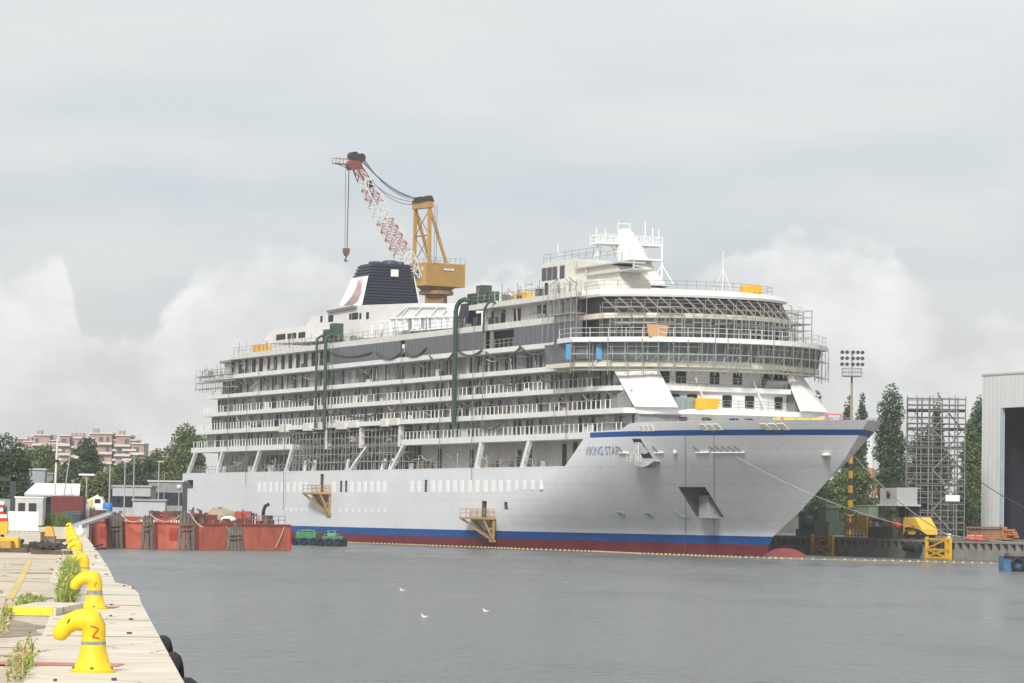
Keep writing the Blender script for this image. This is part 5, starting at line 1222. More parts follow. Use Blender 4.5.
# ================================================================== NEAR QUAY AND LEFT SHORE
EDGE = [(2, .75), (35.8, -3.3), (64.6, -6.7), (71.8, -7.5), (79.5, -8.5), (82.4, -9.15), (100.6, -11.35), (154.2, -18.0), (330, -40.0), (388, -47.4)]
def ex(Y): return interp(Y, EDGE)
CONCQ = mat('quay_concrete', (.55, .48, .375), .9, var=.2, scale=.55, bump=.3)
COPE = mat('coping_concrete', (.62, .56, .455), .9, var=.15, scale=.7, bump=.25)
cracked(CONCQ, .22); cracked(COPE, .30, width=.007); chipped(CONCQ, (.25, .20, .14), .35, .60, .72, 2.); chipped(COPE, (.36, .31, .23), .5, .62, .76, 7.); chipped(COPE, (.20, .17, .13), 2.2, .70, .74, 1.); chipped(CONCQ, (.17, .14, .10), 1.6, .68, .73, 9.)
def near_quay():
    mb = MB()
    for (y0, x0), (y1, x1) in zip(EDGE, EDGE[1:]):
        mb.k = 0; mb.prism([(x0-1.55, y0, -2), (x1-1.55, y1, -2), (x1-1.55, y1, QZ), (x0-1.55, y0, QZ)], (-130, 0, 0))
        mb.k = 1; mb.prism([(x0-1.55, y0, QZ+.012), (x0, y0, QZ+.012), (x1, y1, QZ+.012), (x1-1.55, y1, QZ+.012)], (0, 0, -4))
    tag(mb.build('near_quay', [CONCQ, COPE]), kind='structure')
    jt = MB()
    for Y in (33, 46.5, 53.7, 62.2, 70, 79, 90, 101, 113, 128, 145, 165, 190): jt.box(ex(Y)-1.5, ex(Y)-.02, Y, Y+.05+Y*.0006, QZ+.014, QZ+.017)
    for Y in (40, 55.5, 67, 82, 98, 120, 150): jt.box(ex(Y)-14, ex(Y)-1.6, Y, Y+.1+Y*.001, QZ+.002, QZ+.005)
    tag(jt.build('quay_joints', mat('joint_dark', (.13, .115, .09), .9, var=.3)), kind='structure')
    sp_ = MB(); rnd = random.Random(3)
    for k in range(46):
        Y = 31+rnd.random()**1.5*110; X = ex(Y)-rnd.random()*(1.5 if rnd.random() < .6 else 6); r = rnd.uniform(.008, .028)*(1+Y/90); z = QZ+(.016 if X > ex(Y)-1.5 else .008)
        sp_.prism([(X+r*math.cos(a)*rnd.uniform(.6, 1.2), Y+2.2*r*math.sin(a)*rnd.uniform(.6, 1.2), z) for a in [1.05*j for j in range(6)]], (0, 0, .02))
    tag(sp_.build('quay_grit', mat('grit_dark', (.07, .06, .05), .9, var=.4)), kind='stuff')
    st = MB(); rnd = random.Random(5)
    for k in range(26):
        Y = rnd.uniform(36, 190); X = ex(Y)-1.7-rnd.random()*9; r = rnd.uniform(.25, .9); ry = r*rnd.uniform(2, 6)
        st.prism([(X+r*math.cos(a)*rnd.uniform(.5, 1.2), Y+ry*math.sin(a)*rnd.uniform(.5, 1.2), QZ+.0035+k*.0001) for a in [.5236*j for j in range(12)]], (0, 0, .0005))
    tag(st.build('quay_stain', mat('stain_brown', (.30, .25, .18), .9, var=.35, scale=1.2)), kind='stuff')
near_quay()
# painted lines
def line(pts, w, m, name, z=QZ+.008):
    mb = MB()
    for (x0, y0), (x1, y1) in zip(pts, pts[1:]):
        mb.quad((x0-w/2, y0, z), (x0+w/2, y0, z), (x1+w/2, y1, z), (x1-w/2, y1, z))
    return tag(mb.build(name, m), kind='structure')
def gnd(x, y):
    d = ray(x, y); p = np.array([0, 0, HC])+d*((QZ-HC)/d[2]); return (p[0], p[1])
line([gnd(10, 599), gnd(19, 583), gnd(30, 560)], .15, YLINE, 'yellow_line'); line([gnd(49, 536), gnd(52, 531)], .5, YLINE, 'yellow_line')
mb = MB(); mb.box(gx(-6, 38), gx(126, 38), 37.5, 38.2, QZ+.017, QZ+.02); tag(mb.build('red_line', PINK), kind='structure')
mb = MB(); mb.box(gx(96, 60.5), gx(118, 60.5), 60.2, 61.2, QZ+.017, QZ+.02); tag(mb.build('red_line', PINK), kind='structure')
mb = MB(); mb.box(gx(20, 44), gx(60, 44), 42.5, 46, QZ+.006, QZ+.009); tag(mb.build('patch', mat('patch_pale', (.60, .55, .46), .9, var=.15)), kind='structure')
# bollards
def bollard(x, ytop, label, first=None, rz=0, group='yellow hook bollards along the quay edge'):
    d = ray(x, ytop); k = (2.93-HC)/d[2]; p = np.array([0, 0, HC])+d*k
    zb = QZ+.012
    th = thing('hook_bollard', label, 'bollard', (p[0], p[1], zb), rz, group)
    prof = [((0, 0, 0), .225), ((0, 0, .025), .225), ((0, 0, .05), .20), ((0, 0, .12), .165), ((0, 0, .22), .135), ((0, 0, .32), .122), ((.0, 0, .40), .122), ((-.005, 0, .46), .128), ((-.03, 0, .515), .132), ((-.09, 0, .535), .122), ((-.16, 0, .53), .108), ((-.23, 0, .505), .098), ((-.29, 0, .46), .092), ((-.335, 0, .40), .086), ((-.355, 0, .35), .072), ((-.362, 0, .325), .04)]
    MB().tube([q for q, _ in prof], [r for _, r in prof], 20).build('body', BOLY, th, smooth=True)
    bt = MB()
    for k in range(5): bt.lathe([(.022, .02), (.022, .055), (.012, .06)], (.195*math.cos(1.0+k*1.256), .195*math.sin(1.0+k*1.256), 0), 6)
    bt.build('base_bolts', RUSTY, th)
    rg = MB(); 
    rg.lathe([(.127, .27), (.127, .315)], (0, 0, 0), 20); rg.build('worn_band', mat('worn_grey', (.27, .27, .24), .7, var=.5, scale=9), th)
    return th
b1 = bollard(94.2, 611.6, 'nearest yellow hook bollard, with a red letter Z on its neck')
mb = MB(); zq = [(-.045, .47), (.045, .455), (-.035, .36), (.035, .35)]
pts = [Vector((x+.03, -math.sqrt(max(.0, .131**2-(x+.03)**2))-.004, z)) for x, z in [(-.05, .475), (-.01, .468), (.03, .455), (.01, .425), (-.01, .395), (-.03, .365), (.0, .362), (.04, .355)]]
mb.tube(pts, .006, 5); mb.build('letter_mark', mat('mark_red', (.60, .16, .03), .6), b1)
MB().tube([(-.235, -.094, .565-.02), (-.25, -.096, .52), (-.262, -.094, .49)], [.006, .012, .004], 6).build('rust_chip', mat('rust_chip', (.28, .08, .03), .8), b1)
b2 = bollard(95.2, 572.3, 'second yellow hook bollard from the camera, with a broad grey worn patch')
pts = [Vector((x, -math.sqrt(max(.0, .134**2-x*x))-.004, z)) for x, z in [(.0, .38), (.02, .42), (.04, .46)]]
MB().tube(pts, .005, 5).build('paint_mark', mat('mark_red', (.6, .16, .03)), b2)
MB().lathe([(.136, .235), (.1275, .30)], (0, 0, 0), 20).build('worn_patch', mat('worn_grey', (.27, .27, .24)), b2)
bollard(84.5, 554.4, 'third yellow hook bollard, half hidden by tall green weeds')
bollard(79.2, 540.8, 'fourth yellow hook bollard, just beyond the tall weeds')
for (x, y), nth in zip(((76.4, 535.9), (74.6, 532.6), (73.2, 529.6), (72, 526.6), (70.6, 523.0)), ('fifth', 'sixth', 'seventh', 'eighth', 'farthest')): bollard(x, y, nth+' small yellow hook bollard in the row, counted from the nearest one')
# tyre fenders on the quay wall
for Y, r, lab in ((48.5, .50, 'farthest of the black tyre fenders on the near quay wall'), (42.8, .52, 'middle black tyre fender on the near quay wall'), (36.2, .55, 'nearest black tyre fender at the bottom edge of the picture')):
    th = thing('tyre_fender', lab, 'tyre', (ex(Y)+.085, Y, QZ-.03-r-.1), 0, 'tyre fenders on the near quay wall')
    MB().tube([(0, r*math.cos(a), r*math.sin(a)) for a in [2*math.pi*k/28 for k in range(29)]], .11, 10, False).build('tyre', BLACK, th, smooth=True)
    MB().tube([(-.1, .1, r-.1), (-.16, .1, .6)], .02, 5).build('chain', RUSTY, th)
# kerb block
th = thing('kerb_block', 'low concrete kerb block with a yellow painted front edge beside the second bollard', 'kerb', (gx(37, 56), 57, QZ))
xa, xb = gx(12, 56)-gx(37, 56), gx(63, 56)-gx(37, 56)
MB().box(xa, xb, -1.6, 2, .002, .13).build('slab', COPE, th, bevel=.02); MB().box(xa-.01, xb-.05, -1.62, -1.1, .01, .137).build('yellow_edge', mat('kerb_yellow', (.74, .60, .05), .7, var=.3, scale=4), th)
# weeds
def weeds(name, X0, X1, Y0, Y1, n, h0, h1, m, label, flowers=0, seed=1, shape=None):
    rnd = random.Random(seed); mb = MB()
    for k in range(n):
        Y = rnd.uniform(Y0, Y1); u_ = (rnd.random()+rnd.random())/2; X = lerp(X0, X1, u_)-(Y-Y0)*.12
        f = rnd.random()*(1-abs(2*u_-1)*.6); h = lerp(h0, h1, f)*(1 if shape is None else shape((Y-Y0)/(Y1-Y0)))
        lean = Vector((rnd.gauss(0, .16), rnd.gauss(0, .16), 0))*h; w_ = rnd.uniform(.006, .013)
        p = Vector((X, Y, QZ)); q = p+Vector((0, 0, h*.6))+lean*.4; r = p+Vector((0, 0, h))+lean
        a = Vector((rnd.uniform(-1, 1), rnd.uniform(-1, 1), 0)).normalized()*w_
        mb.k = 0 if rnd.random() < .75 else 1
        mb.quad(p-a*.6, p+a*.6, q+a, q-a); mb.quad(q-a, q+a, r)
        for j in range(9):
            c = p.lerp(r, rnd.uniform(.2, 1)); b = Vector((rnd.gauss(0, 1), rnd.gauss(0, 1), rnd.gauss(.3, .6))).normalized()*rnd.uniform(.03, .08); s_ = b.cross(Vector((0, 0, 1)))*.35
            mb.quad(c, c+b*.5+s_, c+b, c+b*.5-s_)
        if rnd.random() < flowers:
            mb.k = 2; s_ = rnd.uniform(.006, .013)
            for _ in range(3):
                c = r+Vector((rnd.gauss(0, .03), rnd.gauss(0, .03), rnd.gauss(0, .03))); mb.quad(c+Vector((-s_, 0, 0)), c+Vector((0, -.3*s_, -s_)), c+Vector((s_, 0, 0)), c+Vector((0, .3*s_, s_)))
    o = mb.build(name, [m, STRAW if m is WEED else WEED, FLOWER]); return tag(o, kind='stuff')
weeds('tall_weeds', gx(60, 62), gx(88, 62)-.1, 61.5, 88, 1700, .12, .72, WEED, '', .016, 2, lambda f: .75+.35*math.sin(f*3))
weeds('roadside_weeds', gx(28, 62), gx(62, 62), 60, 66, 110, .05, .16, WEED, '', .03, 4)
weeds('dry_weeds', gx(38, 36), gx(68, 36), 33.5, 40, 60, .06, .34, STRAW, '', .03, 6)
weeds('dry_weeds', gx(42, 47), gx(64, 47), 41, 56, 70, .08, .32, STRAW, '', .03, 7)
weeds('kerb_weeds', gx(0, 55), gx(12, 55), 53, 58, 120, .05, .18, WEED, '', .0, 8)
weeds('far_weeds', gx(50, 120), gx(58, 120), 100, 150, 300, .1, .35, WEED, '', .0, 9)
# scrap on the quay
rnd = random.Random(11)
for k in range(9):
    Y = rnd.uniform(128, 190); X = gx(rnd.uniform(12, 62), Y); L = rnd.uniform(.7, 2.2); a = rnd.uniform(-.5, .5)
    mb = MB().bar((-L/2*math.cos(a), -L/2*math.sin(a), .09), (L/2*math.cos(a), L/2*math.sin(a), .09), .22, .16)
    o = mb.build('scrap_plank', mat('plank_dark', (.10, .075, .055), .9, var=.4)); o.location = (X, Y, QZ); tag(o, 'dark broken plank lying on the far part of the quay', 'plank', 'broken planks on the quay')
th = thing('scrap_heap', 'dark heap of scrap and rubble on the quay left of the far bollards', 'scrap heap', (gx(45, 150), 150, QZ)); mb = MB()
for k in range(60):
    x, y, z = rnd.gauss(0, .8), rnd.gauss(0, 2.), abs(rnd.gauss(0, .1)); s_ = rnd.uniform(.05, .22); mb.bar((x, y, z), (x+rnd.uniform(-.4, .4), y+rnd.uniform(-.4, .4), z+rnd.uniform(0, .25)), s_, s_*.7)
tag(mb.build('rubble', mat('rubble_dark', (.06, .055, .05), .9, var=.5), th), kind='stuff')
p = at(49, 541, 168); th = thing('orange_block', 'small orange topped wooden crate on the quay among the scrap', 'crate', (gx(49, 175), 175, QZ)); MB().box(-.35, .35, -.3, .3, 0, .4).build('base', TIMBER, th); MB().prism([(-.3, -.25, .4), (.3, -.25, .4), (.2, -.25, .85), (-.1, -.25, .9)], (0, .5, 0)).build('cover', mat('crate_orange', (.7, .36, .06), .6), th)
th = thing('short_post', 'short rusty post standing on the quay left of the orange crate', 'post', (gx(43, 170), 170, QZ)); MB().lathe([(.1, 0), (.1, .55), (.13, .58), (.13, .64)], (0, 0, 0), 8).build('post', RUSTY, th)
# yellow block and striped barrier at the left edge
th = thing('ballast_block', 'yellow steel ballast block lying on the quay at the left edge', 'block', (gx(2, 143), 143, QZ))
MB().box(-.9, .45, -.5, .5, .0, .42).build('block', mat('blk_brown', (.38, .24, .05), .7, var=.3), th, bevel=.03); MB().box(-.9, .62, .5, 1.0, .05, .56).build('top_beam', YELLOW, th, bevel=.03)
th = thing('warning_barrier', 'red and white striped warning barrier with a yellow base at the left edge', 'barrier', (gx(-1, 160), 160, QZ))
mb = MB(); z = .55
for k in range(6): mb.k = k % 2; mb.box(-.5, lerp(.40, .22, k/5), -.1, .1, 1.15+k*.15, 1.3+k*.15)
mb.build('striped_board', [REDW, WHITE], th); MB().box(-.5, .42, -.15, .2, .55, 1.15).build('base', YELLOW, th); MB().box(.1, .25, -.1, .1, 0, .55).box(-.45, -.3, -.1, .1, 0, .55).build('foot', DARK, th); MB().ellip((.28, -.1, 1.7), (.1, .1, .16), 10, 6).build('lamp', GREEN, th)
# white notice board
Yn = 275; xa, xb = gx(8.5, Yn), gx(38.5, Yn); zb, zt = zz(23, 530.5, Yn), zz(23, 511.5, Yn)
th = thing('notice_board', 'plain white notice board on low feet in front of the cabin', 'board', ((xa+xb)/2, Yn, QZ)); w2 = (xb-xa)/2
MB().box(-w2, w2, -.04, .04, max(.08, zb-QZ), zt-QZ).build('panel', WHITE, th)
mb = MB()
for zq, l in ((.62, .5), (.35, .7)): mb.box(-w2*.55, w2*(l-.2), -.05, -.045, (zt-QZ)*zq, (zt-QZ)*zq+.045)
mb.build('faint_lines', mat('faint_grey', (.55, .58, .50), .7), th)
mb = MB()
for k in range(7): mb.box(-w2+k*w2/3.2, -w2+k*w2/3.2+.16, -.25, .25, 0, .1)
mb.build('foot', GREYB, th)
# site cabin
Yk = 366; xa, xb = gx(15, Yk), gx(42.5, Yk); zt = zz(30, 498, Yk)-QZ; w2 = (xb-xa)/2
th = thing('site_office', 'white site office cabin with two dark windows behind the notice board', 'cabin', ((xa+xb)/2, Yk, QZ))
MB().box(-w2, w2, 0, 2.4, .12, zt).build('body', mat('cabin_white', (.46, .46, .44), .6, var=.08), th); MB().box(-w2-.08, w2+.08, -.08, 2.5, zt, zt+.14).build('roof', WHITE, th)
for a, c in ((-.78, -.28), (-.02, .55)):
    w = MB().box(a*w2, c*w2, -.03, .03, zt*.45, zt*.82).build('window', DGLASS, th); MB().box(a*w2-.05, c*w2+.05, -.05, -.02, zt*.42, zt*.45).build('sill', WHITE, w)
MB().box(w2*.62, w2*.96, -.03, .03, .14, zt*.86).build('door', mat('door_grey', (.4, .41, .4), .6), th)
# dark gate frame on the far left, canopy, containers
Yg = 385; th = thing('steel_gate', 'dark steel portal frame at the far left edge under the tree', 'gate', (gx(5, Yg), Yg, QZ)); h = zz(5, 477, Yg)-QZ; w2 = (gx(14.5, Yg)-gx(5, Yg)); mb = MB()
mb.box(w2-.5, w2, 0, .5, 0, h).box(-w2*2, w2, 0, .5, h-.45, h).box(-w2*2, w2, .1, .4, h-1.0, h-.9); mb.build('frame', mat('gate_dark', (.03, .035, .04), .5), th); MB().box(-w2*2, w2-.5, .5, .6, 0, h*.55).build('leaf', mat('gate_grey', (.22, .25, .28), .5), th)
Yr = 400; xa, xb = gx(24, Yr), gx(79, Yr); zt = zz(50, 484, Yr)-QZ; zl = zz(50, 494.5, Yr)-QZ; th = thing('canopy_shed', 'open shed with a broad white sloping roof beyond the site office', 'shed', ((xa+xb)/2, Yr, QZ)); w2 = (xb-xa)/2
MB().prism([(-w2, 0, zl), (w2, 0, zl), (w2-.4, 4, zt), (-w2+.7, 4, zt)], (0, 0, .12)).build('roof', WHITE, th); MB().box(-w2, w2, -.05, .05, zl-.22, zl).build('fascia', mat('fascia_blue', (.35, .42, .55), .5), th)
mb = MB()
for f in (-1, -.5, 0, .5, 1): mb.box(f*w2*.97-.08, f*w2*.97+.08, .1, .26, 0, zl)
mb.build('post', GREYB, th); MB().box(-w2*.96, w2*.96, 3.6, 3.8, 0, zl+.5).build('back_wall', mat('back_dark', (.12, .12, .12), .8, var=.4), th)
Yr = 392; xa, xb = gx(51, Yr), gx(83, Yr); zt = zz(66, 496, Yr)-QZ; th = thing('shipping_container', 'dark red shipping container in front of the white roofed shed', 'container', ((xa+xb)/2, Yr, QZ)); w2 = (xb-xa)/2; MB().box(-w2, w2, 0, 2.4, .05, zt).build('box', MAROON, th); mb = MB()
for k in range(14): mb.box(-w2+.1+k*w2/7.1, -w2+.2+k*w2/7.1, -.05, .02, .15, zt-.15)
mb.build('corrugation', mat('corr_red', (.17, .03, .03), .6), th)
xa, xb = gx(61, 386), gx(81, 386); zt = zz(70, 511, 386)-QZ; th = thing('steel_tank', 'dark navy steel tank at the end of the quay above the last bollards', 'tank', ((xa+xb)/2, 386, QZ-.2)); w2 = (xb-xa)/2; MB().box(-w2, w2, 0, 2.6, 0, zt+.2).build('body', mat('tank_navy', (.035, .045, .075), .5, var=.3), th, bevel=.08); MB().box(-w2, w2, -.04, .02, zt-.1, zt).build('rim', mat('tank_rim', (.12, .12, .14), .5), th)
xa, xb = gx(80, 404), gx(106, 404); zt = zz(92, 509, 404)-1.; th = thing('white_barge_house', 'low white deckhouse with a black ladder behind the pontoon\'s left end', 'deckhouse', ((xa+xb)/2, 404, 1.)); w2 = (xb-xa)/2; MB().box(-w2, w2, 0, 3, 0, zt).build('wall', DIRTY, th, bevel=.06)
mb = MB()
for x in (-.35, .15): mb.bar((x, -.12, -.5), (x, -.12, zt+.3), .09)
for zq in np.arange(-.3, zt+.2, .3): mb.bar((-.35, -.12, zq), (.15, -.12, zq), .08)
mb.build('ladder', DARK, th)
for f in (-.75, -.55, .5, .8): MB().box(f*w2-.18, f*w2+.18, -.03, .02, zt*.35, zt*.75).build('port', GREYB, th)
MB().lathe([(.28, 0), (.28, .5), (.2, .6)], (w2*.0-.9, .6, zt), 10).build('vent', WHITE, th); MB().box(-w2*.5, -w2*.2, .5, 1.2, zt, zt+.8).build('hatch', DIRTY, th)
# small white and yellow mobile crane truck
Yv = 412; xa, xb = gx(84, Yv), gx(104, Yv); zb_ = QZ; th = thing('crane_truck', 'small white truck with a yellow engine cover parked behind the deckhouse', 'truck', ((xa+xb)/2, Yv, zb_)); w2 = (xb-xa)/2; zt = zz(94, 496, Yv)-zb_; zl = zz(94, 509, Yv)-zb_
MB().prism([(-w2*.1, 0, zl), (w2*.95, 0, zl), (w2*.95, 0, zl+(zt-zl)*.5), (w2*.7, 0, zt*.98), (-w2*.1, 0, zt*.98)], (0, 2.1, 0)).build('cab', WHITE, th, bevel=.05); MB().box(w2*.05, w2*.62, -.03, .02, zl+(zt-zl)*.45, zt*.9).build('window', DGLASS, th)
MB().box(-w2*.65, -w2*.1, 0, 2, zl, zl+(zt-zl)*.75).build('engine_cover', mat('truck_yellow', (.75, .58, .05), .5), th, bevel=.05); MB().box(-w2, w2, .1, 2, .5, zl).build('chassis', DARK, th); MB().bar((-w2, 1, zt*.8), (w2*.3, 1, zt*1.02), .25).build('boom', WHITE, th)
for x in (-w2*.6, w2*.55): MB().tube([(x, -.05, .5), (x, .35, .5)], .5, 12).build('wheel', BLACK, th, smooth=True)
th = thing('blue_drum', 'bright blue plastic drum behind the left end of the orange pontoon', 'drum', (gx(107.5, 408), 408, zz(107, 511.5, 408))); MB().lathe([(.5, 0), (.56, .1), (.56, .9), (.5, 1.0)], (0, 0, 0), 14).build('drum', mat('drum_blue', (.03, .22, .55), .4), th, smooth=True); MB().box(-.7, .7, -.5, .5, -th.location.z+QZ, 0).build('stand', GREYB, th)
# grass bank beyond the quay end
xa, xb = gx(43, 372), gx(66, 372); rnd = random.Random(21); mb = MB()
for k in range(2600):
    X = rnd.uniform(xa, xb); Y = rnd.uniform(368, 380); h = 1.45*min(1, (1-abs((X-(xa+xb)/2)/((xb-xa)/2)))*2.2+.15)*rnd.uniform(.4, 1.1); p = Vector((X, Y, QZ)); a = Vector((rnd.uniform(-1, 1), rnd.uniform(-1, 1), 0)).normalized()*.09; r = p+Vector((rnd.gauss(0, .2), rnd.gauss(0, .2), h)); mb.k = rnd.random() < .3; mb.quad(p-a, p+a, r)
tag(mb.build('grass_bank', [mat('grass_dull', (.09, .13, .03), .7, var=.4), mat('grass_light', (.16, .19, .05), .7, var=.3)]), kind='stuff')
# gangway to the pontoon
p = Vector((gx(76, 374), 374, QZ+.1)); q = Vector((gx(112, 398), 398, zz(112, 513.5, 398))); th = thing('gangway', 'pale steel gangway sloping up from the quay to the orange pontoon', 'gangway', tuple(p)); v = q-p; sd_ = v.cross(Vector((0, 0, 1))).normalized()*.5
mb = MB(); mb.bar((0, 0, 0), v, 1.0, .12); mb.build('walkway', mat('gang_grey', (.42, .43, .44), .5), th); mb = MB()
for sg in (-1, 1):
    mb.bar(sd_*sg, v+sd_*sg, .1, .3)
mb.build('side_beam', mat('gang_light', (.55, .56, .57), .5), th)
th = thing('white_sack', 'white sack slumped at the quay edge below the gangway', 'sack', (gx(88.5, 250), 250, QZ)); th.location.x = ex(232)-.4; th.location.y = 232; MB().ellip((0, 0, .28), (.28, .3, .3), 12, 8).ellip((.02, 0, .62), (.12, .14, .14), 10, 6).build('sack', WHITE, th, smooth=True)
# ---------------------------------------------------------------- orange pontoon with timber dolphins
K = at(200, 549.6, 386.6); K.z = 0; PR = math.atan2(.607, .794)      # local x to the right-hand face dir, see below
dl = Vector((-.794, .607, 0)); dr = Vector((.607, .794, 0)); La, Lb = 16.6, 15.0
th = thing('pontoon', 'rusty orange red steel pontoon moored at the quay end, left of the ship', 'pontoon', tuple(K), math.atan2(dl.y, dl.x))   # local x along the long left face, local -y along the right face
h1 = zz(200, 524, 386.6); h0 = zz(97, 516, 398)
l = MB(); l.v = []
MB().prism([(0, 0, -.8), (La, 0, -.8), (La, 0, h1+.25), (0, 0, h1)], (0, -Lb, 0)).build('hull', ORED, th, bevel=.08)
mb = MB(); mb.prism([(2.2, -.1, h1+.05), (La, -.1, h1+.28), (La, -.1, h0), (2.2, -.1, h0-.15)], (0, -.16, 0)).prism([(La-.1, -.1, h1+.1), (La-.1, -Lb, h1+.1), (La-.1, -Lb, h0), (La-.1, -.1, h0)], (-.16, 0, 0)).build('bulwark', mat('bulwark_red', (.40, .065, .04), .6, var=.25), th)
mb = MB(); rnd = random.Random(4)
for a, b in ((3.2, 4.4), (6.5, 7.8), (8.2, 9.0), (11.2, 13.4)):
    x = a
    while x < b: mb.box(x, x+rnd.uniform(.12, .3), -.1+.03, -.08, h0-.62+rnd.uniform(0, .1), h0-.3); x += .36
mb.build('lettering', WHITE, th)
mb = MB(); mb.box(0, La, -.0, .1, h1-.05, h1+.1).box(-.1, 0, 0, -Lb, h1-.08, h1+.08); mb.build('rubbing_strake', mat('strake_red', (.36, .07, .045), .6, var=.3), th)
MB().box(-.06, 0, -Lb*.985, -Lb, -.5, h1).box(-.12, .0, -Lb-.05, -Lb+.2, -.6, .9).build('corner_post', mat('post_red', (.6, .06, .04), .5), th)
for x in (7.6, 14.3, 3.7): MB().box(x-.5, x+.9, .0, .02, .9, 2.3).build('repaired_patch', mat('patch_red', (.40, .06, .04), .6, var=.2), th)
mb = MB()
for k in range(7): mb.box(.3+k*.05, .8+k*.05, -1.5-k*1.9, -.8-k*1.9, h1, h1+rnd.uniform(.25, .7))
rnd = random.Random(17)
for k in range(70):
    x, y = rnd.uniform(.3, La-.4), -rnd.uniform(.5, Lb-.6); mb.k = rnd.choice((0, 1, 1, 2)); r = rnd.random()
    if r < .5: mb.box(x, x+rnd.uniform(.3, 1.6), y, y+rnd.uniform(.3, 1.2), h1, h1+rnd.uniform(.4, 1.5))
    elif r < .75: mb.tube([(x, y, h1), (x, y, h1+rnd.uniform(.8, 1.9)), (x+.4, y, h1+rnd.uniform(.8, 1.9))], .1, 6)
    else: mb.bar((x, y, h1+rnd.uniform(.2, 1)), (x+rnd.uniform(-2, 2), y+rnd.uniform(-2, 2), h1+rnd.uniform(.3, 1.1)), .14)
dfo = mb.build('deck_fitting', [mat('fitting_dark', (.14, .08, .06), .7, var=.5), mat('fitting_red', (.36, .08, .05), .7, var=.3), mat('fitting_black', (.05, .045, .04), .7, var=.4)], th); tag(dfo, kind='stuff')
mb = MB()
for y in np.arange(-9, -14.6, -1.1): mb.bar((.4, y, h1), (.4, y, h1+1.0), .06); mb.bar((2.4, y, h1), (2.4, y, h1+1.0), .06)
for zq in (.55, 1.0): mb.bar((.4, -8.8, h1+zq), (.4, -14.6, h1+zq), .06); mb.bar((2.4, -8.8, h1+zq), (2.4, -14.6, h1+zq), .06)
mb.build('railing', STEEL, th)
for pts_ in (((.02, -4.0, h1), (.12, -4.9, h1*.5), (.1, -5.8, .2)), ((.0, -14, h1*.95), (.12, -13, h1*.4), (.1, -12.4, .2)), ((3, .12, h1), (2.2, .14, h1*.55), (1.6, .12, .15))):
    MB().tube([Vector((-p_[0] if p_[1] < 0 else p_[0], p_[1], p_[2])) for p_ in pts_], .055, 5).build('hanging_rope', ROPE, th)
PM = th.matrix_basis.copy()
def on_p(name, label, cat, x, y, dz=0): p = PM @ Vector((x, y, h1+dz)); return thing(name, label, cat, tuple(p), th.rotation_euler.z)
def on_pl(name, label, cat, x, y, rz): p = PM @ Vector((x, y, h1)); return thing(name, label, cat, tuple(p), rz)
t2 = on_pl('tarpaulin_heap', 'tan tarpaulin heap on the pontoon deck', 'tarpaulin', 4.2, -8, 0); mb = MB(); mb.ellip((0, 0, .6), (1.9, 1.5, 1.15), 14, 8); rnd = random.Random(9); mb.v = [(x+rnd.uniform(-.15, .15), y, max(0, z+rnd.uniform(-.2, .2))) for x, y, z in mb.v]; mb.build('sheet', TARP, t2, smooth=True); MB().box(-1.5, 1.6, -1.2, 1.0, .02, .55).build('pallet', TIMBER, t2)
t2 = on_pl('capstan_winch', 'dark red rounded winch cover on the pontoon deck right of the tarpaulin', 'winch', 4.0, -11.5, 0); MB().tube([(-.9, 0, .75), (.9, 0, .75)], [.72, .75], 16).build('cover', mat('winch_red', (.27, .05, .05), .5), t2, smooth=True); MB().box(-1.2, -.95, -.6, .6, 0, 1.3).box(.95, 1.2, -.6, .6, 0, 1.3).build('bearing', DARK, t2)
t2 = on_pl('canvas_bundle', 'white canvas bundle on the pontoon deck', 'bundle', .9, -5.5, 0); MB().ellip((0, 0, .55), (.9, .55, .38), 14, 8).build('bundle', WHITE, t2, smooth=True); MB().box(-.5, -.1, -.3, .3, .02, .9).build('post', WHITE, t2); MB().box(-.8, .8, -.4, .4, 0, .2).build('base', MAROON, t2)
t2 = on_pl('deck_box', 'dark red box on the pontoon deck left of the white bundle', 'box', 1.6, -3.5, 0); MB().box(-.6, .6, -.5, .5, 0, .95).build('body', MAROON, t2, bevel=.04); MB().box(-.65, .65, -.55, .55, .95, 1.05).build('lid', mat('lid_red', (.33, .06, .05), .5), t2)
t2 = on_pl('exhaust_pipe', 'curved black exhaust pipe standing on the pontoon deck', 'pipe', 1.6, -12.6, 0); MB().tube([(-.3, 0, 0), (-.3, 0, 1.5), (-.1, 0, 2.1), (.35, 0, 2.35)], .2, 8).build('pipe', DARK, t2, smooth=True); MB().lathe([(.4, 0), (.4, .12)], (-.3, 0, 0), 10).build('flange', RUSTY, t2)
def dolphin(xs_, yb, yt, spread, n, label, Yd):
    X = gx(xs_, Yd); h = zz(xs_, yt, Yd); t3 = thing('timber_dolphin', label, 'dolphin', (X, Yd, -1.), 0, 'timber dolphins round the pontoon'); rnd = random.Random(int(xs_))
    for k in range(n):
        f = (k/(n-1)-.5)*2; sp_ = spread/pxm(Yd)/2; r = .22
        MB().tube([(f*sp_*1.15, rnd.uniform(-.35, .35), 0), (f*sp_*.95, rnd.uniform(-.2, .2), h*.55), (f*sp_*.75, rnd.uniform(-.15, .15), h+1+rnd.uniform(-.5, .35))], [r, r*.95, r*.85], 9).build('pile', TIMBER, t3, smooth=True)
    mb = MB()
    for z in (h*.78, h*.82+.3): mb.bar((-sp_*.85, -.42, z), (sp_*.85, -.42, z), .12)
    mb.build('strap', RUSTY, t3)
def yd(x): return interp(x, [(94, 396.), (200, 384.8), (292, 396.)])-1.0
dolphin(115.5, 547, 512.5, 13, 4, 'four-pile timber dolphin by the gangway end of the pontoon', yd(115.5)); dolphin(148, 547, 512, 9.5, 3, 'slim three-pile timber dolphin, second from the gangway', yd(148))
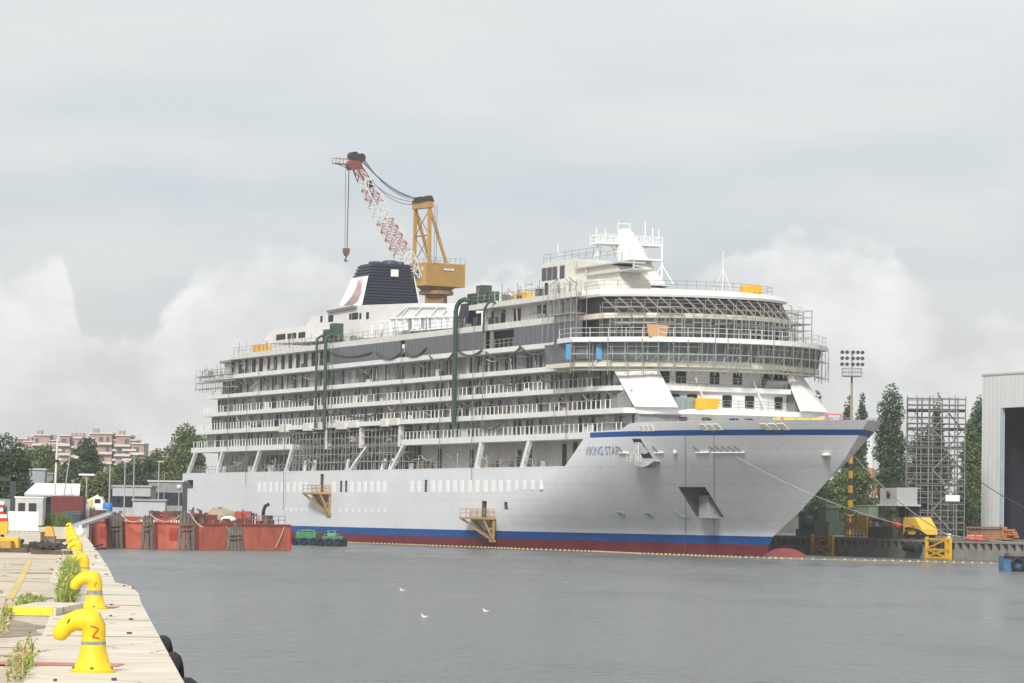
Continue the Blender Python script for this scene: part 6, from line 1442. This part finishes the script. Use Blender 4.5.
dolphin(187, 549, 512, 14, 4, 'bushy timber dolphin left of the pontoon\'s corner, draped with rope', yd(187)); dolphin(236, 551, 523.5, 14, 5, 'square-set timber dolphin right of the pontoon\'s corner, banded with cross timbers', yd(236))
for (a, b, d), wh in zip((((121, 514), (146, 514), .9), ((150, 514), (183, 513), .9), ((190, 513), (203, 527), .3)), ('between the first two timber dolphins by the gangway', 'between the slim timber dolphin and the one at the corner', 'dropping from the corner dolphin to the pontoon')):
    pa = at(*a, yd(a[0])-.5); pb = at(*b, yd(b[0])-.5); solo(MB().tube(sag(pa, pb, d, 10), .07, 5), 'slack_rope', ROPE, 'slack pale rope '+wh, 'rope', 'ropes between the dolphins')
# green workboats beside the hull
def workboat(xa_, xb_, yb, yt, Y, label, big):
    xa, xb = gx(xa_, Y), gx(xb_, Y); L = xb-xa; t3 = thing('workboat', label, 'workboat', ((xa+xb)/2, Y, 0), math.radians(-6), 'green workboats by the hull'); w_ = 1.6 if big else 1.4
    rg = []
    for f, ww, zt in ((-.5, .75, 1.0), (-.35, 1, .85), (.2, 1, .85), (.4, .8, .95), (.5, .3, 1.1)): rg.append([(f*L, -w_*ww, zt), (f*L, -w_*ww*.8, -.3), (f*L, w_*ww*.8, -.3), (f*L, w_*ww, zt)])
    loft(rg).build('hull', mat('boat_blue', (.02, .06, .16), .5, var=.3), t3)
    MB().box(-L*.38, L*.40 if not big else L*.3, -w_*.8, w_*.8, .86, 1.25 if not big else 1.7).build('deckhouse', BGREEN, t3, bevel=.06); MB().box(-L*.2, L*.1, -w_*.5, w_*.5, 1.25 if not big else 1.7, 2.0 if not big else 2.05).build('wheelhouse', mat('boat_teal', (.10, .30, .25), .5) if not big else BGREEN, t3, bevel=.04)
    MB().box(-L*.15, L*.05, -w_*.52, -w_*.48, 1.75, 1.95).build('window', DGLASS, t3)
    for f in (-.42, -.1, .22, .44): MB().tube([(f*L+.38*math.cos(a), -w_-.02, .5+.38*math.sin(a)) for a in [2*math.pi*k/12 for k in range(13)]], .13, 7, False).build('tyre_fender', BLACK, t3, smooth=True)
    mb = MB()
    for f in (-.3, 0., .25): mb.bar((f*L, -w_*.8, 1.2), (f*L, -w_*.8, 1.95 if big else 1.5), .05)
    mb.bar((-.3*L, -w_*.8, 1.95 if big else 1.5), (.25*L, -w_*.8, 1.95 if big else 1.5), .05); mb.build('railing', STEEL, t3)
workboat(294, 324, 545, 535, 470, 'longer green and blue workboat between the pontoon and the hull', True); workboat(320.5, 347.5, 546, 536, 462, 'shorter green workboat with a small teal wheelhouse, nosing right along the hull', False)
# gulls on the water
for x, y, lab in ((402.5, 590, 'white gull on the water, farthest of the three and nearest the ship'), (425, 617, 'white gull swimming low in the picture, left of another'), (486, 611, 'small white gull on the water, rightmost of the three')):
    d = ray(x, y+1.2); k = -HC/d[2]; p = np.array([0, 0, HC])+d*k; t3 = thing('gull', lab, 'gull', (p[0], p[1], 0), 0.3, 'gulls on the water'); t3.scale = (.62, .62, .62)
    mb = MB(); mb.tube([(.24, 0, .08), (.14, 0, .07), (0, 0, .075), (-.12, 0, .08), (-.17, 0, .13), (-.19, 0, .2), (-.2, 0, .25), (-.25, 0, .25)], [.012, .06, .085, .075, .05, .04, .045, .02], 10); mb.build('body', FEATH, t3, smooth=True)
    MB().ellip((.06, 0, .12), (.17, .085, .04), 10, 6).build('wing', mat('gull_grey', (.42, .44, .46), .7), t3, smooth=True); MB().tube([(-.25, 0, .25), (-.31, 0, .235)], [.012, .004], 6).build('beak', YELLOW, t3)
# ---------------------------------------------------------------- far left shore
def pole(kind, label, cat, x, yb, yt, Y, r, m, zb=QZ, lean=0, head=None, group=None):
    X = gx(x, Y); h = zz(x, yt, Y)-zb; t3 = thing(kind, label, cat, (X, Y, zb), 0, group)
    MB().tube([(0, 0, 0), (lean, 0, h)], [r, r*.6], 7).build('pole', m, t3, smooth=True)
    return t3, h
PW = mat('pole_white', (.62, .62, .60), .5, var=.08); PG = mat('pole_grey', (.36, .36, .35), .6, var=.1)
t3, h = pole('flag_mast', 'tall white mast with a cross arm beside the white roofed shed', 'mast', 53.5, 505, 437, 396, .17, PW, lean=.25); MB().bar((-.7, 0, h*.93), (1.2, 0, h*.93), .08).build('cross_arm', PW, t3); MB().lathe([(.3, 0), (.3, .25)], (.2, 0, h*.72), 8).build('collar', DARK, t3)
t3, h = pole('leaning_mast', 'thin grey mast leaning to the right of the tall white one', 'mast', 59.5, 505, 450, 394, .09, PG, lean=1.1); MB().bar((.9, 0, h*.8), (1.6, 0, h*.2), .04).build('stay', CABLE, t3)
t3, h = pole('street_lamp', 'short grey lamp post with a wide flat T-shaped head', 'street lamp', 86, 500, 475, 405, .13, PG); MB().box(-.9, .9, -.25, .25, h-.05, h+.14).build('lamp_head', WHITE, t3); MB().bar((-.6, 0, h-.05), (0, 0, h-.6), .06).build('bracket', PG, t3)
t3, h = pole('lamp_post', 'slim grey post behind the blue drum', 'post', 109, 506, 465, 430, .13, PG); MB().bar((0, 0, h*.62), (1.8, 0, h*.63), .06).build('arm', PG, t3)
for x, yt_, lab in ((124, 462, 'first slim grey lamp pole right of the blue drum\'s post'), (133, 455, 'second and tallest slim grey lamp pole above the pontoon'), (158, 462, 'third slim grey lamp pole, before the big tree at the stern')):
    t3, h = pole('lamp_pole', lab, 'lamp pole', x, 506, yt_, 455, .11, PG, group='lamp poles behind the pontoon'); MB().box(-.15, .5, -.12, .12, h, h+.12).build('lamp_head', PW, t3)
t3, h = pole('lamp_pole', 'short lamp pole with a white globe right by the ship\'s stern', 'lamp pole', 178.5, 507, 489, 470, .1, PG); MB().ellip((0, 0, h+.25), (.35, .35, .35), 12, 8).build('globe', PW, t3, smooth=True)
pole('lamp_pole', 'thin pole rising behind the lettered bulwark of the pontoon', 'lamp pole', 163.5, 506, 474, 458, .07, PG)
def block(name, label, cat, x0, x1, yt_, Y, m, depth, roofm=None, win=0, group=None):
    xa, xb = gx(x0, Y), gx(x1, Y); h = zz((x0+x1)/2, yt_, Y)-QZ; w2 = (xb-xa)/2; t3 = thing(name, label, cat, ((xa+xb)/2, Y, QZ), 0, group)
    MB().box(-w2, w2, 0, depth, 0, h).build('wall', m, t3); MB().box(-w2-.2, w2+.2, -.2, depth+.2, h, h+.25).build('roof', roofm or GREYB, t3)
    for k in range(win): x = -w2+2*w2*(k+.5)/win; MB().box(x-.5, x+.5, -.04, .03, h*.45, h*.75).build('window', DGLASS, t3)
    return t3, w2, h
block('low_workshop', 'low pale grey workshop behind the pontoon', 'workshop', 112, 150, 487, 500, mat('ws_grey', (.40, .41, .40), .8, var=.12), 8, None, 6)
block('brick_workshop', 'grey workshop with a lighter roof right by the ship\'s stern', 'workshop', 148, 182, 482, 520, mat('ws_dark', (.25, .26, .25), .8, var=.15), 8, mat('ws_roof', (.5, .5, .48), .7), 5)
block('storage_container', 'pale grey container just behind the pontoon\'s bulwark', 'container', 133, 165, 501, 440, mat('ct_grey', (.45, .46, .46), .6, var=.1), 2.5, None, 0)
t3, w2, h = block('parked_van', 'grey van roof showing under the dark tree', 'van', 27, 44, 470, 520, mat('van_grey', (.30, .31, .33), .4), 2.2, mat('van_roof', (.45, .46, .48), .4), 3)
block('shore_house', 'grey tiled house behind the white mast', 'house', 28, 52, 474, 560, mat('sh_grey', (.24, .22, .20), .8), 8, mat('sh_roof', (.30, .28, .26), .8), 4)
g = 'trees on the left shore'
tree('broadleaf_tree', 'large dark round tree at the left edge', 2, 432, 510, 62, 425, LEAFD, g, 5200, 31, crown0=.12)
tree('broadleaf_tree', 'grey green tree behind the white mast, left of the darkest crown', 45, 444, 505, 44, 640, LEAFM, g, 3600, 32)
tree('broadleaf_tree', 'darkest round crown in front of the brick apartments', 86, 437, 500, 38, 600, LEAFD, g, 4200, 33, crown0=.15)
tree('broadleaf_tree', 'low yellow green tree behind the T-shaped lamp', 104, 470, 505, 44, 560, LEAFL, g, 3400, 34, crown0=.1)
tree('broadleaf_tree', 'dark low tree standing behind the grey lamp poles', 137, 458, 505, 52, 545, LEAFD, g, 3600, 35, crown0=.25)
tree('broadleaf_tree', 'light green tree between the lamp poles and the stern tree', 156, 448, 505, 36, 640, LEAFL, g, 3400, 36)
tree('broadleaf_tree', 'tall green tree right beside the ship\'s stern', 184, 423, 505, 46, 660, LEAFM, g, 5200, 37, crown0=.12)
tree('broadleaf_tree', 'distant hazy tree below the brick apartments', 122, 462, 505, 40, 760, LEAFM, g, 2600, 38)
tree('broadleaf_tree', 'distant hazy tree left of the white mast', 33, 470, 505, 30, 700, LEAFD, g, 2200, 39)
tree('shrub', 'dark hedge bush under the lamp poles', 120, 484, 508, 44, 530, LEAFD, g, 2200, 40, crown0=.02)
tree('shrub', 'dark hedge bush against the ship\'s stern', 176, 478, 508, 22, 540, LEAFD, g, 1800, 41, crown0=.02)
tree('shrub', 'dark bush below the tall white mast', 62, 478, 508, 34, 520, LEAFD, g, 2200, 42, crown0=.02)
# red brick apartment blocks far behind
def apartments(name, label, x0, x1, Y, prof, ybase):
    """prof: list of (x0,x1,ytop) stepped masses"""
    xc = gx((x0+x1)/2, Y); t3 = thing(name, label, 'apartments', (xc, Y, QZ), 0, 'brick apartment blocks on the skyline')
    rnd = random.Random(int(x0)+5); nwin = 0
    for k, (a, b, yt_) in enumerate(prof):
        xa, xb = gx(a, Y)-xc, gx(b, Y)-xc; h = zz((a+b)/2, yt_, Y)-QZ; y0 = rnd.uniform(0, 3)
        MB().box(xa, xb, y0, y0+14, 0, h).build('wall', BRICK, t3)
        sl = MB(); wn = MB(); z = h-.4
        sl.box(xa-.3, xb+.3, y0-.5, y0+14.3, h, h+.4)
        while z > h-16 and z > 3:
            sl.box(xa-.4, xb+.2, y0-1.2, y0-.003, z-2.9, z-2.2)
            x = xa+.5
            while x < xb-1.2:
                if rnd.random() < .75: wn.box(x, x+rnd.uniform(.9, 1.8), y0-.06, y0+.05, z-2.0, z-.5)
                x += 2.3
            z -= 3.0
        sl.build('balcony', PLASTER, t3)
        if wn.v: wn.build('windows' if False else 'window_row', mat('apt_window', (.10, .10, .11), .3, var=.4), t3)
        if rnd.random() < .6: MB().box(xa+.5, xa+2.2, y0+3, y0+6, h, h+1.8).build('roof_hut', BRICK, t3)
        if rnd.random() < .7: MB().bar(((xa+xb)/2, y0+5, h), ((xa+xb)/2, y0+5, h+rnd.uniform(2, 5)), .15).build('aerial', PG, t3)
apartments('apartment_block', 'left brick apartment block with white balconies on the skyline', 10, 72, 1150, [(12, 24, 439), (22, 36, 442), (32, 48, 435.5), (46, 60, 441), (58, 68, 436), (66, 76, 438)], 500)
apartments('apartment_block', 'right stepped brick apartment block with white balconies on the skyline', 74, 148, 1100, [(74, 92, 438.5), (88, 110, 434), (100, 122, 440.5), (114, 128, 436), (122, 134, 440.5), (130, 142, 444)], 500)
# ================================================================== WATER, LAND, SKY, LIGHT, CAMERA
def water():
    m = bpy.data.materials.new('harbour_water'); m.use_nodes = True; nt = m.node_tree; b = nt.nodes['Principled BSDF']; L = nt.links.new
    b.inputs['Base Color'].default_value = (.095, .105, .103, 1); b.inputs['Roughness'].default_value = .16; b.inputs['IOR'].default_value = 1.33
    tc = nt.nodes.new('ShaderNodeTexCoord')
    def noise(sx, sy, det, rough=.6):
        mp = nt.nodes.new('ShaderNodeMapping'); mp.inputs['Scale'].default_value = (sx, sy, 1); mp.inputs['Rotation'].default_value = (0, 0, .25)
        n = nt.nodes.new('ShaderNodeTexNoise'); n.inputs['Scale'].default_value = 1; n.inputs['Detail'].default_value = det; n.inputs['Roughness'].default_value = rough
        L(tc.outputs['Object'], mp.inputs['Vector']); L(mp.outputs['Vector'], n.inputs['Vector']); return n
    n1 = noise(.9, .55, 5); n2 = noise(.34, .15, 4); n3 = noise(.035, .012, 3)
    b1 = nt.nodes.new('ShaderNodeBump'); b1.inputs['Strength'].default_value = 1.0; b1.inputs['Distance'].default_value = .32
    b2 = nt.nodes.new('ShaderNodeBump'); b2.inputs['Strength'].default_value = .8; b2.inputs['Distance'].default_value = .7
    L(n1.outputs['Fac'], b1.inputs['Height']); L(n2.outputs['Fac'], b2.inputs['Height']); L(b2.outputs['Normal'], b1.inputs['Normal']); L(b1.outputs['Normal'], b.inputs['Normal'])
    r = nt.nodes.new('ShaderNodeMapRange'); r.inputs['From Min'].default_value = .35; r.inputs['From Max'].default_value = .65; r.inputs['To Min'].default_value = .10; r.inputs['To Max'].default_value = .34
    L(n3.outputs['Fac'], r.inputs['Value']); L(r.outputs['Result'], b.inputs['Roughness'])
    cr = nt.nodes.new('ShaderNodeValToRGB'); e = cr.color_ramp.elements; e[0].position = .40; e[0].color = (.062, .072, .074, 1); e[1].position = .58; e[1].color = (.105, .113, .110, 1)
    L(n3.outputs['Fac'], cr.inputs['Fac']); L(cr.outputs['Color'], b.inputs['Base Color'])
    mb = MB(); mb.quad((-1500, -60, 0), (1500, -60, 0), (1500, 2200, 0), (-1500, 2200, 0))
    tag(mb.build('water', m), kind='structure')
water()
# far shore behind the pontoon and stern: one sheet to the horizon
mb = MB(); mb.prism([(-1500, 389, QZ-.01), (-47.5, 389, QZ-.01), (-66, 425, QZ-.01), (-80, 640, QZ-.01), (-20, 660, QZ-.01), (140, 640, QZ-.01), (1500, 640, QZ-.01), (1500, 2150, QZ-.01), (-1500, 2150, QZ-.01)], (0, 0, -3))
tag(mb.build('shore_ground', mat('shore_soil', (.17, .16, .13), .95, var=.3, scale=.1)), kind='structure')
mb = MB(); mb.prism([(-1500, 2, QZ-.01), (-120, 2, QZ-.01), (-120, 389, QZ-.01), (-1500, 389, QZ-.01)], (0, 0, -3)); tag(mb.build('quay_hinterland', CONCQ), kind='structure')

SUN_AZ = math.radians(-15); SUN_EL = math.radians(36)      # sun behind the camera, just over its left shoulder
def sky():
    w = bpy.data.worlds.new('World'); sc.world = w; w.use_nodes = True; nt = w.node_tree; L = nt.links.new
    bg = nt.nodes['Background']; bg.inputs['Strength'].default_value = .080
    st = nt.nodes.new('ShaderNodeTexSky'); st.sky_type = 'NISHITA'; st.sun_disc = False; st.sun_elevation = SUN_EL; st.sun_rotation = math.pi-SUN_AZ; st.dust_density = 2.5
    tc = nt.nodes.new('ShaderNodeTexCoord'); sx = nt.nodes.new('ShaderNodeSeparateXYZ'); L(tc.outputs['Generated'], sx.inputs['Vector'])
    def M(op, a, b=None, c=None, clamp=False):
        n = nt.nodes.new('ShaderNodeMath'); n.operation = op; n.use_clamp = clamp
        for i, v in enumerate((a, b, c)):
            if v is None: continue
            if isinstance(v, (int, float)): n.inputs[i].default_value = v
            else: L(v, n.inputs[i])
        return n.outputs[0]
    X, Y, Z = sx.outputs
    az = M('ARCTAN2', X, Y); el = M('ARCSINE', Z)
    def noise(vec, scale, det, rough=.55):
        n = nt.nodes.new('ShaderNodeTexNoise'); n.inputs['Scale'].default_value = scale; n.inputs['Detail'].default_value = det; n.inputs['Roughness'].default_value = rough; L(vec, n.inputs['Vector']); return n.outputs['Fac']
    cv = nt.nodes.new('ShaderNodeCombineXYZ'); L(az, cv.inputs[0]); L(M('MULTIPLY', el, 1.25), cv.inputs[1])
    c2 = nt.nodes.new('ShaderNodeCombineXYZ'); L(az, c2.inputs[0]); L(M('MULTIPLY', el, 4.2), c2.inputs[1]); c2.inputs[2].default_value = 3.1
    def ramp(v, *stops):
        r = nt.nodes.new('ShaderNodeValToRGB'); e = r.color_ramp.elements
        while len(e) < len(stops): e.new(.5)
        for q, (p, c) in zip(e, stops): q.position = p; q.color = (*c, 1) if isinstance(c, tuple) else (c, c, c, 1)
        L(v, r.inputs['Fac']); return r.outputs['Color']
    def mix(f, a, b):
        n = nt.nodes.new('ShaderNodeMixRGB')
        for i, v in ((0, f), (1, a), (2, b)):
            if isinstance(v, (int, float)): n.inputs[i].default_value = v
            elif isinstance(v, tuple): n.inputs[i].default_value = (*v, 1)
            else: L(v, n.inputs[i])
        return n.outputs[0]
    # high overcast: streaky stratus over the pale blue of the Nishita sky
    stra = ramp(noise(c2.outputs[0], 11, 6, .5), (.36, 0.), (.64, 1.))
    base = mix(stra, (5.2, 5.75, 6.1), (6.4, 6.55, 6.6))
    hi = ramp(M('MULTIPLY', el, 1.0), (.085, 0.), (.145, 1.))
    base = mix(M('MULTIPLY', hi, .65), base, mix(noise(c2.outputs[0], 7, 5), (5.9, 5.95, 5.9), (8.1, 8.05, 7.85)))
    # greyer band near the horizon
    hz = ramp(el, (.0, 1.), (.075, 0.))
    base = mix(M('MULTIPLY', hz, .75), base, (5.5, 5.45, 5.35))
    # cumulus banks: top outline as a function of azimuth, roughened with noise
    azn = M('MULTIPLY_ADD', az, 1/.30, .5, clamp=True)       # -0.15..0.15 rad
    S_ = [(512-x) for x in ()]
    def a2(px): return ((px-512)/F)/.30+.5
    def e2(y): return (512-y)/F/.10
    H = ramp(azn, (a2(0), e2(268)), (a2(60), e2(262)), (a2(85), e2(330)), (a2(150), e2(325)), (a2(195), e2(268)), (a2(265), e2(243)), (a2(335), e2(252)), (a2(390), e2(285)), (a2(470), e2(268)), (a2(540), e2(258)), (a2(620), e2(300)), (a2(690), e2(275)), (a2(735), e2(243)), (a2(800), e2(224)), (a2(868), e2(232)), (a2(915), e2(268)), (a2(960), e2(300)), (a2(1005), e2(296)), (a2(1024), e2(310)))
    nz = noise(cv.outputs[0], 52, 9, .60)
    f = M('SUBTRACT', M('ADD', M('MULTIPLY', H, .10), M('MULTIPLY', M('SUBTRACT', nz, .5), .030)), el)
    cm = ramp(f, (0.0, 0.), (.0022, .95), (.03, .7), (.085, .2))
    shade = noise(cv.outputs[0], 22, 6, .6)
    ccol = mix(ramp(shade, (.38, 0.), (.62, 1.)), (6.1, 6.1, 6.15), (8.7, 8.65, 8.5))
    lit = mix(M('MULTIPLY', cm, .9), base, ccol)
    out = mix(.90, st.outputs['Color'], lit)
    L(out, bg.inputs['Color'])
sky()
sd = bpy.data.lights.new('sun', 'SUN'); sd.energy = 2.45; sd.angle = math.radians(13); sd.color = (1, .97, .93)
so = bpy.data.objects.new('sun', sd); COL.objects.link(so)
dirv = Vector((math.sin(SUN_AZ)*math.cos(SUN_EL), -math.cos(SUN_AZ)*math.cos(SUN_EL), math.sin(SUN_EL)))
so.rotation_euler = dirv.to_track_quat('Z', 'Y').to_euler(); so.location = dirv*300+Vector((0, 400, 0))
cd = bpy.data.cameras.new('camera'); cd.sensor_width = 36; cd.lens = F/W_*36; cd.clip_start = 1; cd.clip_end = 6000
co = bpy.data.objects.new('camera', cd); COL.objects.link(co); sc.camera = co
R3 = Matrix((tuple(rt), tuple(upv), tuple(-fv))).transposed()
co.matrix_world = Matrix.Translation((0, 0, HC)) @ R3.to_4x4()
vs = sc.view_settings; vs.view_transform = 'Standard'; vs.look = 'None'; vs.exposure = EXPO; vs.gamma = 1; vs.use_curve_mapping = False
sc.render.resolution_x = W_; sc.render.resolution_y = H_
sc.render.engine = 'CYCLES'; sc.cycles.use_denoising = True; sc.cycles.max_bounces = 6; sc.cycles.diffuse_bounces = 3; sc.cycles.volume_bounces = 0
# the damp harbour air: one even box of thin haze round the camera and everything built
def haze():
    mb = MB(); mb.box(-1450, 1450, -50, 1300, -3.2, 76); m = bpy.data.materials.new('haze_air'); m.use_nodes = True; nt = m.node_tree
    nt.nodes.remove(nt.nodes['Principled BSDF']); v = nt.nodes.new('ShaderNodeVolumePrincipled'); v.inputs['Density'].default_value = HAZE; v.inputs['Color'].default_value = (.985, .99, 1, 1); v.inputs['Anisotropy'].default_value = .25
    nt.links.new(v.outputs['Volume'], nt.nodes['Material Output'].inputs['Volume'])
    o = mb.build('haze', m); tag(o, kind='stuff')
haze()
